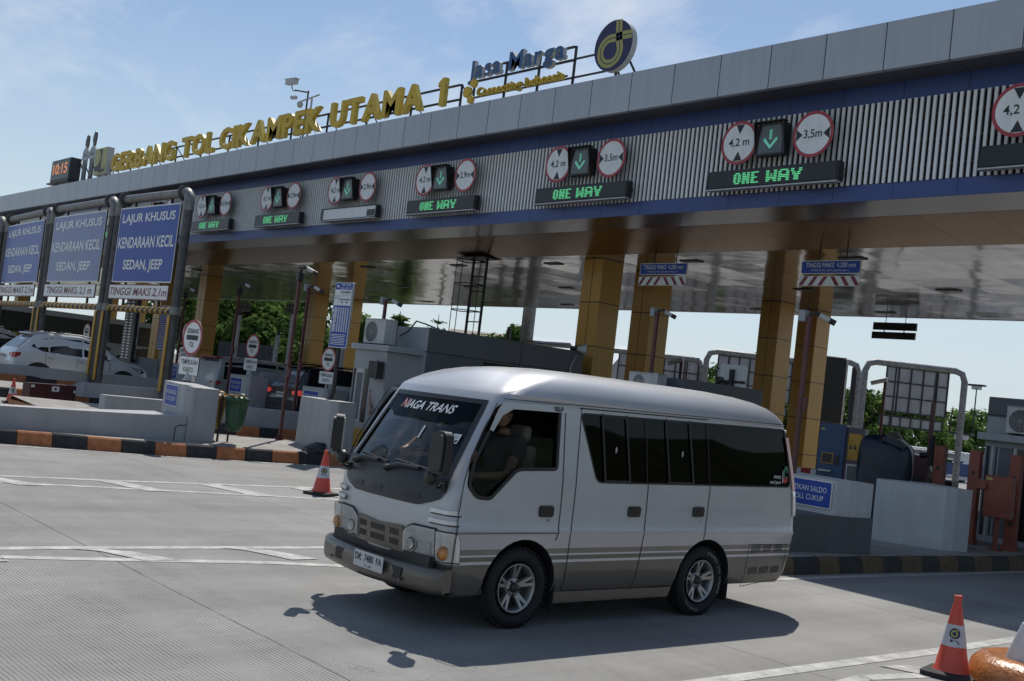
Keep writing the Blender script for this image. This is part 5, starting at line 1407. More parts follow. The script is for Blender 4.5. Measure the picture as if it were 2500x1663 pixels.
grey_block('grey concrete block behind the nearest toll sign, beside a thin red pole', 519, 899, -33.3)
grey_block('pale grey block between the black car and the trash bins, farthest of its row', 640, 907, -29.2, 1.0, 1.6)
grey_block('far grey block left of the orange column behind the nearest sign portal', 371, 886, -38.3)
grey_block('grey block beside the black car behind the tariff board post', 862, 948, -24.9, 1.3, 0.9)
# nose of the next island in the corner: orange base, white wedge on top
t = thing('island_nose', 'glossy orange rounded kerb nose with white concrete wedge in the lower right corner', 'barrier', (-4.0, 9.85, 0))
mat('nose_orange', (0.42, 0.150, 0.040), 0.30, var=0.35, scale=9, bump=0.5, bscale=26, coat=0.3)
mat('nose_white', (0.66, 0.67, 0.67), 0.4, var=0.12, scale=14, bump=0.25, bscale=40)
m = MB(); base = []
for i in range(25):
    a = PI*0.5+PI*i/24; base.append((0.62*math.cos(a), 0.75*math.sin(a)))
base = [(2.2, -0.62)]+[(x, y) for x, y in reversed([(0.52*math.cos(PI*0.5+PI*i/24)-0.05, 0.62*math.sin(PI*0.5+PI*i/24)) for i in range(25)])][0:0]+[(-0.05+0.52*math.cos(PI*1.5-PI*i/24), 0.62*math.sin(PI*1.5-PI*i/24)) for i in range(25)]+[(2.2, 0.62)]
lv_ = [(1.0, 0.0), (0.97, 0.10), (0.92, 0.18), (0.82, 0.235), (0.70, 0.25)]
vs = []; k = len(base)
for sc, z in lv_:
    for x, y in base: vs.append(Vector((x*sc if x < 2 else x, y*sc, z)))
m.add(vs, [(i*k+j, (i+1)*k+j, (i+1)*k+j+1, i*k+j+1) for i in range(len(lv_)-1) for j in range(k-1)], 'nose_orange', True)
m.add(vs[-k:], [tuple(range(k-1, -1, -1))], 'nose_orange'); m.build('kerb_nose', t)
m = MB()
m.add([(-0.18, -0.30, 0.24), (-0.05, 0.26, 0.24), (2.2, 0.30, 0.24), (2.2, -0.34, 0.24), (-0.08, -0.24, 0.57), (0.02, 0.20, 0.60), (2.2, 0.25, 0.66), (2.2, -0.28, 0.66), (0.28, -0.36, 0.24)],
      [(0, 1, 5, 4), (1, 2, 6, 5), (4, 5, 6, 7), (0, 4, 8), (8, 4, 7, 3)], 'nose_white'); m.build('wedge', t, bevel=0.02)

# ------------------------------------------------------------------ portals over the small car lanes
def portal(label, xl, xr, y, hide=None, face='sign_blue', italic=False, dot=True, skew=0.0):
    zt, zb = 6.42, 3.12
    t = thing('sign_portal', label, 'sign portal', ((xl+xr)/2, y, 0), math.atan2(skew, xr-xl), 'pipe portals over the small car lanes')
    w = (xr-xl)/2; zg = ground_z((xl+xr)/2)
    for s in (-1, 1):
        m = MB(); rp = 0.125
        m.cyl((s*w, 0, zg), (s*w, 0, zt-0.45), rp, 'galvanised_dark', n=18)
        m.cyl((s*w, 0, zb-0.10), (s*w, 0, zb+0.12), rp+0.025, 'galvanised', n=18)
        m.tube([(s*w, 0, zt-0.5), (s*w, 0, zt-0.22), (s*(w-0.06), 0, zt-0.08), (s*(w-0.18), 0, zt), (s*(w-0.34), 0, zt)], rp+0.02, 'galvanised', 16)
        m.cyl((s*(w-0.36), 0, zt), (s*(w-0.29), 0, zt), rp+0.10, 'galvanised_dark', n=20)
        for a in range(4):
            M = Matrix.Rotation(R(45+90*a), 4, 'Z'); M.translation = Vector((s*w, 0, 0))
            m.prism([(0.10, zg), (0.36, zg), (0.34, zg+0.08), (0.12, zg+0.42)], (s*w, 0, 0), Vector((math.cos(R(45+90*a)), math.sin(R(45+90*a)), 0)), Z_, Vector((-math.sin(R(45+90*a)), math.cos(R(45+90*a)), 0)), 0.014, 'galvanised')
        m.box(s*w-0.38, s*w+0.38, -0.38, 0.38, zg, zg+0.035, 'galvanised'); m.build('post', t)
        m = MB(); m.box(s*(w+0.0)-0.07-(0.03 if s > 0 else -0.03), s*w+0.07-(0.03 if s > 0 else -0.03), -0.165, -0.135, zg+0.45, zb-0.12, 'yellow_paint'); m.build('guard_strip', t)
    m = MB(); m.cyl((-w+0.34, 0, zt), (w-0.34, 0, zt), 0.125, 'galvanised', n=18); m.build('top_pipe', t)
    m = MB(); L_ = 2*w-0.28; n = 26
    for i in range(n):
        a = -L_/2+L_*i/n; b_ = a+L_/n
        vs = []; k = 14
        for e, sh in ((a, 0.07), (b_, 0.07)):
            for q in range(k):
                an = 2*PI*q/k; vs.append(Vector((e+sh*math.sin(an), 0.10*math.cos(an), zb+0.10*math.sin(an))))
        m.add(vs, [(q, (q+1) % k, k+(q+1) % k, k+q) for q in range(k)], 'yellow_paint' if i % 2 == 0 else 'black_paint', True)
    m.build('height_bar', t)
    pw = 2*w*0.875
    m = MB(); m.rect(pw, 2.24, (0, -0.10, 5.01), X_, Z_, S_, 0.05, 'sign_white', 'galvanised_dark', rc=0.03); m.rect(pw-0.07, 2.17, (0, -0.104, 5.01), X_, Z_, S_, 0, face, rc=0.02)
    for txt, z, w_ in (('LAJUR KHUSUS', 5.76, 0.88), ('KENDARAAN KECIL', 5.07, 0.93), ('SEDAN, JEEP', 4.39, 0.66)):
        hh = 0.34 if ',' not in txt else 0.38
        m.text(txt, pw*w_, hh, (0, -0.106, z-(0.02 if ',' in txt else 0)), X_, Z_, S_, 'sign_white', bold=0.022)
    m.build('lane_panel', t)
    m = MB(); m.rect(pw, 0.44, (0, -0.14, 3.60), X_, Z_, S_, 0.03, 'sign_dark_red', 'galvanised_dark'); m.rect(pw-0.05, 0.385, (0, -0.144, 3.605), X_, Z_, S_, 0, 'sign_white')
    m.text('TINGGI MAKS. 2,1 m' if not italic else 'TINGGI MAKS 2,1m', pw*(0.88 if not italic else 0.96), 0.27, (0.0, -0.146, 3.595), X_, Z_, S_, 'sign_dark_red', bold=0.012, shear=0.25 if italic else 0)
    m.build('height_panel', t)
    m = MB()
    for s in (-1, 1):
        m.box(s*pw*0.3-0.03, s*pw*0.3+0.03, -0.03, 0.03, 3.2, 6.35, 'dark_steel')
    m.build('hanger', t)
    return t
mat('sign_blue_faded', (0.060, 0.105, 0.325), 0.3, var=0.15, scale=2.5, streak=0.15)
zt = 6.42
def px_at(px, py, z): q = at_z(px, py, z); return q
PL = [px_at(316, 486, zt), px_at(455, 474, zt), px_at(143, 510, zt), px_at(266, 492, zt), px_at(29, 537, zt), px_at(115, 519, zt)]
yP = 12.3
def px_on(px, py, y): return on_y(px, py, y).x
# ------------------------------------------------------------------ signs on posts
def toll_sign(label, loc, dia, zc, pz, rz=0.0):
    """round GERBANG TOL sign above a white card plate; loc is the foot, zc the disc centre, pz the plate centre"""
    t = thing('toll_sign', label, 'road sign', loc, rz, 'round toll gate signs on the islands')
    zc -= loc[2]; pz -= loc[2]; r_ = dia/2
    m = MB(); m.disc((0, -0.04, zc), r_, X_, Z_, S_, 0.015, 'sign_red', 48, 'galvanised_dark'); m.disc((0, -0.043, zc), r_*0.84, X_, Z_, S_, 0, 'sign_white', 48)
    m.rect(r_*1.18, r_*0.27, (0, -0.046, zc), X_, Z_, S_, 0, 'sign_black', rc=r_*0.05)
    m.text('GERBANG', r_*1.20, r_*0.27, (0, -0.043, zc+r_*0.36), X_, Z_, S_, 'sign_black', bold=0.015); m.text('TOL', r_*0.50, r_*0.27, (0, -0.043, zc-r_*0.38), X_, Z_, S_, 'sign_black', bold=0.015)
    m.build('round_plate', t)
    pw = dia*1.0; ph = dia*0.52
    m = MB(); m.rect(pw, ph, (0, -0.04, pz), X_, Z_, S_, 0.015, 'sign_black', rc=0.02); m.rect(pw-0.02, ph-0.02, (0, -0.043, pz), X_, Z_, S_, 0, 'sign_white', rc=0.02)
    m.text('TEMPELKAN', pw*0.84, ph*0.25, (0, -0.043, pz+ph*0.2), X_, Z_, S_, 'sign_black', bold=0.012); m.text('KARTU', pw*0.50, ph*0.25, (0, -0.043, pz-ph*0.2), X_, Z_, S_, 'sign_black', bold=0.012)
    m.build('card_plate', t)
    m = MB(); m.cyl((0, 0, 0), (0, 0, zc+r_*0.6), 0.035, 'light_metal', n=12); m.lathe([(0.13, 0.0), (0.12, 0.02), (0.05, 0.18), (0.036, 0.2)], 'light_metal', (0, 0, 0), n=12); m.build('post', t)
def sign_from(px, py, X, pyl, pxb, pyb, dpx, label, rz=0.0, pxp=None):
    q = on_x(px, py, X); depth = (q-Vector((0, 0, CAM_H))).dot(_F)
    b_ = height_at(pxb, pyb, q.x, q.y); pz = height_at(pxp or px, pyl, q.x, q.y)
    toll_sign(label, (q.x, q.y, b_), dpx*depth/FPX, q.z, pz, rz)
sign_from(474, 825, -21.35, 894, 462, 930, 89, 'nearest and largest round toll gate sign, standing on the grey block with blue notice', R(6), 466)
sign_from(620, 846, -29.4, 890, 612, 916, 60, 'round toll gate sign behind the green trash bin, before the trees', R(4), 615)
sign_from(805, 878, -25.2, 923, 795, 965, 60, 'round toll gate sign half hidden behind the tariff board post', R(4), 800)
sign_from(327, 815, -38.6, 853, 318, 885, 49, 'round toll gate sign seen below the striped bar of the nearest portal', R(2), 320)
sign_from(214, 811, -43.0, 850, 205, 880, 42, 'far small round toll gate sign before the dark coach', R(2), 207)
sign_from(459, 812, -34.2, 861, 449, 890, 50, 'round toll gate sign hidden behind the nearest one, only its plate showing', R(2), 452)

# tall tariff board on the plain block
q = on_x(812, 972, -20.9)
t = thing('tariff_board', 'tall narrow blue and white tariff table on a dark post over the plain block', 'notice board', (q.x, q.y, 1.36), R(4))
zt_ = height_at(838, 690, q.x, q.y)-1.36; zb_ = height_at(815, 848, q.x, q.y)-1.36
m = MB(); m.cyl((0, 0, 0), (0, 0, zb_+0.3), 0.05, 'black_paint', n=12); m.lathe([(0.16, 0.0), (0.15, 0.02), (0.06, 0.14), (0.05, 0.15)], 'dark_steel', (0, 0, 0), n=10); m.build('post', t)
w_, h_ = 0.66, zt_-zb_; zc = (zt_+zb_)/2
m = MB(); m.rect(w_, h_, (0.02, -0.07, zc), X_, Z_, S_, 0.05, 'sign_white', 'light_metal', rc=0.02); m.rect(w_-0.03, h_-0.03, (0.02, -0.073, zc), X_, Z_, S_, 0, 'sign_blue', rc=0.02)
top = zc+h_/2
m.text('TARIF TOL (RP)', 0.34, 0.055, (0.10, -0.074, top-0.06), X_, Z_, S_, 'sign_white', bold=0.02); m.text('GERBANG CIKAMPEK UTAMA', 0.42, 0.035, (0.10, -0.074, top-0.125), X_, Z_, S_, 'sign_white')
m.disc((-0.20, -0.076, top-0.085), 0.035, X_, Z_, S_, 0, 'sign_white', 16)
m.rect(w_-0.05, 0.36, (0.02, -0.076, top-0.34), X_, Z_, S_, 0, 'sign_white')
m.text('GOLONGAN', 0.36, 0.062, (0.10, -0.078, top-0.215), X_, Z_, S_, 'sign_black', bold=0.02); m.text('ASAL', 0.10, 0.03, (-0.20, -0.078, top-0.31), X_, Z_, S_, 'sign_black'); m.text('GERBANG', 0.12, 0.03, (-0.20, -0.078, top-0.36), X_, Z_, S_, 'sign_black')
for i, nm_ in enumerate(('I', 'II', 'III', 'IV', 'V')):
    xx = -0.075+i*0.085; m.box(xx-0.045, xx-0.042, -0.079, -0.077, top-0.51, top-0.26, 'sign_blue'); m.text(nm_, None, 0.03, (xx, -0.078, top-0.29), X_, Z_, S_, 'sign_black')
    for kk in range(1+(i % 2)): m.prism([(-0.028, 0), (0.028, 0), (0.028, 0.02), (0.01, 0.035), (-0.02, 0.035)], (xx, -0.078, top-0.40-0.06*kk), X_, Z_, S_, 0, 'sign_black')
rnd = random.Random(5); nrow = 26; zr0 = top-0.57; zr1 = zc-h_/2+0.36
for i in range(nrow):
    zz = zr0+(zr1-zr0)*i/(nrow-1); hh = 0.013
    m.rect(rnd.uniform(0.08, 0.16), hh, (-0.20, -0.0755, zz), X_, Z_, S_, 0, 'sign_white')
    for c in range(5): m.rect(0.052, hh, (-0.075+c*0.085, -0.0755, zz), X_, Z_, S_, 0, 'sign_white')
for i in range(7):
    zz = zr1-0.07-i*0.036; m.rect(0.55-0.03*(i % 3), 0.012, (0.01, -0.0755, zz), X_, Z_, S_, 0, 'sign_white')
m.build('tariff_panel', t)
# second tariff board farther left
for px, py, X, pyb, lbl in ((318, 806, -38.4, 835, 'dark far tariff display left of the nearest portal post'),):
    q = on_x(px, py, X)
    t = thing('tariff_display', lbl, 'notice board', (q.x, q.y, ground_z(X)+0.25))
    zc = q.z-ground_z(X)-0.25
    m = MB(); m.rect(1.0, 2.3, (0, -0.06, zc), X_, Z_, S_, 0.12, 'black_plastic')
    for i in range(20):
        for c in (-0.3, 0.1): m.rect(0.22, 0.05, (c, -0.064, zc+1.0-i*0.105), X_, Z_, S_, 0, 'sign_white')
    m.build('panel', t)
    m = MB(); m.cyl((0, 0.05, 0), (0, 0.05, zc+0.8), 0.06, 'light_metal', n=10); m.build('post', t)
q = on_x(400, 800, -38.2)
t = thing('tariff_display', 'narrow blue tariff table half hidden behind the yellow portal strip', 'notice board', (q.x, q.y, ground_z(-38.2)+0.25)); zc = q.z-ground_z(-38.2)-0.25
m = MB(); m.rect(0.6, 1.6, (0, -0.06, zc), X_, Z_, S_, 0.08, 'sign_white'); m.rect(0.54, 1.54, (0, -0.063, zc), X_, Z_, S_, 0, 'sign_blue')
for i in range(18):
    for c in range(4): m.rect(0.07, 0.03, (-0.18+c*0.12, -0.066, zc+0.7-i*0.08), X_, Z_, S_, 0, 'sign_white')
m.build('panel', t); m = MB(); m.cyl((0, 0, 0), (0, 0, zc), 0.05, 'light_metal', n=10); m.build('post', t)

# ------------------------------------------------------------------ camera poles
def camera_pole(loc, h, label, turn=0.0, box=False):
    t = thing('camera_pole', label, 'camera pole', loc, 0, 'red poles with cameras on the islands')
    m = MB(); m.box(-0.032, 0.032, -0.032, 0.032, 0, h-0.05, 'maroon_steel'); m.box(-0.16, 0.16, -0.16, 0.16, 0, 0.02, 'maroon_steel')
    for a in (0, 90, 180, 270):
        d = Vector((math.cos(R(a)), math.sin(R(a)), 0)); m.prism([(0.04, 0.02), (0.14, 0.02), (0.04, 0.22)], (0, 0, 0), d, Z_, d.cross(Z_), 0.01, 'maroon_steel')
    m.box(0.045, 0.10, -0.03, 0.03, 1.5, 1.7, 'maroon_steel'); m.build('pole', t)
    m = MB(); d = Vector((0.75, 0.65, -0.42)).normalized(); d = Matrix.Rotation(turn, 3, 'Z') @ d
    c0 = Vector((0, 0, h))+Vector((d.x, d.y, 0)).normalized()*0.10
    m.tube([(0, 0, h-0.04), c0+Z_*0.02, c0+d*0.10], 0.022, 'dark_steel', 6)
    m.cyl(c0+d*0.05, c0+d*0.29, 0.042, 'camera_white', n=14); m.cyl(c0+d*0.22, c0+d*0.32, 0.046, 'dark_steel', n=14)
    m.cyl(c0+d*0.02, c0+d*0.05, 0.04, 'dark_steel', n=12); m.build('camera', t)
    m = MB(); bx = -0.10 if box else 0.0
    m.box(bx-0.06, bx+0.06, -0.07, 0.06, h-0.14 if box else h-0.34, h+0.04 if box else h-0.12, 'grey_paint' if box else 'black_plastic'); m.build('junction_box', t, bevel=0.01)
camera_pole((-21.97, 12.46, 0.25), 4.03, 'tall red camera pole standing between the trash bins and the plain grey block')
camera_pole((-21.5, 14.55, 0.25), 3.60, 'red camera pole left of the grey booth with the air conditioner', 0, True)
camera_pole((-25.3, 14.66, ground_z(-25.3)+0.2), 3.75, 'red camera pole close behind the tall pole by the trash bins', 0, True)
camera_pole((-29.6, 14.86, ground_z(-29.6)+0.25), 3.60, 'red camera pole left of the small round sign, before the trees')
camera_pole((-34.0, 15.17, ground_z(-34)+0.25), 3.30, 'red camera pole touching the nearest portal post from the right')
camera_pole((-15.5, 17.40, 0.22), 3.88, 'red camera pole before the second orange column, above the minibus roof', 0, True)
camera_pole((-9.8, 14.52, 0.75), 3.02, 'dark red camera pole right of the four orange columns', 0, True)
for px, py, pyb, lbl in ((1664, 880, 930, 'thin far pole with white camera before the grey panel backs'), (2162, 928, 1050, 'thin dark camera pole before the large grey panel back')):
    q = at_depth(px, py, 36); hgt = q.z
    t = thing('camera_pole', lbl, 'camera pole', (q.x, q.y, 0), 0, 'red poles with cameras on the islands')
    m = MB(); m.cyl((0, 0, 0), (0, 0, hgt), 0.05, 'maroon_steel', n=8); m.build('pole', t)
    m = MB(); m.cyl((0.05, 0.02, hgt+0.02), (-0.42, -0.16, hgt-0.14), 0.08, 'camera_white', n=12); m.build('camera', t)

# ------------------------------------------------------------------ trash bins, bag, cones, barrier
t = thing('bin_stand', 'two lidded trash bins, yellow behind and green in front, hung on a dark stand', 'trash bin', (-20.95, 10.44, 0.25), 0)
mat('bin_green', (0.028, 0.085, 0.045), 0.45, var=0.25, scale=8, streak=0.2)
mat('bin_yellow', (0.36, 0.22, 0.03), 0.5, var=0.25, scale=8, streak=0.25)
def bin_body(cx, cy, mt, stripe):
    m = MB(); n = 20; prof = [(0.10, 0.28), (0.155, 0.32), (0.185, 0.45), (0.215, 0.72), (0.235, 0.90), (0.255, 0.90), (0.255, 0.93)]
    vs = []
    for r_, z in prof:
        for k in range(n): a = 2*PI*k/n; vs.append(Vector((cx+r_*0.92*math.cos(a), cy+r_*math.sin(a), z)))
    m.add(vs, [(i*n+k, i*n+(k+1) % n, (i+1)*n+(k+1) % n, (i+1)*n+k) for i in range(len(prof)-1) for k in range(n)], mt, True)
    for k in range(10):
        a = 2*PI*k/10; d = Vector((math.cos(a)*0.92, math.sin(a), 0)); m.tube([Vector((cx, cy, 0.40))+d*0.172, Vector((cx, cy, 0.88))+d*0.232], 0.008, mt, 5)
    b_ = m.build('bin', t)
    m = MB(); prof = [(0.265, 0.93), (0.27, 0.955), (0.24, 0.99), (0.14, 1.02), (0.0, 1.03)]
    vs = []
    for r_, z in prof:
        for k in range(n): a = 2*PI*k/n; vs.append(Vector((cx+r_*0.95*math.cos(a), cy+r_*math.sin(a), z)))
    m.add(vs, [(i*n+k, i*n+(k+1) % n, (i+1)*n+(k+1) % n, (i+1)*n+k) for i in range(len(prof)-1) for k in range(n)], mt, True)
    m.lathe([(0.11, 1.0), (0.10, 1.05), (0.05, 1.07), (0, 1.075)], mt, (cx, cy+0.09, 0), n=14)
    for k in range(3): m.box(cx-0.22, cx+0.22, cy-0.20+k*0.11, cy-0.15+k*0.11, 1.0, 1.03, stripe); 
    m.build('lid', b_)
bin_body(-0.26, -0.02, 'bin_yellow', 'sign_white'); bin_body(0.24, 0.22, 'bin_green', 'bin_yellow')
m = MB()
for y_ in (0.22, 0.36): pass
m.tube([(0, 0, 0.0), (0, 0, 0.98)], 0.025, 'dark_steel', 6); m.tube([(-0.02, 0.24, 0.0), (-0.02, 0.24, 0.98)], 0.022, 'dark_steel', 6); m.tube([(-0.5, -0.22, 0.94), (0.46, 0.30, 0.94)], 0.018, 'dark_steel', 6)
m.tube([(0, 0, 0.015), (0.15, 0.30, 0.015)], 0.02, 'dark_steel', 6); m.build('stand', t)

rnd = random.Random(3)
mat('bag_black', (0.03, 0.031, 0.034), 0.35, var=0.2, scale=10)
m = MB(); n, r_ = 22, 12; vs = []
for i in range(r_+1):
    for k in range(n):
        th = PI*0.5*i/r_; a = 2*PI*k/n
        w = 1+0.16*math.sin(a*3+i*0.7)+0.12*math.sin(a*7+i*1.9)+0.06*rnd.uniform(-1, 1)
        vs.append(Vector((0.19*math.cos(th)*math.cos(a)*w, 0.30*math.cos(th)*math.sin(a)*w, 0.20*math.sin(th)*(1+0.25*math.sin(a*2+1)*math.cos(th)+0.07*rnd.uniform(-1, 1)))))
m.add(vs, [(i*n+k, i*n+(k+1) % n, (i+1)*n+(k+1) % n, (i+1)*n+k) for i in range(r_) for k in range(n)], 'bag_black', True)
o = m.build('plastic_bag', None, (-20.17, 12.38, 0.255)); tag(o, 'crumpled black plastic bag at the foot of the plain grey block', 'plastic bag')

def traffic_cone(loc, label, h=0.72, logo=True, rz=0.0):
    t = thing('traffic_cone', label, 'traffic cone', loc, rz, 'orange traffic cones on the road')
    k = h/0.72; n = 32
    rad = lambda z: (0.150+(0.033-0.150)*(z-0.04)/(0.66-0.04))*1.0
    m = MB(); m.lathe([(0.172*k, 0.035*k), (0.162*k, 0.055*k), (rad(0.08)*k, 0.085*k), (rad(0.28)*k, 0.28*k)], 'cone_orange', (0, 0, 0), n=n); m.lathe([(rad(0.46)*k, 0.46*k), (rad(0.64)*k, 0.64*k), (0.030*k, 0.66*k), (0.030*k, 0.685*k), (0.036*k, 0.69*k), (0.036*k, 0.715*k), (0.026*k, 0.72*k), (0.02*k, 0.69*k)], 'cone_orange', (0, 0, 0), n=n)
    for q in range(28):
        a = 2*PI*q/28; d = Vector((math.cos(a), math.sin(a), 0)); m.disc(d*0.1665*k+Z_*0.052*k, 0.007*k, Vector((-d.y, d.x, 0)), (Z_*0.9-d*0.4).normalized(), (d+Z_*0.45).normalized(), 0, 'sign_black', 8)
    m.build('body', t)
    m = MB(); m.lathe([(rad(0.275)*k+0.003, 0.275*k), (rad(0.465)*k+0.003, 0.465*k)], 'reflective_white', (0, 0, 0), n=n); sl = m.build('sleeve', t)
    if logo:
        d = Vector((-loc[0], -loc[1], 0)).normalized(); d = Matrix.Rotation(-rz, 3, 'Z') @ d; u = Vector((-d.y, d.x, 0)); vv = Vector((0, 0, 1))
        m = MB()
        def wrap(a, z):
            ang = math.atan2(d.y, d.x)+a/rad(0.38); r_ = rad(z/k)*k+0.006; return Vector((math.cos(ang)*r_, math.sin(ang)*r_, z))
        zc = 0.392*k
        def wdisc(r0, mt, lift=0.0, cz=zc, ca=0.0):
            pts = [wrap(ca, cz)]+[wrap(ca+r0*math.cos(2*PI*i/24), cz+r0*math.sin(2*PI*i/24)) for i in range(24)]
            pts = [p+d*lift for p in pts]; m.add(pts, [(0, 1+i, 1+(i+1) % 24) for i in range(24)], mt)
        wdisc(0.046*k, 'logo_navy'); wdisc(0.030*k, 'logo_gold', 0.002, zc-0.002*k, -0.003*k); wdisc(0.017*k, 'logo_navy', 0.004, zc-0.002*k, -0.003*k)
        for w0, w1, mt in ((0.013, 0.031, 'logo_gold'),):
            m.add([wrap(w0*k, zc-0.01)+d*0.005, wrap(w0*k+0.011*k, zc-0.01)+d*0.005, wrap(w0*k+0.008*k, zc+0.044*k)+d*0.005, wrap(w0*k-0.001*k, zc+0.044*k)+d*0.005], [(0, 1, 2, 3)], mt)
        m.add([wrap(-0.03*k, zc-0.052*k)+d*0.003, wrap(-0.028*k, zc-0.075*k)+d*0.003, wrap(0.045*k, zc-0.088*k)+d*0.003, wrap(0.02*k, zc-0.062*k)+d*0.003], [(0, 1, 2, 3)], 'sign_black')
        m.build('logo', sl)
    m = MB(); q = rounded([(-0.22*k, -0.22*k), (0.22*k, -0.22*k), (0.22*k, 0.22*k), (-0.22*k, 0.22*k)], 0.05*k)
    m.prism(q, (0, 0, 0.04*k), X_, Y_, Z_, 0.04*k, 'rubber'); m.lathe([(0.20*k, 0.04*k), (0.175*k, 0.055*k), (0.165*k, 0.056*k)], 'rubber', (0, 0, 0), n=n); m.build('base', t, bevel=0.01)
traffic_cone((-15.2, 9.5, 0.006), 'orange traffic cone between the plain grey block and the minibus front', 0.72, True, R(20))
traffic_cone((-4.52, 9.35, 0.006), 'nearest orange traffic cone with round emblem in the lower right corner', 0.70, True, R(12))
p = at_ground(27, 984)
traffic_cone((p.x, p.y, p.z), 'small far orange cone left of the maroon water barrier', 0.60, True)
pa, pb = at_ground(57, 986), at_ground(173, 990)
t = thing('water_barrier', 'maroon plastic road barrier with small label at the portal feet', 'barrier', ((pa.x+pb.x)/2, (pa.y+pb.y)/2, (pa.z+pb.z)/2), math.atan2(pb.y-pa.y, pb.x-pa.x))
L_ = (pb-pa).length; hh = 0.52
m = MB(); hl_ = L_/2
m.prism([(-hl_, 0.0), (hl_, 0.0), (hl_, 0.06), (hl_*0.97, 0.08), (hl_*0.97, hh), (-hl_*0.97, hh), (-hl_*0.97, 0.08), (-hl_, 0.06)], (0, -0.14, 0), X_, Z_, S_, 0.28, 'maroon_plastic')
for c in (-0.55, -0.15, 0.25, 0.62): m.prism([(c*hl_, 0.06), (c*hl_+0.10, 0.06), (c*hl_+0.13, 0.24), (c*hl_-0.02, 0.24)], (0, -0.147, 0), X_, Z_, S_, 0.01, 'maroon_steel')
m.build('body', t, bevel=0.02)
m = MB(); m.rect(0.22, 0.13, (0.05, -0.150, hh-0.11), X_, Z_, S_, 0.002, 'sign_white'); m.disc((0.05, -0.153, hh-0.11), 0.035, X_, Z_, S_, 0, 'sign_black', 14)
m.rect(0.1, 0.06, (-hl_*0.88, -0.150, hh-0.07), X_, Z_, S_, 0.002, 'sign_white'); m.rect(0.07, 0.06, (hl_*0.9, -0.150, hh-0.15), X_, Z_, S_, 0.002, 'sign_white'); m.build('reflector', t)

# ------------------------------------------------------------------ booths
mat('booth_grey', (0.120, 0.128, 0.145), 0.5, var=0.06, scale=1.2, streak=0.08)
mat('booth_pale', (0.36, 0.375, 0.39), 0.5, var=0.07, scale=1.2, streak=0.10)
mat('booth_dark', (0.050, 0.045, 0.042), 0.6, var=0.1)
mat('booth_window', (0.012, 0.014, 0.016), 0.12, var=0)
mat('plastic_white', (0.55, 0.55, 0.53), 0.5, var=0.08, scale=6, streak=0.15)
def air_conditioner(loc, label, w=0.80, h=0.56, d=0.30):
    t = thing('air_conditioner', label, 'air conditioner', loc)
    m = MB(); m.box(-w/2, w/2, 0, d, 0.03, h, 'plastic_white'); m.box(-w/2-0.01, w/2+0.01, -0.01, d+0.01, h, h+0.02, 'plastic_white')
    for x in (-w*0.35, w*0.35): m.box(x-0.06, x+0.06, 0.02, d-0.02, 0, 0.03, 'dark_steel')
    m.build('casing', t, bevel=0.012)
    m = MB(); cx = -w*0.14; R0 = h*0.40
    m.disc((cx, -0.003, h*0.51), R0, X_, Z_, S_, 0, 'booth_dark', 40)
    for i in range(8): 
        r_ = R0*(i+1)/8; k = 40; m.tube([Vector((cx+r_*math.cos(2*PI*j/k), -0.010, h*0.51+r_*math.sin(2*PI*j/k))) for j in range(k+1)], 0.005, 'light_metal', 4, False)
    for j in range(12): a = 2*PI*j/12; m.tube([Vector((cx, -0.012, h*0.51)), Vector((cx+R0*math.cos(a), -0.012, h*0.51+R0*math.sin(a)))], 0.004, 'light_metal', 4)
    m.build('fan_grille', t)
    m = MB(); m.text('Panasonic', 0.12, 0.02, (w*0.33, -0.002, h*0.92), X_, Z_, S_, 'sign_black'); m.build('maker_name', t)
    return t
bx0, bx1 = -22.15, -20.6; by0, by1 = 15.25, 20.4; bt = 3.283
t = thing('toll_booth', 'long dark grey toll booth with air conditioner shelf rising behind the minibus', 'toll booth', (0, 0, 0))
m = MB(); m.box(bx0, bx1, by0, by1, 0.25, bt, 'booth_grey'); m.build('wall', t, bevel=0.006)
m = MB(); m.box(bx0+0.3, bx1+0.004, by0-0.004, by0+0.002, 0.3, bt-0.01, 'booth_pale'); m.build('front_panel', t)
m = MB()
m.box(bx1, bx1+0.004, by0, by1, 2.70, 2.722, 'sign_black'); m.box(bx1, bx1+0.0045, by0+2.93, by0+2.95, 2.2, bt, 'sign_black'); m.box(bx0+0.3, bx1+0.006, by0-0.008, by0-0.003, 2.70, 2.722, 'sign_black'); m.build('panel_joint', t)
m = MB(); m.box(bx1, bx1+0.006, by0+1.75, by0+2.90, 2.45, 2.66, 'booth_window'); m.box(bx1, bx1+0.006, by0+3.5, by1-0.15, 2.35, 2.60, 'booth_window'); m.build('window', t)
m = MB(); m.box(bx0, bx1-0.20, 14.30, by0, 0.25, 2.60, 'booth_pale'); m.build('front_cabin', t, bevel=0.01)
m = MB(); m.box(bx0-0.1, bx1-0.08, 14.22, by0+0.1, 2.60, 2.74, 'booth_pale'); m.build('shelf', t, bevel=0.01)
m = MB()
for xa, xb, mt in ((bx0+0.06, bx0+0.14, 'sign_black'), (bx0+0.16, bx0+0.52, 'light_metal'), (bx0+0.56, bx0+0.72, 'booth_window')): m.box(xa, xb, 14.285, 14.30, 0.9, 2.15, mt)
m.box(bx0+0.22, bx0+0.46, 14.280, 14.29, 0.95, 2.05, 'booth_grey'); m.build('door', t)
m = MB(); m.box(bx1-0.62, bx1-0.28, 14.10, 14.30, 1.95, 2.35, 'booth_dark'); m.build('meter_box', t)
m = MB(); m.prism([(0, 0), (0.38, 0), (0.38, 0.45), (0, 0.45)], (bx1-0.28, 14.10, 1.92), Vector((0.8, -0.6, 0)), Z_, Vector((-0.6, -0.8, 0)), 0.02, 'booth_grey'); m.build('meter_door', t)
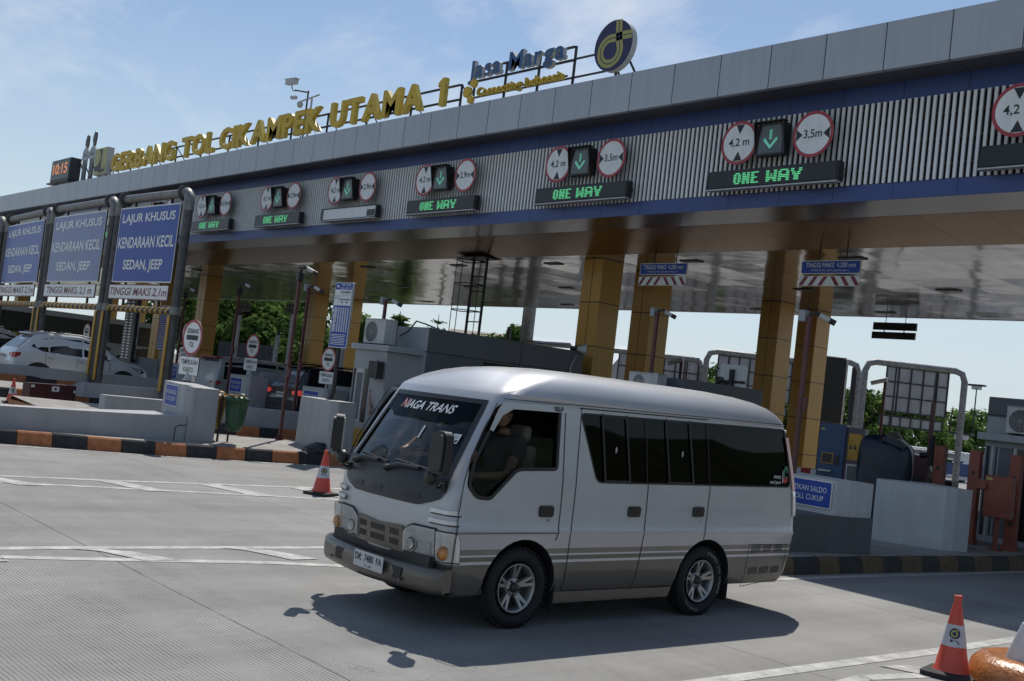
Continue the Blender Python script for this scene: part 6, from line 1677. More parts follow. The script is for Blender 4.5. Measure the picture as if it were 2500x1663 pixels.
m = MB(); m.box(bx0+0.02, bx1-0.20, 14.27, 14.29, 0.25, 0.75, 'yellow_paint'); m.build('yellow_base', t)
air_conditioner((bx0+0.47, 14.45, 2.745), 'white air conditioner on the booth shelf beside the dark wall', 0.86, 0.60, 0.34)
m = MB(); pts = [Vector((bx1-0.42, 14.72, 3.0)), Vector((bx1-0.25, 14.85, 3.15)), Vector((bx1-0.2, 15.0, 3.40)), Vector((bx1-0.15, 15.25, 3.36)), Vector((bx1-0.1, 15.5, 3.30))]
m.tube(pts, 0.02, 'dark_steel', 6); o = m.build('cable'); tag(o, 'dark cable looping from the air conditioner over the booth roof', 'cable')
q = on_x(1414, 852, bx1-0.05)
t = thing('loudspeaker', 'white horn loudspeaker on the far roof corner of the dark booth', 'loudspeaker', (q.x, q.y, q.z))
m = MB(); d = Vector((0.75, 0.66, 0)); m.cyl(-d*0.22, -d*0.05, 0.06, 'dark_steel', n=12); m.cyl(-d*0.05, d*0.20, 0.05, 'plastic_white', 0.15, n=20); m.lathe([(0.0, -0.02), (0.0, 0.0)], 'dark_steel'); m.build('horn', t)
m = MB(); m.tube([(-0.16, -0.14, 0), (-0.18, -0.1, -0.2)], 0.02, 'dark_steel', 6); m.tube([(-0.2, -0.15, 0.1), (-0.9, -0.8, 0.05)], 0.035, 'light_metal', 8); m.build('bracket', t)
m = MB(); m.tube([(bx1+0.03, by1-0.5, 2.2), (bx1+0.03, by1-0.45, 2.9), (bx1+0.03, by1-0.3, 3.15)], 0.015, 'light_metal', 6); o = m.build('conduit'); tag(o, 'thin pale conduit pipe on the dark booth wall near its far end', 'pipe')
# ladder with safety hoops up to the ceiling hatch
A = at_z(1190.8, 628, 5.93); B0 = at_z(1152.5, 630.6, 5.93)
t = thing('caged_ladder', 'dark steel ladder with safety hoops rising from the booths to the ceiling', 'ladder', (A.x, A.y, 0))
dv = Vector((B0.x-A.x, B0.y-A.y, 0)); wl_ = 0.62; dv = dv.normalized()*min(dv.length, 0.75); pr = Vector((-dv.y, dv.x, 0)).normalized()
if pr.y > 0: pr = -pr
zl0 = height_at(1165, 819, A.x, A.y)-0.25
m = MB()
for o_ in (Vector((0, 0, 0)), dv): m.box(o_.x-0.03, o_.x+0.03, o_.y-0.03, o_.y+0.03, zl0, 5.93, 'dark_steel')
z = zl0+0.2
while z < 5.8: m.cyl(Vector((0, 0, z)), dv+Z_*z, 0.018, 'dark_steel', n=6); z += 0.46
m.build('rails', t)
m = MB(); side = dv.normalized()
for z in (zl0+0.95, zl0+1.75, zl0+2.45):
    pts = [Vector((0, 0, z))]+[dv*0.5+side*(0.42*math.cos(a))*1.2+pr*(0.02+0.75*math.sin(a))+Z_*z for a in [R(10+16*i) for i in range(11)]]+[dv+Z_*z]
    m.tube(pts, 0.016, 'dark_steel', 5)
for a in (R(60), R(110), R(160)): 
    b_ = dv*0.5+side*(0.42*math.cos(a))*1.2+pr*(0.02+0.75*math.sin(a)); m.tube([b_+Z_*(zl0+0.2), b_+Z_*(zl0+2.45)], 0.013, 'dark_steel', 5)
m.build('safety_cage', t)
m = MB(); m.box(A.x+dv.x-0.5, A.x+0.1, A.y-0.25, A.y+0.45, 5.905, 5.925, 'sign_black'); o = m.build('ceiling_hatch'); tag(o, 'black open hatch in the canopy ceiling at the ladder top', 'hatch')
# booth on the island behind, mostly hidden
t = thing('toll_booth', 'dark brown booth beyond the black car, left of the grey booth', 'toll booth', (0, 0, 0))
m = MB(); m.box(-26.4, -24.9, 17.4, 22.0, ground_z(-25)+0.2, zl0+0.1, 'booth_dark'); m.build('wall', t)
m = MB(); m.box(-26.2, -25.2, 17.37, 17.40, 1.2, 2.0, 'booth_window'); m.build('window', t)
m = MB(); m.box(-25.0, -24.72, 16.95, 17.35, ground_z(-25)+0.2, 1.7, 'yellow_paint'); m.build('doorway', t, bevel=0.03)
t = thing('ticket_machine', 'yellow card machine with small screen beside the far orange column', 'ticket machine', (-30.0, 22.2, ground_z(-30)+0.2))
m = MB(); m.prism(rounded([(-0.45, 0), (0.45, 0), (0.42, 1.5), (-0.42, 1.5)], 0.12), (0, 0, 0), X_, Z_, S_, 0.6, 'yellow_paint'); m.build('housing', t); m = MB(); m.rect(0.5, 0.35, (0, -0.01, 1.15), X_, Z_, S_, 0.02, 'signal_lens'); m.build('screen', t)

# middle island booth roof seen over the minibus
q0 = on_y(1679, 930, 16.2); 
t = thing('toll_booth', 'grey booth roof showing just above the minibus roof', 'toll booth', (0, 0, 0))
za = height_at(1680, 932, -14.9, 16.6)
p0 = at_z(1679, 931, 2.62); p1 = at_z(1863, 953, 2.62)
m = MB(); m.box(-16.1, -14.75, 17.6, 20.35, 0.22, 2.70, 'booth_grey'); m.build('wall', t, bevel=0.01)
m = MB(); m.box(-16.1, -14.8, 16.9, 17.6, 0.22, 2.50, 'booth_pale'); m.build('front_cabin', t, bevel=0.01)
air_conditioner((-15.35, 17.0, 2.36), 'air conditioner peeking over the middle of the minibus roof', 0.8, 0.36, 0.3)
q = at_depth(1788, 932, 27)
t = thing('round_sign_back', 'white square sign back with dark cross brace above the minibus roof', 'road sign', (q.x, q.y, 2.60))
m = MB(); s_ = 0.42; oct_ = rounded([(-s_, -s_), (s_, -s_), (s_, s_), (-s_, s_)], 0.10); m.prism(oct_, (0, 0, q.z-2.6), X_, Z_, S_, 0.02, 'sign_white'); m.build('plate', t)
m = MB(); m.box(-0.06, 0.06, -0.08, -0.03, 0.0, q.z-2.6+0.3, 'sign_black'); m.box(-0.40, 0.40, -0.05, -0.03, q.z-2.6-0.03, q.z-2.6+0.03, 'sign_black'); m.build('post', t)
q = at_depth(1762, 936, 26)
t = thing('horn_speaker', 'small black speaker on the booth roof left of the square sign back', 'loudspeaker', (q.x, q.y, q.z))
m = MB(); m.cyl((-0.1, 0, 0.03), (-0.02, 0.0, 0.03), 0.13, 'black_plastic', n=16); m.cyl((-0.02, 0, 0.0), (0.18, 0.05, -0.05), 0.07, 'black_plastic', n=12); m.tube([(0.05, 0, -0.05), (0.05, 0, -0.5)], 0.02, 'black_plastic', 6); m.build('horn', t)

# right booth and posts
t = thing('toll_booth', 'grey toll booth with sliding windows at the right edge, behind orange posts', 'toll booth', (0, 0, 0))
m = MB(); m.box(-9.85, -8.3, 20.85, 25.5, 0.22, 2.62, 'booth_pale'); m.build('wall', t, bevel=0.01)
m = MB(); m.box(-10.35, -8.95, 21.9, 22.3, 2.05, 3.05, 'booth_grey'); m.build('tower', t, bevel=0.01)
m = MB(); m.box(-9.9, -8.2, 20.60, 20.85, 2.16, 2.30, 'booth_pale'); m.build('shelf', t, bevel=0.01)
m = MB()
for xa, xb, mt in ((-9.80, -9.74, 'sign_black'), (-9.70, -9.66, 'light_metal'), (-9.62, -9.60, 'sign_black'), (-9.55, -9.30, 'booth_grey'), (-9.28, -9.22, 'light_metal'), (-9.20, -8.92, 'booth_window'), (-8.90, -8.84, 'light_metal'), (-8.80, -8.4, 'booth_pale')): m.box(xa, xb, 20.83, 20.85, 0.35, 2.05, mt)
m.build('window', t)
m = MB(); m.box(-9.45, -9.38, 21.88, 21.9, 2.55, 2.95, 'sign_black'); m.box(-10.35, -8.95, 21.885, 21.895, 2.68, 2.70, 'sign_black'); m.build('panel_joint', t)
air_conditioner((-8.98, 20.55, 2.305), 'air conditioner on the right booth above the orange cabinet', 0.74, 0.52, 0.28)
def orange_post(x, y, label, rz=0.0, w=0.19, h=1.72):
    t = thing('barrier_post', label, 'post', (x, y, 0.22), rz, 'tall square orange posts on the right island')
    m = MB(); m.box(-w/2, w/2, -w*0.6, w*0.6, 0, h, 'orange_post'); m.box(-w/2-0.02, w/2+0.02, -w*0.6-0.02, w*0.6+0.02, 0, 0.10, 'orange_post'); m.build('column', t, bevel=0.008)
    m = MB()
    for z in (h-0.42, 0.48): m.box(-0.025, 0.025, -w*0.6-0.006, -w*0.6+0.01, z-0.035, z+0.035, 'sign_black')
    m.build('sensor', t)
orange_post(-9.51, 19.85, 'tall orange post left of the orange cabinet', R(10))
orange_post(-8.80, 19.95, 'tall orange post right behind the orange cabinet', R(10))
orange_post(-10.30, 20.05, 'dark red post standing between the pale block and the white car', R(10))
orange_post(-10.75, 20.9, 'dark red post with yellow tag left of the far white car', R(10))
t = thing('control_cabinet', 'orange control cabinet with small hood on a single leg', 'cabinet', (-8.83, 19.42, 0.22), R(14))
m = MB(); m.box(-0.235, 0.235, -0.12, 0.16, 0.58, 1.31, 'orange_post'); m.build('box', t, bevel=0.012)
m = MB(); m.box(-0.05, 0.17, -0.127, -0.12, 0.70, 1.18, 'orange_post'); m.build('door', t, bevel=0.004)
m = MB(); m.prism([(0.0, 0.0), (-0.10, -0.16), (0.0, -0.18)], (-0.20, -0.12, 1.22), Y_, Z_, X_, 0.15, 'orange_post'); m.build('hood', t)
m = MB(); m.cyl((0, 0.02, 0), (0, 0.02, 0.6), 0.045, 'orange_post', n=12); m.box(-0.12, 0.12, -0.1, 0.14, 0, 0.02, 'orange_post'); m.build('leg', t)
m = MB(); m.rect(0.10, 0.05, (-0.16, -0.123, 1.25), X_, Z_, S_, 0.002, 'logo_gold'); m.build('tag', t)
t = thing('railing_drum', 'dark drum bollard with pale rim at the right picture edge', 'bollard', (-7.95, 19.3, 0.22))
m = MB(); m.cyl((0, 0, 0), (0, 0, 0.78), 0.13, 'yellow_paint', n=18); m.build('drum', t); m = MB(); m.cyl((0, 0, 0.78), (0, 0, 0.86), 0.16, 'dark_steel', n=18); m.build('cap', t)

# machines and barrier arm behind the minibus tail
mat('machine_blue', (0.018, 0.055, 0.135), 0.4, var=0.08, scale=4)
mat('machine_purple', (0.10, 0.075, 0.095), 0.5, var=0.1)
mat('tarpaulin', (0.008, 0.015, 0.030), 0.42, var=0.25, scale=3, bump=0.35, bscale=5)
q = at_depth(2045, 1036, 21.5)
t = thing('ticket_machine', 'tall blue ticket machine with screen and keyboard beside the last orange column', 'ticket machine', (q.x, q.y, 0.22), R(24))
zt2 = q.z-0.22
m = MB(); m.box(-0.28, 0.22, -0.3, 0.3, 0, zt2, 'machine_blue'); m.build('cabinet', t, bevel=0.015)
m = MB(); m.box(0.22, 0.56, -0.22, 0.28, 0, zt2-0.03, 'machine_purple'); m.box(0.27, 0.52, -0.235, -0.215, zt2-0.66, zt2-0.15, 'yellow_paint'); m.box(0.27, 0.50, -0.236, -0.214, zt2-1.08, zt2-0.74, 'light_metal'); m.box(0.29, 0.48, -0.239, -0.235, zt2-1.05, zt2-0.77, 'signal_lens'); m.box(0.24, 0.52, -0.235, -0.215, 0.3, zt2-1.15, 'yellow_paint')
for xx in (0.32, 0.40): m.prism([(-0.03, 0), (0.03, 0), (0, 0.12)], (xx, -0.238, zt2-0.45), X_, Z_, S_, 0, 'sign_black')
m.build('side_unit', t)
m = MB(); m.box(-0.20, 0.02, -0.315, -0.295, zt2-0.78, zt2-0.57, 'yellow_paint'); m.box(-0.185, 0.005, -0.318, -0.312, zt2-0.765, zt2-0.585, 'screen_black'); m.box(0.05, 0.14, -0.318, -0.30, zt2-0.80, zt2-0.60, 'sign_black'); m.build('screen', t)
m = MB(); m.box(-0.22, 0.02, -0.44, -0.29, zt2-0.93, zt2-0.90, 'light_metal'); m.rect(0.07, 0.035, (-0.22, -0.302, zt2-0.12), X_, Z_, S_, 0.002, 'logo_gold'); m.build('keyboard', t)
q = at_depth(2168, 1056, 21.0)
t = thing('covered_machine', 'machine wrapped in a dark navy tarpaulin behind the pale block', 'covered machine', (q.x, q.y, 0.22), R(20))
m = MB(); n = 28; lv2 = [(0.0, 1.08), (0.3, 1.05), (0.7, 1.0), (1.1, 1.0), (1.4, 0.98), (1.62, 0.92), (1.72, 0.75), (1.76, 0.4), (1.77, 0.05)]
vs = []
for i, (z, sc) in enumerate(lv2):
    for k in range(n):
        a = 2*PI*k/n; ca, sa = math.cos(a), math.sin(a)
        rx = 0.46*sc*(abs(ca)**0.35)*(1 if ca > 0 else -1); ry = 0.34*sc*(abs(sa)**0.35)*(1 if sa > 0 else -1)
        f = 1+0.045*math.sin(a*5+z*2.2)+0.03*math.sin(a*9-z*3)
        vs.append(Vector((rx*f+(0.05 if z > 0.7 and ca > 0.5 else 0), ry*f, z+(0.10*(-ca)*0.4 if z > 1.5 else 0))))
m.add(vs, [(i*n+k, i*n+(k+1) % n, (i+1)*n+(k+1) % n, (i+1)*n+k) for i in range(len(lv2)-1) for k in range(n)], 'tarpaulin', True); m.build('cover', t)
m = MB(); m.prism([(-0.05, 1.70), (0.36, 1.58), (0.44, 1.64), (0.30, 1.74), (0.02, 1.80)], (0, -0.36, 0), X_, Z_, S_, 0.5, 'tarpaulin'); m.build('cover_flap', t, bevel=0.02)
m = MB(); m.prism([(-0.2, 1.68), (0.0, 1.86), (0.12, 1.90), (0.28, 1.68)], (0, 0.2, 0), X_, Z_, S_, 0.3, 'booth_dark'); m.build('top_hood', t)
a, c = on_y(1950, 1149, 20.6), on_y(2143, 1171, 20.6)
t = thing('lane_barrier', 'white lane barrier arm with red stripes behind the two tone barrier', 'barrier arm', (0, 0, 0))
d = (c-a)
m = MB(); m.cyl(a-d*0.6, c, 0.075, 'sign_white', n=16); m.build('arm', t)
m = MB()
for f0 in (-0.35, 0.05, 0.52+0.02, 0.86):
    p = a+d*f0; m.cyl(p, p+d*0.13, 0.078, 'red_paint', n=16, caps=False)
m.build('stripe', t)
m = MB(); p = a+d*-0.6; m.box(p.x-0.2, p.x+0.2, p.y-0.2, p.y+0.2, 0.2, p.z+0.15, 'orange_post'); p = c-d*0.1; m.cyl((p.x, p.y, 0.2), (p.x, p.y, p.z), 0.03, 'dark_steel', n=8); m.build('drive_box', t)
q = at_depth(2255, 1150, 24)
t = thing('planter_box', 'brown boxy plinth with a dark red stool shape on it, behind the pale block', 'plinth', (q.x, q.y, 0.22), R(15))
m = MB(); plan_block(m, [(-0.65, -0.5), (0.35, -0.5), (0.65, -0.2), (0.65, 0.5), (-0.65, 0.5)], 0, 0.98, 'booth_dark'); m.build('plinth', t, bevel=0.01)
m = MB(); m.prism([(-0.22, 0.98), (0.20, 0.98), (0.26, 1.12), (0.20, 1.28), (0.22, 1.42), (-0.26, 1.46), (-0.2, 1.25)], (-0.1, 0, 0), X_, Z_, S_, 0.3, 'maroon_steel'); m.build('stool', t)
q = at_depth(2268, 1105, 23)
t = thing('camera_post', 'dark thin post with black camera and tube right of the covered machine', 'camera pole', (q.x, q.y, 0.22))
zt3 = height_at(2278, 985, q.x, q.y)-0.22
m = MB(); m.box(-0.035, 0.035, -0.035, 0.035, 0, zt3, 'maroon_steel'); m.cyl((0.06, 0, q.z-0.5), (0.06, 0, q.z+0.15), 0.055, 'sign_black', n=10); m.build('post', t)
m = MB(); m.cyl((-0.02, 0, q.z-0.28), (-0.17, -0.06, q.z-0.30), 0.06, 'black_plastic', n=10); m.build('camera', t)

# ------------------------------------------------------------------ signs hung from the canopy
def clearance_sign(xa, xb, label):
    xc = (xa+xb)/2; w = xb-xa; y = 20.15
    t = thing('clearance_sign', label, 'hanging sign', (xc, y, 5.32), 0, 'height clearance signs hung from the canopy')
    m = MB(); m.rect(w, 0.29, (0, -0.02, 0.13), X_, Z_, S_, 0.03, 'sign_white', rc=0.03); m.rect(w-0.03, 0.26, (0, -0.023, 0.13), X_, Z_, S_, 0, 'sign_blue', rc=0.02)
    m.text('TINGGI MAKS  4.200 mm', w*0.84, 0.105, (0, -0.023, 0.175), X_, Z_, S_, 'sign_white', bold=0.0); m.text('PP NO 55 Thn 2012 pasal 54 ayat 1c', w*0.64, 0.05, (0, -0.023, 0.055), X_, Z_, S_, 'sign_white'); m.build('text_panel', t)
    m = MB(); m.rect(w, 0.22, (-0.01, -0.02, -0.17), X_, Z_, S_, 0.02, 'sign_white', rc=0.02)
    for i in range(3):
        for s in (-1, 1):
            x0 = s*(0.10+i*w*0.165)
            a_ = [(x0-s*0.07, 0.10), (x0+s*0.03, 0.10), (x0+s*0.17, -0.10), (x0+s*0.07, -0.10)]
            m.prism(a_, (-0.01, -0.023, -0.17), X_, Z_, S_, 0, 'sign_dark_red')
    m.build('stripe_panel', t)
    m = MB()
    for x in (-w*0.22, w*0.24): m.cyl((x, 0.02, -0.25), (x, 0.02, 0.68), 0.014, 'dark_steel', n=6)
    m.build('hanger', t)
clearance_sign(-18.67, -17.15, 'blue height sign with striped panel hanging before the second orange column')
clearance_sign(-13.93, -12.48, 'blue height sign with striped panel hanging right of the four orange columns')
def hanging_board(x0, x1, z0, z1, label, y=31.9):
    t = thing('hanging_board', label, 'hanging sign', ((x0+x1)/2, y, z0), 0, 'dark twin sign backs hung at the rear of the canopy')
    w = x1-x0; h = (z1-z0)
    m = MB(); m.box(-w/2, w/2, -0.04, 0.04, h*0.54, h, 'black_plastic'); m.build('upper_panel', t)
    m = MB(); m.box(-w/2-0.02, w/2-0.02, -0.04, 0.04, 0, h*0.42, 'black_plastic'); m.build('lower_panel', t)
    m = MB()
    for x in (-w*0.22, w*0.24): m.box(x-0.015, x+0.015, -0.055, -0.04, 0, h, 'dark_steel'); m.cyl((x, 0, h), (x, 0, 5.93-z0), 0.012, 'dark_steel', n=6)
    m.build('hanger', t)
a, c = on_y(2130, 826, 31.9), on_y(2239, 790, 31.9); hanging_board(a.x, c.x, a.z, c.z, 'twin dark sign backs against the sky right of the columns')
a, c = on_y(582, 760, 31.9), on_y(612, 740, 31.9); hanging_board(a.x, c.x, a.z, c.z, 'twin dark sign backs before the trees beside the far orange column')
a, c = on_y(699, 764, 31.9), on_y(729, 743, 31.9); hanging_board(a.x, c.x, a.z, c.z, 'twin dark sign backs before the trees behind the tall red pole')
# portals placed from their top corners
zt = 6.42
def portal_at(label, lp, rp, **k):
    a = at_z(*lp, zt); b_ = at_z(*rp, zt)
    portal(label, a.x, b_.x, (a.y+b_.y)/2, skew=(b_.y-a.y), **k)
portal_at('nearest pipe portal with blue small car lane panel, right of the other portals', (298, 489), (466, 470), italic=True)
portal_at('middle pipe portal with paler blue lane panel and upright red text', (137, 513), (283, 490), face='sign_blue_faded')
portal_at('third pipe portal from the right with deep blue lane panel', (25, 537), (127, 515), italic=True)
portal_at('farthest pipe portal at the left picture edge, mostly outside the photo', (-78, 561), (8, 536), italic=True)
# ------------------------------------------------------------------ other vehicles
mat('car_white', (0.66, 0.67, 0.68), 0.3, 0.1, var=0.04, coat=0.8)
mat('car_silver', (0.40, 0.41, 0.42), 0.35, 0.4, var=0.05, coat=0.6)
mat('car_black', (0.006, 0.006, 0.008), 0.25, 0.0, var=0.0, coat=0.6)
mat('car_glass', (0.012, 0.014, 0.017), 0.06, 0.0, var=0.0, spec=0.6)
mat('car_glass_light', (0.10, 0.12, 0.14), 0.05, 0.0, var=0.1, spec=0.8)
mat('red_glow', (0.5, 0.03, 0.03), 0.3, var=0, emit=(1.0, 0.08, 0.06), estr=0.35)
CAR_KINDS = {
 # stations from the rear: y, z low, belt z, top z, half width low, belt, top
 'crossover': [(0.00, 0.42, 0.66, 0.70, 0.66, 0.70, 0.66), (0.06, 0.30, 0.90, 0.95, 0.76, 0.80, 0.74), (0.16, 0.26, 1.00, 1.06, 0.80, 0.84, 0.76), (0.45, 0.25, 1.04, 1.36, 0.83, 0.86, 0.68), (0.68, 0.25, 1.04, 1.545, 0.84, 0.875, 0.62), (1.2, 0.25, 1.02, 1.60, 0.85, 0.88, 0.62), (2.0, 0.25, 1.00, 1.61, 0.85, 0.88, 0.62), (2.45, 0.25, 0.99, 1.55, 0.85, 0.88, 0.62), (2.75, 0.25, 0.98, 1.38, 0.85, 0.88, 0.66), (3.15, 0.25, 0.98, 1.08, 0.85, 0.87, 0.74), (3.3, 0.25, 0.95, 1.03, 0.85, 0.86, 0.74), (3.8, 0.25, 0.86, 0.95, 0.83, 0.83, 0.70), (4.05, 0.26, 0.74, 0.84, 0.78, 0.76, 0.62), (4.18, 0.32, 0.58, 0.66, 0.66, 0.62, 0.52)],
 'suv': [(0.00, 0.46, 0.76, 0.80, 0.76, 0.80, 0.74), (0.06, 0.34, 1.02, 1.08, 0.84, 0.88, 0.80), (0.14, 0.32, 1.12, 1.18, 0.86, 0.90, 0.80), (0.30, 0.30, 1.14, 1.52, 0.88, 0.92, 0.70), (0.46, 0.30, 1.14, 1.74, 0.89, 0.925, 0.66), (1.3, 0.30, 1.12, 1.81, 0.90, 0.93, 0.68), (2.4, 0.30, 1.10, 1.79, 0.90, 0.93, 0.68), (2.85, 0.30, 1.09, 1.68, 0.90, 0.93, 0.69), (3.35, 0.30, 1.09, 1.30, 0.90, 0.92, 0.76), (3.55, 0.30, 1.06, 1.16, 0.90, 0.91, 0.78), (4.3, 0.30, 0.98, 1.08, 0.88, 0.88, 0.74), (4.62, 0.32, 0.86, 0.98, 0.84, 0.82, 0.68), (4.78, 0.38, 0.66, 0.76, 0.72, 0.68, 0.58)],
 'van': [(0.00, 0.40, 0.80, 0.84, 0.72, 0.76, 0.72), (0.05, 0.28, 1.05, 1.10, 0.80, 0.82, 0.76), (0.16, 0.26, 1.08, 1.60, 0.82, 0.83, 0.70), (0.26, 0.26, 1.08, 1.76, 0.82, 0.835, 0.70), (1.0, 0.26, 1.06, 1.83, 0.82, 0.835, 0.70), (2.6, 0.26, 1.04, 1.82, 0.82, 0.835, 0.70), (3.0, 0.26, 1.03, 1.70, 0.82, 0.835, 0.71), (3.6, 0.26, 1.02, 1.18, 0.82, 0.82, 0.74), (3.75, 0.26, 0.98, 1.08, 0.82, 0.81, 0.74), (4.1, 0.30, 0.84, 0.92, 0.76, 0.74, 0.64), (4.2, 0.36, 0.60, 0.68, 0.66, 0.62, 0.54)]}
def car(label, cat, kind, loc, rz, paint, windows, tail, wheels, rails=True, cladding=True, name='parked_car', plate=True, front_lamp=True, rear_light=False):
    st = CAR_KINDS[kind]
    t = thing(name, label, cat, loc, rz)
    def ring(s_):
        y, zl, zb, zt_, wl_, wb, wt = s_
        zm = zl+(zb-zl)*0.55
        h = [(wl_*0.90, zl), (wl_, zl+0.10), (wb*1.0, zm), (wb*0.985, zb-0.02), (wb*0.955, zb), (wt+(wb-wt)*0.30, zb+(zt_-zb)*0.68), (wt, zt_-0.035*min(1, (zt_-zb)/0.2)), (wt*0.82, zt_), (0, zt_+0.018)]
        return [Vector((x, y, z)) for x, z in h]+[Vector((-x, y, z)) for x, z in reversed(h[:-1])]
    m = MB(); rs = [ring(s_) for s_ in st]; n = len(rs[0]); vs = [v for r_ in rs for v in r_]
    fs = [(i*n+k, (i+1)*n+k, (i+1)*n+k+1, i*n+k+1) for i in range(len(rs)-1) for k in range(n-1)]
    fs += [(i*n+n-1, (i+1)*n+n-1, (i+1)*n, i*n) for i in range(len(rs)-1)]
    m.add(vs, fs, paint, True); m.add(rs[0], [tuple(range(n))], paint); m.add(rs[-1], [tuple(range(n-1, -1, -1))], paint)
    body = m.build('body', t); sharp(body, 40)
    def at(y):
        for a, c in zip(st[:-1], st[1:]):
            if y <= c[0]:
                f = (y-a[0])/(c[0]-a[0]); return tuple(p+(q-p)*f for p, q in zip(a, c))
        return st[-1]
    def sx(y, f):
        """side surface at station y, fraction f between belt and roof"""
        _, zl, zb, zt_, wl_, wb, wt = at(y); z = zb+(zt_-0.035-zb)*f
        x = (wb*0.955+(wt+(wb-wt)*0.30-wb*0.955)*(f/0.70)) if f < 0.70 else (wt+(wb-wt)*0.30+(wt-wt-(wb-wt)*0.30)*((f-0.70)/0.30))
        return x, z
    for s in (1, -1):
        for (pts) in windows:
            m = MB(); P = []
            for y, f in pts:
                x, z = sx(y, f); P.append(Vector((s*(x+0.008), y, z)))
            k = len(P); ar = sum(pts[i][0]*pts[(i+1) % k][1]-pts[(i+1) % k][0]*pts[i][1] for i in range(k))
            m.add(P, [tuple(range(k)) if (ar > 0) == (s > 0) else tuple(range(k-1, -1, -1))], 'car_glass'); m.build('side_window', t)
        for yw in wheels:
            r_ = 0.33 if kind != 'suv' else 0.38
            m = MB(); hw_ = at(yw)[5]
            m.prism([(yw+(r_+0.09)*math.cos(R(a)), r_+(r_+0.09)*math.sin(R(a))*0.98) for a in range(-20, 201, 10)], (s*(hw_+0.012), 0, 0), Y_, Z_, X_*s, 0.05, 'black_plastic' if cladding else 'car_glass'); m.build('wheel_arch', t)
            w = thing('wheel', None, None, (s*(hw_-0.08), yw, r_)); w.parent = t
            for kk in ('label', 'category'):
                if kk in w: del w[kk]
            m = MB(); m.lathe([(r_*0.62, 0.10*s), (r_*0.9, 0.115*s), (r_, 0.08*s), (r_, -0.08*s), (r_*0.6, -0.1*s)], 'tyre_rubber', (0, 0, 0), 'X', 28); m.build('tyre', w)
            m = MB(); m.lathe([(r_*0.63, 0.10*s), (r_*0.58, 0.07*s), (0, 0.06*s)], 'alloy_dark', (0, 0, 0), 'X', 24)
            for k in range(5):
                a = R(90+72*k); d1 = Vector((0, math.cos(a), math.sin(a))); t1 = Vector((0, -math.sin(a), math.cos(a)))*0.035
                A = X_*s*0.085; m.add([A-t1, A+t1, A+d1*r_*0.62+t1, A+d1*r_*0.62-t1], [(0, 1, 2, 3) if s < 0 else (3, 2, 1, 0)], 'alloy')
            m.build('rim', w)
        m = MB(); yl = st[2][0]+0.02; zb = st[2][2]
        hw_ = at(0.14)[5]
        m.add([Vector((s*(hw_+0.006), 0.26, zb-0.02)), Vector((s*(hw_+0.012), 0.10, zb-0.03)), Vector((s*(hw_-0.10), 0.035, zb-0.04)), Vector((s*(hw_-0.32), 0.02, zb-0.07)), Vector((s*(hw_-0.30), 0.02, zb-0.15)), Vector((s*(hw_-0.08), 0.03, zb-0.19)), Vector((s*(hw_+0.012), 0.09, zb-0.18)), Vector((s*(hw_+0.006), 0.24, zb-0.12))],
              [(0, 1, 6, 7) if s > 0 else (7, 6, 1, 0), (1, 2, 5, 6) if s > 0 else (6, 5, 2, 1), (2, 3, 4, 5) if s > 0 else (5, 4, 3, 2)], tail); m.build('tail_lamp', t)
        if front_lamp:
            m = MB(); f_ = st[-3]; y0 = f_[0]; hw_ = f_[5]; zb = f_[2]
            m.add([Vector((s*(hw_+0.01), y0-0.30, zb+0.02)), Vector((s*(hw_-0.0), y0+0.04, zb-0.02)), Vector((s*(hw_-0.06), y0+0.20, zb-0.10)), Vector((s*(hw_-0.02), y0+0.06, zb-0.16)), Vector((s*(hw_+0.012), y0-0.12, zb-0.06))], [tuple(range(4, -1, -1)) if s > 0 else tuple(range(5))], 'black_gloss')
            m.build('headlamp', t)
        m = MB(); ym = st[-5][0]-0.35; x, z = sx(ym, 0.1); m.box(min(s*x, s*(x+0.20)), max(s*x, s*(x+0.20)), ym-0.06, ym+0.06, z+0.0, z+0.14, paint); m.build('door_mirror', t, bevel=0.03)
        m = MB()
        for yh in (st[-5][0]-1.15, st[-5][0]-2.05):
            if yh > 0.6:
                _, zl, zb, zt_, wl_, wb, wt = at(yh); m.box(min(s*(wb-0.01), s*(wb+0.03)), max(s*(wb-0.01), s*(wb+0.03)), yh-0.09, yh+0.09, zb-0.16, zb-0.12, 'light_metal' if paint != 'car_black' else 'car_black')
        m.build('door_handle', t)
        m = MB()
        for yh in (st[-5][0]-0.30, st[-5][0]-1.28, st[-5][0]-2.2):
            if yh > 0.7:
                _, zl, zb, zt_, wl_, wb, wt = at(yh); zm = zl+(zb-zl)*0.55
                m.add([Vector((s*(wb*0.985+0.004), yh-0.006, zb-0.03)), Vector((s*(wb*0.985+0.004), yh+0.006, zb-0.03)), Vector((s*(wb+0.004), yh+0.006, zm)), Vector((s*(wb+0.004), yh-0.006, zm))], [(0, 1, 2, 3) if s > 0 else (3, 2, 1, 0)], 'sign_black')
        m.build('door_gap', t)
        if rails:
            m = MB(); rt = [st_ for st_ in st if st_[3] > 0.94*max(q[3] for q in st)]
            m.tube([Vector((s*(q[6]*0.93), q[0], q[3]+0.045)) for q in rt], 0.02, 'light_metal' if paint != 'car_black' else 'car_black', 6); m.build('roof_rail', t)
    # rear glass, plate, bumper
    roof = [q for q in st if q[3] > 0.94*max(q2[3] for q2 in st)][0]; lowr = st[2]
    m = MB(); a, c = lowr, roof
    P = []
    for f in (0.10, 0.45, 0.86):
        y = a[0]+(c[0]-a[0])*f; q = at(y); P.append((q[6]*0.80+0.05*(1-f), y-0.012, q[3]+0.012))
    vs = [Vector((sx_*x, y, z)) for x, y, z in P for sx_ in (-1, 1)]
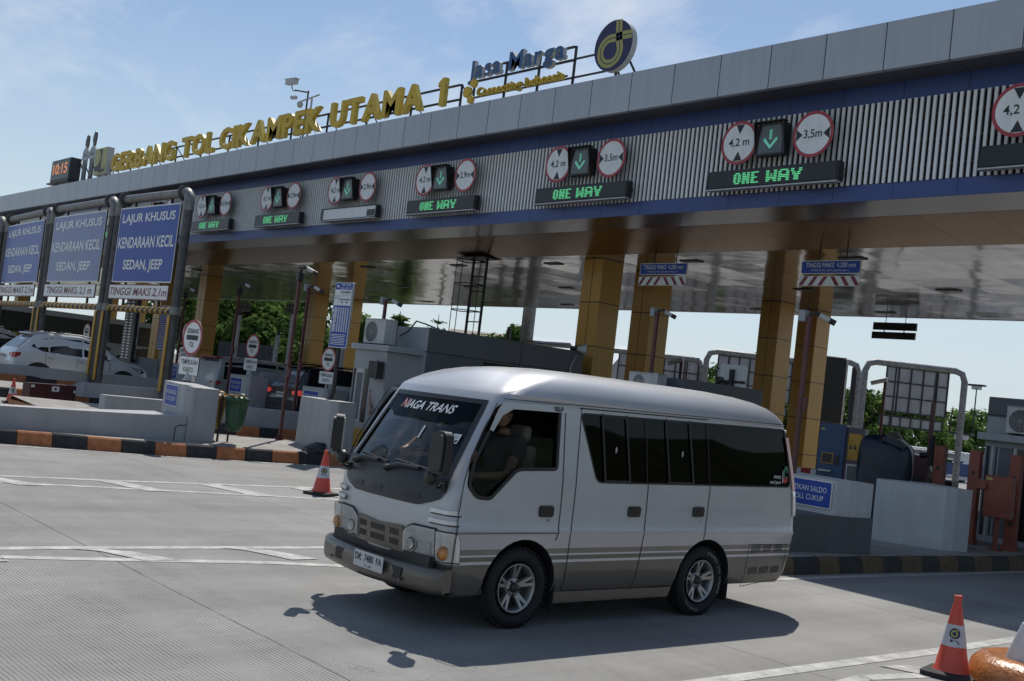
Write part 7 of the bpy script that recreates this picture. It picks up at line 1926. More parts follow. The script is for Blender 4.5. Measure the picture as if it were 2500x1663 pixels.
    m.add(vs, [(0, 1, 3, 2), (2, 3, 5, 4)], 'car_glass_light'); m.build('rear_window', t)
    q0 = [q for q in st if q[3] > 0.94*max(q2[3] for q2 in st)][-1]; q1 = st[-5]
    m = MB(); P = []
    for f in (0.12, 0.5, 0.92):
        y = q0[0]+(q1[0]-q0[0])*f; q = at(y); P.append((q[6]*0.86, y+0.012, q[3]+0.014))
    vs = [Vector((sx_*x, y, z)) for x, y, z in P for sx_ in (-1, 1)]; m.add(vs, [(1, 0, 2, 3), (3, 2, 4, 5)], 'car_glass_light'); m.build('windscreen', t)
    m = MB(); m.box(-at(0.06)[4]*0.9, at(0.06)[4]*0.9, -0.035, 0.10, 0.34, 0.56, 'black_plastic' if cladding else paint); m.build('bumper', t, bevel=0.03)
    if plate:
        m = MB(); m.rect(0.40, 0.14, (0, -0.005, 0.82 if kind != 'suv' else 0.92), X_, Z_, S_, 0.01, 'number_plate' if paint != 'car_black' else 'number_plate', rc=0.01); m.rect(0.34, 0.04, (0, -0.008, 0.83 if kind != 'suv' else 0.93), X_, Z_, S_, 0, 'sign_black'); m.build('number_plate', t)
    m = MB(); m.box(-roof[6]*0.85, roof[6]*0.85, roof[0]-0.16, roof[0]+0.1, roof[3]-0.01, roof[3]+0.035, paint if not rear_light else 'red_paint'); m.build('spoiler', t, bevel=0.01)
    return t
W_CROSS = [[(0.52, 0.42), (0.86, 0.08), (1.02, 0.06), (1.0, 0.84), (0.78, 0.80)], [(1.06, 0.06), (2.0, 0.04), (2.0, 0.90), (1.06, 0.86)], [(2.06, 0.04), (2.86, 0.04), (2.50, 0.86), (2.06, 0.90)]]
W_SUV = [[(0.42, 0.10), (1.2, 0.06), (1.2, 0.86), (0.56, 0.84)], [(1.26, 0.06), (2.2, 0.05), (2.2, 0.88), (1.26, 0.88)], [(2.26, 0.05), (3.2, 0.06), (2.85, 0.86), (2.26, 0.90)]]
W_VAN = [[(0.34, 0.06), (1.25, 0.05), (1.25, 0.88), (0.36, 0.86)], [(1.32, 0.05), (2.15, 0.05), (2.15, 0.90), (1.32, 0.90)], [(2.22, 0.05), (3.25, 0.06), (3.0, 0.84), (2.22, 0.90)]]
sv = on_x(30, 905, -35.4)
car('white crossover car with black wheel arches behind the portal posts', 'car', 'crossover', (-36.25, sv.y-0.1, 0.6-0.18), R(0), 'car_white', W_CROSS, 'red_lens', (0.78, 3.30), name='crossover_car').scale = (1.07, 1.07, 1.07)
q = on_x(724, 964, -26.55)
car('glossy black off-road car with lit tail lamp in the lane behind the plain block', 'car', 'suv', (-27.45, q.y, ground_z(-27.4)-0.04), 0, 'car_black', W_SUV, 'red_glow', (0.95, 3.75), cladding=False, name='offroad_car')
q = on_x(527, 874, -31.35)
car('silver van with dark windows and red roof edge behind the trash bins', 'van', 'van', (-32.15, q.y, ground_z(-32)-0.27), 0, 'car_silver', W_VAN, 'red_lens', (0.8, 3.35), rails=False, cladding=False, name='silver_van', rear_light=True)
q = on_x(44, 838, -40.4)
car('silver car cut by the left picture edge, beyond the white crossover', 'car', 'van', (-41.2, q.y-3.1, 0.6-0.26), 0, 'car_silver', W_VAN, 'red_lens', (0.8, 3.35), rails=True, cladding=False, name='silver_car')
q = at_depth(2312, 1166, 82)
car('small far white off-road car on the road beyond the right booth', 'car', 'suv', (q.x, q.y, height_at(2330, 1176, q.x, q.y)), R(-62), 'car_white', W_SUV, 'red_lens', (0.95, 3.75), name='distant_car')
FAR_Z = height_at(2330, 1176, q.x, q.y)

# coach in the far lane
mat('coach_dark', (0.020, 0.021, 0.024), 0.35, 0.1, var=0.1, coat=0.5)
mat('coach_white', (0.50, 0.50, 0.49), 0.35, var=0.05, coat=0.4)
mat('coach_roof', (0.22, 0.22, 0.23), 0.4, var=0.1)
for n_, c in (('coach_green', (0.06, 0.19, 0.05)), ('coach_yellow', (0.40, 0.30, 0.03)), ('coach_orange', (0.34, 0.12, 0.04)), ('coach_red', (0.16, 0.035, 0.03))): mat(n_, c, 0.35, var=0.05, coat=0.4)
BX = -64.0
pf = on_x(384, 800, BX); 
t = thing('coach', 'long dark coach with green, yellow and red stripes under the left of the gate', 'coach', (BX-1.25, pf.y-11.5, 0.6))
zr = on_x(380, 792, BX).z-0.6
m = MB()
prof = [(0.2, 0.35), (0.0, 0.45), (0.0, zr-0.2), (0.12, zr), (11.2, zr), (11.44, zr-0.25), (11.52, 1.3), (11.4, 0.4), (9.0, 0.35)]
m.prism(prof, (1.25, 0, 0), Y_, Z_, X_, 2.5, 'coach_white', 'coach_roof'); m.build('body', t, bevel=0.05)
m = MB()
def bp(poly, mt, off): m.prism(poly, (1.25+off, 0, 0), Y_, Z_, X_, 0, mt)
zw0 = 1.62*zr/3.1; zw1 = zr-0.30
bp([(0.05, zw0), (11.50, zw0), (11.40, zw1), (0.05, zw1)], 'coach_dark', 0.055); m.build('window_band', t)
m = MB()
bp([(0.05, zw0-0.55), (3.0, zw0-0.55), (2.2, zw0-0.02), (0.05, zw0-0.02)], 'coach_green', 0.055); bp([(3.0, zw0-0.55), (4.6, zw0-0.55), (3.4, zw0-0.02), (2.2, zw0-0.02)], 'coach_yellow', 0.055)
bp([(4.6, zw0-0.55), (6.6, zw0-0.55), (5.6, zw0-0.02), (3.4, zw0-0.02)], 'coach_orange', 0.055); bp([(6.6, zw0-0.55), (9.4, zw0-0.75), (8.4, zw0-0.1), (7.4, zw0-0.02), (5.6, zw0-0.02)], 'coach_red', 0.055)
bp([(0.05, 0.45), (7.6, 0.45), (7.0, zw0-0.60), (0.05, zw0-0.60)], 'coach_dark', 0.054); bp([(0.05, zw0-0.62), (7.3, zw0-0.62), (7.3, zw0-0.57), (0.05, zw0-0.57)], 'coach_white', 0.058); m.build('stripe', t)
m = MB(); m.text('AIR', 0.8, 0.30, (1.31, 6.05, zw0+0.16), Y_, Z_, X_, 'coach_white', shear=0.25, bold=0.02); m.text('AIR JAYA', 2.6, 0.36, (1.31, 8.55, zw0-1.02), Y_, Z_, X_, 'sign_black', shear=0.25, bold=0.03); m.text('www.airjaya', 0.9, 0.09, (1.31, 8.3, zw0+0.12), Y_, Z_, X_, 'coach_white'); m.build('lettering', t)
for yw in (2.6, 9.6):
    w = thing('wheel', None, None, (1.22, yw, 0.5)); w.parent = t
    for kk in ('label', 'category'):
        if kk in w: del w[kk]
    m = MB(); m.lathe([(0.30, 0.09), (0.45, 0.10), (0.50, 0.06), (0.50, -0.2)], 'tyre_rubber', (0, 0, 0), 'X', 28); m.build('tyre', w); m = MB(); m.lathe([(0.31, 0.08), (0.2, 0.02), (0, 0.04)], 'alloy', (0, 0, 0), 'X', 20); m.build('rim', w)
m = MB(); m.prism([(-1.15, 1.25), (1.15, 1.25), (1.10, zr-0.25), (-1.10, zr-0.25)], (0, 11.56, 0), X_, Z_, Y_, 0.02, 'car_glass'); m.build('windscreen', t)
m = MB(); m.tube([(1.2, 11.4, zr-0.1), (1.45, 11.75, zr-0.2), (1.45, 11.8, zr-0.7)], 0.04, 'black_plastic', 6); m.box(1.35, 1.55, 11.72, 11.84, zr-1.1, zr-0.6, 'black_plastic'); m.build('door_mirror', t)
m = MB(); m.prism([(8.2, 0.75), (9.6, 0.62), (11.45, 0.62), (11.50, 1.35), (9.4, 1.45)], (1.312, 0, 0), Y_, Z_, X_, 0, 'coach_white'); m.prism([(10.3, zw0-0.2), (11.2, zw0-0.1), (11.4, zw0-0.7), (10.9, 0.6), (10.0, 0.6)], (1.316, 0, 0), Y_, Z_, X_, 0, 'coach_dark'); m.build('front_panel', t)
q = on_x(331, 742, -40.5)
t = thing('info_screen', 'small glowing violet screen above the striped bar of the nearest portal', 'screen', (q.x, q.y, ground_z(-40.5)+0.25))
mat('screen_violet', (0.1, 0.1, 0.3), 0.4, var=0, emit=(0.23, 0.22, 0.75), estr=0.7)
zc = q.z-t.location.z
m = MB(); m.box(-0.42, 0.42, -0.05, 0.06, zc-0.22, zc+0.22, 'black_plastic'); m.build('casing', t); m = MB(); m.rect(0.76, 0.36, (0, -0.055, zc), X_, Z_, S_, 0, 'screen_violet'); m.build('screen', t)
m = MB(); m.cyl((0.25, 0.1, 0), (0.25, 0.1, zc), 0.05, 'light_metal', n=8); m.build('post', t)

# ------------------------------------------------------------------ toll worker by the booth
def standing_person(loc, yaw, label, shirt, vest=None):
    t = thing('person', label, 'person', loc, yaw)
    P = [(0, 0, 0.92), (0, 0.01, 1.12), (0, 0.015, 1.32), (0, 0.01, 1.43), (0, 0, 1.49), (0.17, 0.01, 1.36), (-0.17, 0.01, 1.36), (0.22, -0.02, 1.08), (-0.22, -0.02, 1.08), (0.20, -0.16, 0.86), (-0.20, -0.16, 0.86), (0.19, -0.21, 0.79), (-0.19, -0.21, 0.79)]
    Rr = [0.14, 0.125, (0.15, 0.11), 0.058, 0.054, 0.06, 0.06, 0.045, 0.045, 0.033, 0.033, 0.03, 0.03]; E_ = [(0, 1), (1, 2), (2, 3), (3, 4), (2, 5), (2, 6), (5, 7), (6, 8), (7, 9), (8, 10), (9, 11), (10, 12)]
    for s, h in ((1, 11), (-1, 12)):
        b_ = Vector(P[h])
        for o_ in (-0.025, -0.008, 0.009, 0.025):
            k = len(P); P += [tuple(b_+Vector((o_, -0.02, -0.05))), tuple(b_+Vector((o_, -0.015, -0.095)))]; Rr += [0.010, 0.008]; E_ += [(h, k), (k, k+1)]
        k = len(P); P += [tuple(b_+Vector((-s*0.04, -0.03, -0.03)))]; Rr += [0.011]; E_.append((h, k))
        k = len(P); P += [(s*0.09, 0, 0.86), (s*0.10, -0.01, 0.48), (s*0.10, 0.01, 0.09), (s*0.10, -0.13, 0.04)]; Rr += [0.09, 0.06, 0.042, 0.04]; E_ += [(0, k), (k, k+1), (k+1, k+2), (k+2, k+3)]
    skin_person('body', P, E_, Rr, 'skin', parent=t)
    skin_person('shirt', [P[i] for i in (0, 1, 2, 5, 6)]+[(0.21, -0.01, 1.16), (-0.21, -0.01, 1.16)], [(0, 1), (1, 2), (2, 3), (2, 4), (3, 5), (4, 6)], [0.155, 0.142, (0.168, 0.128), 0.075, 0.075, 0.06, 0.06], shirt, parent=t)
    k = [(0, 0, 0.88)]; rr = [0.15]; ee = []
    for s in (1, -1):
        j = len(k); k += [(s*0.09, 0, 0.82), (s*0.10, -0.01, 0.48), (s*0.10, 0.01, 0.10)]; rr += [0.10, 0.075, 0.06]; ee += [(0, j), (j, j+1), (j+1, j+2)]
    skin_person('trousers', k, ee, rr, 'shirt_dark', parent=t)
    if vest:
        m = MB(); n = 20
        for z0_, z1_ in ((1.02, 1.10),):
            vs = [Vector((0.172*math.cos(2*PI*i/n), 0.15*math.sin(2*PI*i/n)+0.01, z)) for z in (z0_, z1_) for i in range(n)]; m.add(vs, [(i, (i+1) % n, n+(i+1) % n, n+i) for i in range(n)], vest, True)
        m.build('vest_band', t)
    head_mb(Vector((0, -0.02, 1.60)), 0).build('head', t); hair_mb(Vector((0, -0.02, 1.60)), 0).build('hair', t)
    return t
mat('shirt_grey', (0.22, 0.22, 0.25), 0.85, var=0.1)
mat('vest_orange', (0.6, 0.12, 0.04), 0.6, var=0.05)
q = at_depth(930, 945, 25.5)
standing_person((q.x, q.y, 0.42), R(60), 'toll worker in grey shirt with orange band by the yellow booth doorway', 'shirt_grey', 'vest_orange')

# ------------------------------------------------------------------ far side: portal backs, walls, lamps
mat('panel_back', (0.38, 0.37, 0.37), 0.6, 0.1, var=0.15, scale=1.0, streak=0.2)
def far_portal(label, x0p, x1p, ytop, depth, panel=None, low=None, open_left=False):
    a, c = at_depth(*x0p, depth), at_depth(*x1p, depth)
    mid = (a+c)/2; w = (c-a).length/2; d = (c-a); rz = math.atan2(d.y, d.x)
    t = thing('sign_portal', label, 'sign portal', (mid.x, mid.y, min(0, FAR_Z*0.4)), rz, 'pipe portals seen from behind beyond the gate')
    zt_ = mid.z-t.location.z
    m = MB(); m.tube([(-w, 0, 0), (-w, 0, zt_-0.5), (-w+0.15, 0, zt_-0.12), (-w+0.5, 0, zt_), (w-0.5, 0, zt_), (w-0.15, 0, zt_-0.12), (w, 0, zt_-0.5), (w, 0, 0)], 0.16, 'galvanised', 12); m.cyl((-w, 0, 1.75), (w, 0, 1.75), 0.13, 'galvanised', n=10); m.build('frame', t)
    if panel:
        (ax, ay), (bx, by) = panel
        q0 = at_depth(ax, ay, depth); q1 = at_depth(bx, by, depth)
        inv = t.matrix_basis.inverted()
        u0, u1 = inv @ q0, inv @ q1
        x0, x1 = min(u0.x, u1.x), max(u0.x, u1.x); z0, z1 = min(u0.z, u1.z), max(u0.z, u1.z)
        m = MB(); m.box(x0, x1, -0.04, 0.04, z0, z1, 'panel_back'); m.build('panel', t)
        m = MB(); nx = max(2, round((x1-x0)/0.62))
        for i in range(nx+1): x = x0+(x1-x0)*i/nx; m.box(x-0.035, x+0.035, -0.09, -0.04, z0, z1, 'dark_steel')
        for i in range(4): z = z0+(z1-z0)*i/3; m.box(x0, x1, -0.08, -0.045, z-0.03, z+0.03, 'dark_steel')
        for f in (0.15, 0.83): x = x0+(x1-x0)*f; m.cyl((x, -0.05, z0-0.8), (x, -0.05, zt_), 0.035, 'dark_steel', n=6)
        m.build('stiffener', t)
        m = MB(); m.box(x0-0.15, x1-0.1, -0.04, 0.04, z0-0.72, z0-0.22, 'panel_back'); m.build('lower_panel', t)
        m = MB()
        for i in range(7): x = x0-0.15+(x1-x0+0.05)*i/6; m.box(x-0.03, x+0.03, -0.08, -0.04, z0-0.72, z0-0.22, 'dark_steel')
        for z in (z0-0.72, z0-0.22): m.box(x0-0.15, x1-0.1, -0.075, -0.042, z-0.04, z+0.04, 'dark_steel')
        m.build('lower_stiffener', t)
far_portal('large grey panel back in a pipe portal right of the dark sign board', (2114, 888), (2358, 902), 0, 54, ((2153, 1002), (2316, 912)))
far_portal('grey panel back in a pipe portal left of the third orange column', (1727, 864), (1962, 876), 0, 60, ((1743, 965), (1935, 888)))
far_portal('grey panel back in a pipe portal between second and third orange columns', (1480, 862), (1716, 872), 0, 62, ((1500, 968), (1707, 876)))
far_portal('partly hidden grey panel back right of the dark sign board', (2005, 872), (2098, 893), 0, 58, ((2066, 1030), (2090, 900)))
a, c = at_depth(2000, 1030, 42), at_depth(2067, 878, 42)
t = thing('sign_board_back', 'tall black sign board back with pale edge right of the last column', 'sign board', ((a.x+c.x)/2, (a.y+c.y)/2, 0), math.atan2(CR.y, CR.x))
wd = abs((c-a).dot(Vector((CR.x, CR.y, 0)).normalized())); 
m = MB(); m.box(-wd/2-0.55, wd/2, -0.1, 0.08, a.z, c.z, 'black_plastic'); m.build('board', t, bevel=0.05)
m = MB(); m.box(wd/2, wd/2+0.07, -0.12, 0.10, a.z, c.z-0.05, 'plastic_white'); m.box(-wd/2-0.5, wd/2, -0.12, 0.1, c.z, c.z+0.05, 'galvanised'); m.build('edge_trim', t)
m = MB(); m.cyl((-0.3, 0.2, 0), (-0.3, 0.2, c.z), 0.12, 'dark_steel', n=12); m.build('post', t)
# long low wall with pale coping and blue band
mat('wall_white', (0.62, 0.64, 0.66), 0.5, var=0.1)
mat('wall_blue', (0.05, 0.09, 0.22), 0.5, var=0.1)
a, c = at_depth(1985, 1063, 78), at_depth(2420, 1118, 66)
d = (c-a); t = thing('boundary_wall', 'long far wall with white ribbed coping and blue band beyond the gate', 'wall', (a.x, a.y, 0), math.atan2(d.y, d.x)); L_ = math.hypot(d.x, d.y)
zz = (a.z+c.z)/2
m = MB(); m.box(-40, L_+20, -0.2, 0.2, zz-0.45, zz, 'wall_white')
x = -40
m.build('coping', t)
m = MB()
while x < L_+20: m.cyl((x, -0.25, zz), (x, 0.25, zz+0.03), 0.10, 'wall_white', n=6); x += 0.34
m.build('ribbed_cap', t)
m = MB(); m.box(-40, L_+20, -0.05, 0.05, zz-1.35, zz-0.6, 'wall_blue'); m.build('band', t)
m = MB(); x = -40
while x < L_+20: m.box(x-0.05, x+0.05, -0.08, 0.0, -1.5, zz-0.45, 'wall_white'); x += 2.2
m.box(-40, L_+20, -0.1, 0.1, zz-1.6, zz-1.4, 'wall_white'); m.build('railing', t)
def lamp(label, foot, top, depth, arm=None):
    q = at_depth(*top, depth)
    t = thing('street_lamp', label, 'street lamp', (q.x, q.y, -0.3)); h = q.z+0.3
    m = MB(); u = Vector((CR.x, CR.y, 0)).normalized()
    if arm: m.tube([(0, 0, 0)]+[tuple(u*(-0.0)+Z_*(h-1.2))]+[tuple(u*0.25+Z_*(h-0.45)), tuple(u*0.9+Z_*(h-0.1)), tuple(u*2.0+Z_*h)], 0.07, 'dark_steel', 8); m.build('pole', t); m = MB(); p = u*2.2+Z_*h; m.box(p.x-0.4, p.x+0.4, p.y-0.15, p.y+0.15, h-0.06, h+0.08, 'dark_steel')
    else: m.cyl((0, 0, 0), (0, 0, h), 0.09, 'dark_steel', 0.05, n=8); m.build('pole', t); m = MB(); m.box(-0.7, 0.7, -0.3, 0.3, h, h+0.15, 'dark_steel'); m.box(-0.35, 0.35, -0.25, 0.25, h-0.3, h, 'light_metal')
    m.build('lamp_head', t)
lamp('street lamp with flat head against the sky above the right trees', None, (2385, 943), 95)
lamp('street lamp with curved arm left of the third orange column', None, (1797, 858), 80, True)
lamp('thin lamp post showing before the trees by the far white car', None, (2348, 1062), 70)
# thick grey pole behind the booth
q = at_depth(1290, 800, 52)
t = thing('concrete_pole', 'thick grey pole rising behind the dark booth below the ceiling', 'pole', (q.x, q.y, -0.1))
m = MB(); m.cyl((0, 0, 0), (0, 0, 9), 0.30, 'galvanised', 0.26, n=16); m.tube([(-0.45, 0, 0), (-0.45, 0, 9)], 0.05, 'galvanised', 6); m.build('pole', t)
q = at_depth(1243, 812, 50); t = thing('short_pole', 'short dark pole left of the thick grey pole behind the booth', 'pole', (q.x, q.y, 0)); m = MB(); m.cyl((0, 0, 0), (0, 0, at_depth(1243, 799, 50).z), 0.10, 'galvanised_dark', n=10); m.build('pole', t)
a, c = at_depth(1285, 836, 48), at_depth(1393, 845, 48)
t = thing('pipe_rail', 'pale horizontal pipe with elbows above the far end of the dark booth', 'pipe', (0, 0, 0))
m = MB(); m.tube([a-Z_*2.0, a-Z_*0.4, a, c, c+Vector((0.1, 0.1, -0.3)), c+Vector((0.1, 0.1, -2.2))], 0.12, 'light_metal', 10); m.build('pipe', t)
# tall thin pale poles before the trees
for px, p0, p1, lb in ((0, (585, 770), (568, 870), 'pale pole before the trees right of the far red pole'), (0, (716, 768), (690, 890), 'pale pole before the trees behind the tall red pole'), (0, (679, 818), (676, 868), 'thin short pale pole before the trees'), (0, (848, 770), (838, 900), 'pale violet pole before the far orange columns by the tariff board')):
    q = at_depth(*p0, 38 if px == 0 else px); hb = ground_z(q.x)
    t = thing('lamp_pole', lb, 'pole', (q.x, q.y, hb), 0, 'pale thin poles before the trees')
    m = MB(); m.cyl((0, 0, 0), (0, 0, q.z-hb), 0.075, 'light_metal', n=10); m.cyl((0, 0, q.z-hb), (0, 0, q.z-hb+0.15), 0.06, 'dark_steel', n=8); m.build('pole', t)
# buildings behind
mat('roof_blue', (0.30, 0.37, 0.43), 0.5, var=0.1, streak=0.2)
mat('roof_brown', (0.16, 0.11, 0.085), 0.7, var=0.2)
mat('house_wall', (0.34, 0.32, 0.29), 0.8, var=0.1)
def hall(label, p_ridge, depth, w, dpt, h_roof, rm, rz=0.0):
    q = at_depth(*p_ridge, depth); t = thing('warehouse', label, 'building', (q.x, q.y, -0.5), math.atan2(CR.y, CR.x)+rz); h = q.z+0.5
    m = MB(); m.box(-w/2+0.4, w/2-0.4, -dpt/2+0.4, dpt/2-0.4, 0, h-h_roof, 'house_wall'); m.build('wall', t)
    m = MB(); m.add([(-w/2, -dpt/2, h-h_roof), (w/2, -dpt/2, h-h_roof), (w/2, 0, h), (-w/2, 0, h), (-w/2, dpt/2, h-h_roof), (w/2, dpt/2, h-h_roof)], [(0, 1, 2, 3), (3, 2, 5, 4)], rm); m.add([(-w/2+0.4, -dpt/2+0.4, h-h_roof), (-w/2+0.4, 0, h-0.1), (-w/2+0.4, dpt/2-0.4, h-h_roof)], [(0, 1, 2)], 'house_wall'); m.add([(w/2-0.4, -dpt/2+0.4, h-h_roof), (w/2-0.4, 0, h-0.1), (w/2-0.4, dpt/2-0.4, h-h_roof)], [(0, 2, 1)], 'house_wall'); m.build('roof', t)
    m = MB()
    for i in range(int(w/4)): m.box(-w/2+1.5+i*4, -w/2+3.0+i*4, -dpt/2+0.38, -dpt/2+0.40, h-h_roof-2.0, h-h_roof-0.8, 'car_glass')
    m.build('window', t)
hall('far hall with pale blue roof seen between pole and first column', (1370, 829), 95, 12, 16, 2.0, 'roof_blue', R(-14))
hall('far house with brown roof seen behind the ladder foot', (1195, 813), 90, 6.5, 9, 1.3, 'roof_brown', R(-5))
t = thing('site_wall', 'long grey shaded wall behind the silver van under the trees', 'wall', (0, 0, 0))
a, c = at_depth(535, 832, 42), at_depth(667, 845, 42)
m = MB(); d = (c-a); n_ = Vector((-d.y, d.x, 0)).normalized()*0.3
for P_, mt in (((a, c), 'booth_pale'),):
    vs = [Vector((P_[0].x, P_[0].y, 0.3)), Vector((P_[1].x, P_[1].y, 0.3)), P_[1], P_[0]]; vs += [v+n_ for v in vs]
    m.add(vs, [(0, 1, 2, 3), (7, 6, 5, 4), (3, 2, 6, 7), (0, 3, 7, 4), (1, 5, 6, 2)], 'booth_grey')
m.build('wall', t)

# ------------------------------------------------------------------ trees
def leaf_mat(name, col, tr=0.45):
    m, nt, b = new_mat(name); N, L = nt.nodes, nt.links; N.remove(b); out = [n for n in N if n.type == 'OUTPUT_MATERIAL'][0]
    geo = N.new('ShaderNodeNewGeometry'); nz = N.new('ShaderNodeTexNoise'); nz.inputs['Scale'].default_value = 0.8; nz.inputs['Detail'].default_value = 4; L.new(geo.outputs['Position'], nz.inputs['Vector'])
    mr = N.new('ShaderNodeMapRange'); mr.inputs['From Min'].default_value = 0.3; mr.inputs['From Max'].default_value = 0.7; mr.inputs['To Min'].default_value = 0.6; mr.inputs['To Max'].default_value = 1.35; L.new(nz.outputs['Fac'], mr.inputs['Value'])
    vm = N.new('ShaderNodeVectorMath'); vm.operation = 'SCALE'; vm.inputs[0].default_value = col; L.new(mr.outputs['Result'], vm.inputs['Scale'])
    d = N.new('ShaderNodeBsdfDiffuse'); tl = N.new('ShaderNodeBsdfTranslucent'); mx = N.new('ShaderNodeMixShader'); mx.inputs[0].default_value = tr
    L.new(vm.outputs['Vector'], d.inputs['Color']); L.new(vm.outputs['Vector'], tl.inputs['Color']); L.new(d.outputs[0], mx.inputs[1]); L.new(tl.outputs[0], mx.inputs[2]); L.new(mx.outputs[0], out.inputs['Surface'])
leaf_mat('leaf_dark', (0.060, 0.105, 0.030), 0.5); leaf_mat('leaf_mid', (0.110, 0.180, 0.048), 0.5); leaf_mat('leaf_light', (0.175, 0.25, 0.075), 0.5); leaf_mat('leaf_bamboo', (0.17, 0.235, 0.090), 0.5)
mat('bark', (0.085, 0.068, 0.052), 0.9, var=0.3, scale=6, bump=0.3)
def tree(name, label, loc, h, rx, rz_, n, mats, seed, leaf=0.30, lobes=9, base=0.35, group=None, trunk_r=0.22, droop=0.0):
    rnd = random.Random(seed); t = thing(name, label, 'tree', loc, 0, group)
    zc = h-rz_
    L_ = []
    for i in range(lobes):
        a = rnd.uniform(0, 2*PI); f = rnd.uniform(0.25, 0.85); zz = rnd.uniform(-0.75, 0.8)
        k = math.sqrt(max(0.05, 1-zz*zz))
        L_.append((Vector((math.cos(a)*rx*f*k, math.sin(a)*rx*f*k, zc+zz*rz_*0.85)), rx*rnd.uniform(0.26, 0.46)))
    m = MB(); tops = [c for c, r_ in L_]
    m.tube([(0, 0, -0.3), (rnd.uniform(-.1, .1), rnd.uniform(-.1, .1), h*0.25), (rnd.uniform(-.3, .3), rnd.uniform(-.3, .3), h*0.55), (0, 0, h*0.85)], [trunk_r, trunk_r*0.8, trunk_r*0.5, trunk_r*0.12], 'bark', 8)
    for c in tops:
        z0_ = rnd.uniform(h*0.25, h*0.55); m.tube([Vector((0, 0, z0_)), Vector((c.x*0.5, c.y*0.5, (z0_+c.z)*0.5+0.2)), c], [trunk_r*0.45, trunk_r*0.28, trunk_r*0.08], 'bark', 5)
    m.build('trunk', t)
    m = MB()
    per = n//lobes
    for (c, r_) in L_:
        mt = rnd.choices(mats, weights=[3, 3, 2][:len(mats)])[0]
        for i in range(per):
            d = Vector((rnd.gauss(0, 1), rnd.gauss(0, 1), rnd.gauss(0, 0.8))).normalized(); q = r_*(0.35+0.65*rnd.random()**0.5)*(1+0.18*math.sin(d.x*5+d.z*7+seed))
            p = c+Vector((d.x*q, d.y*q, d.z*q*0.8-droop*rnd.random()))
            s = leaf*rnd.uniform(0.55, 1.25)
            nn = (d+Vector((rnd.uniform(-.8, .8), rnd.uniform(-.8, .8), rnd.uniform(-.2, 1.0)))).normalized(); u = nn.orthogonal().normalized(); v = nn.cross(u); a = rnd.uniform(0, 2*PI)
            u, v = u*math.cos(a)+v*math.sin(a), v*math.cos(a)-u*math.sin(a)
            mm = mt if rnd.random() < 0.72 else rnd.choice(mats)
            m.add([p-u*s, p-v*s*0.38, p+u*s, p+v*s*0.38], [(0, 1, 2, 3)], mm)
    m.build('crown', t)
    return t
def tree_at(name, label, px, pytop, depth, rx, n, mats, seed, rz_=None, **k):
    if px < 960:      # these stand clear of the canopy's rear edge
        depth *= 1.65; rx *= 1.5; n = int(n*1.5); k['leaf'] = k.get('leaf', 0.3)*1.35; rz_ = rz_*1.5 if rz_ else None
    q = at_depth(px, pytop, depth); zb = k.pop('ground', 0.0)
    tree(name, label, (q.x, q.y, zb), q.z-zb, rx, rz_ or min(rx*0.95, (q.z-zb)*0.46), n, mats, seed, **k)
D3 = ['leaf_dark', 'leaf_mid', 'leaf_light']
GL = 'leafy trees behind the gate'; GR = 'trees beyond the road on the right'
tree_at('broadleaf_tree', 'big dark leafy tree right beside the far left orange column', 560, 672, 56, 4.4, 2600, D3, 1, group=GL, lobes=14, leaf=0.34)
tree_at('broadleaf_tree', 'big leafy tree in the middle of the gap between far orange columns', 650, 664, 62, 4.8, 2800, D3, 2, group=GL, lobes=15, leaf=0.34)
tree_at('broadleaf_tree', 'big sunlit leafy tree behind the tall red camera pole', 735, 676, 58, 4.4, 2600, D3, 3, group=GL, lobes=14, leaf=0.34)
tree_at('broadleaf_tree', 'low dense tree filling the gap above the black car', 695, 775, 54, 3.2, 1900, D3, 4, group=GL, lobes=10, leaf=0.30)
tree_at('broadleaf_tree', 'low dense tree above the silver van roof', 600, 772, 53, 3.2, 1900, D3, 5, group=GL, lobes=10, leaf=0.30)
tree_at('broadleaf_tree', 'leafy tree left of the far left orange column', 488, 690, 64, 4.2, 2000, D3, 6, group=GL, lobes=12, leaf=0.34)
tree_at('bamboo_clump', 'pale green feathery clump right of the far orange columns', 905, 742, 58, 2.6, 4200, ['leaf_bamboo', 'leaf_mid', 'leaf_light'], 7, rz_=3.2, lobes=13, leaf=0.26, droop=0.3)
tree_at('bamboo_clump', 'pale green feathery clump just left of the booth air conditioner', 942, 775, 56, 2.2, 3400, ['leaf_bamboo', 'leaf_light', 'leaf_mid'], 8, rz_=2.6, lobes=10, leaf=0.24, droop=0.3)
tree_at('broadleaf_tree', 'shrubby tree low between the orange columns and the booth', 905, 835, 50, 2.2, 2600, ['leaf_mid', 'leaf_light', 'leaf_bamboo'], 9, lobes=8, leaf=0.22)
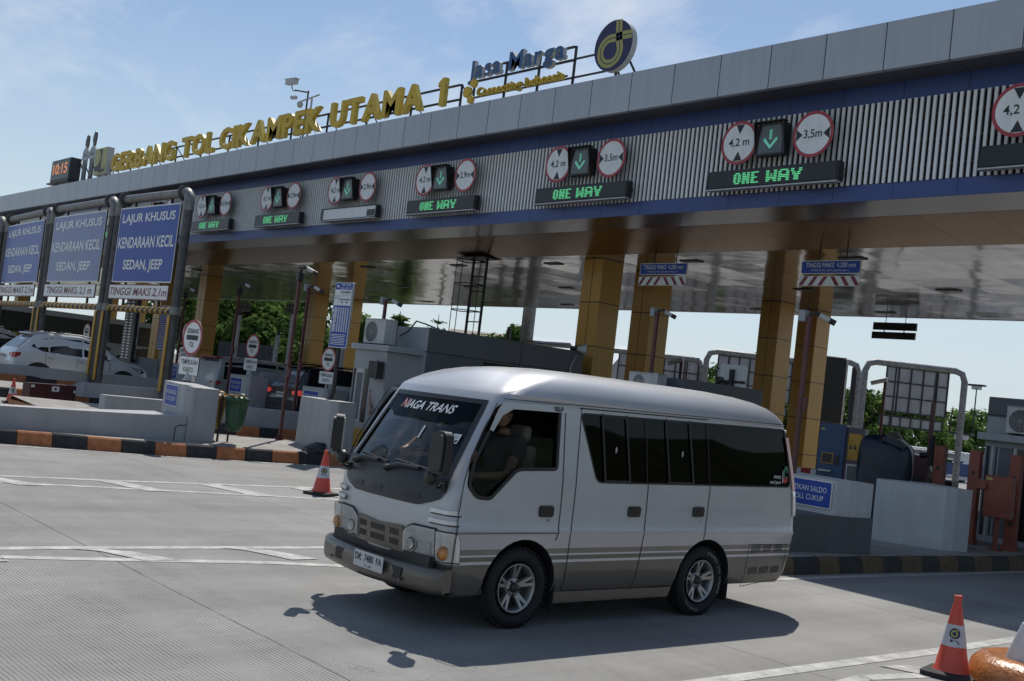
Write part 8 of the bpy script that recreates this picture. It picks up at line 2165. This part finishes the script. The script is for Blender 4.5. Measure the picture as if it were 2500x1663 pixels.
def conifer(label, px, pytop, depth, r_, n, seed, sparse=False):
    q = at_depth(px, pytop, depth); h = q.z; rnd = random.Random(seed); t = thing('conifer', label, 'tree', (q.x, q.y, 0))
    m = MB(); m.tube([(0, 0, 0), (0, 0, h*0.5), (0, 0, h)], [0.16, 0.10, 0.02], 'bark', 7); m.build('trunk', t)
    m = MB(); z = h*0.15
    while z < h*0.98:
        f = (1-z/h); k = 7
        for j in range(k):
            a = rnd.uniform(0, 2*PI); ln = r_*(0.2+1.0*f)*rnd.uniform(0.8, 1.1)
            for i in range(n):
                u_ = (i+rnd.random())/n; p = Vector((math.cos(a)*ln*u_, math.sin(a)*ln*u_, z+(0.25*ln*u_ if sparse else -0.15*ln*u_)))+Vector((rnd.uniform(-.1, .1), rnd.uniform(-.1, .1), rnd.uniform(-.08, .08)))
                s = 0.16 if sparse else 0.24; d = Vector((rnd.uniform(-1, 1), rnd.uniform(-1, 1), rnd.uniform(-.6, .6))).normalized(); v = d.orthogonal().normalized()
                m.add([p-d*s, p-v*s*0.3, p+d*s, p+v*s*0.3], [(0, 1, 2, 3)], 'leaf_dark' if sparse else rnd.choice(['leaf_bamboo', 'leaf_mid']))
        z += 0.62 if sparse else 0.3
    m.build('crown', t)
conifer('small pointed tree behind the booth air conditioner', 978, 760, 60, 1.5, 14, 3)
conifer('sparse layered conifer against the sky right of the air conditioner', 1072, 768, 85, 2.2, 9, 4, True)
tree_at('broadleaf_tree', 'round leafy tree against the sky left of the thick grey pole', 1255, 782, 75, 2.3, 2600, D3, 10, lobes=8, leaf=0.26)
tree_at('broadleaf_tree', 'low pale tree behind the ladder foot above the booth roof', 1205, 806, 72, 1.7, 1400, ['leaf_bamboo', 'leaf_light', 'leaf_mid'], 11, lobes=7, leaf=0.24)
tree_at('broadleaf_tree', 'small pale tree left of the ladder foot above the booth roof', 1150, 800, 74, 1.3, 900, ['leaf_bamboo', 'leaf_light', 'leaf_mid'], 12, lobes=6, leaf=0.22)
for i, (px, py, dp, rx) in enumerate(((1745, 905, 80, 3.2), (1690, 925, 84, 3.0), (1835, 858, 95, 3.4), (1990, 940, 95, 3.8), (2060, 922, 100, 4.4), (2120, 922, 98, 4.6), (2185, 955, 104, 4.6), (2262, 985, 108, 4.6), (2330, 962, 104, 4.6), (2392, 985, 110, 4.4), (2440, 1000, 112, 3.6), (2500, 985, 108, 3.2))):
    place = ['between the pipe portals', 'behind the grey panel left of the portal gap', 'just above the pipe portal left of the third column', 'behind the last orange column', 'right of the dark sign board', 'left behind the large panel back', 'behind the middle of the large panel back', 'right behind the large panel back', 'between the large panel back and its right post', 'below the flat headed lamp', 'behind the top of the right booth', 'at the right edge over the booth'][i]
    tree_at('broadleaf_tree', 'dense green tree '+place, px, py, dp, rx, 2600, D3, 20+i, group=GR, lobes=10, leaf=0.36, ground=-1.0)
tree_at('broadleaf_tree', 'low bushy tree behind the covered machine', 2200, 1030, 92, 3.6, 2200, D3, 41, group=GR, lobes=8, leaf=0.34, ground=-1.0)
tree_at('broadleaf_tree', 'low bushy tree above the far white car', 2310, 1040, 92, 3.6, 2200, D3, 42, group=GR, lobes=8, leaf=0.34, ground=-1.0)
tree_at('broadleaf_tree', 'low bushy tree left of the blue ticket machine', 2010, 1020, 90, 3.2, 1800, D3, 43, group=GR, lobes=8, leaf=0.34, ground=-1.0)
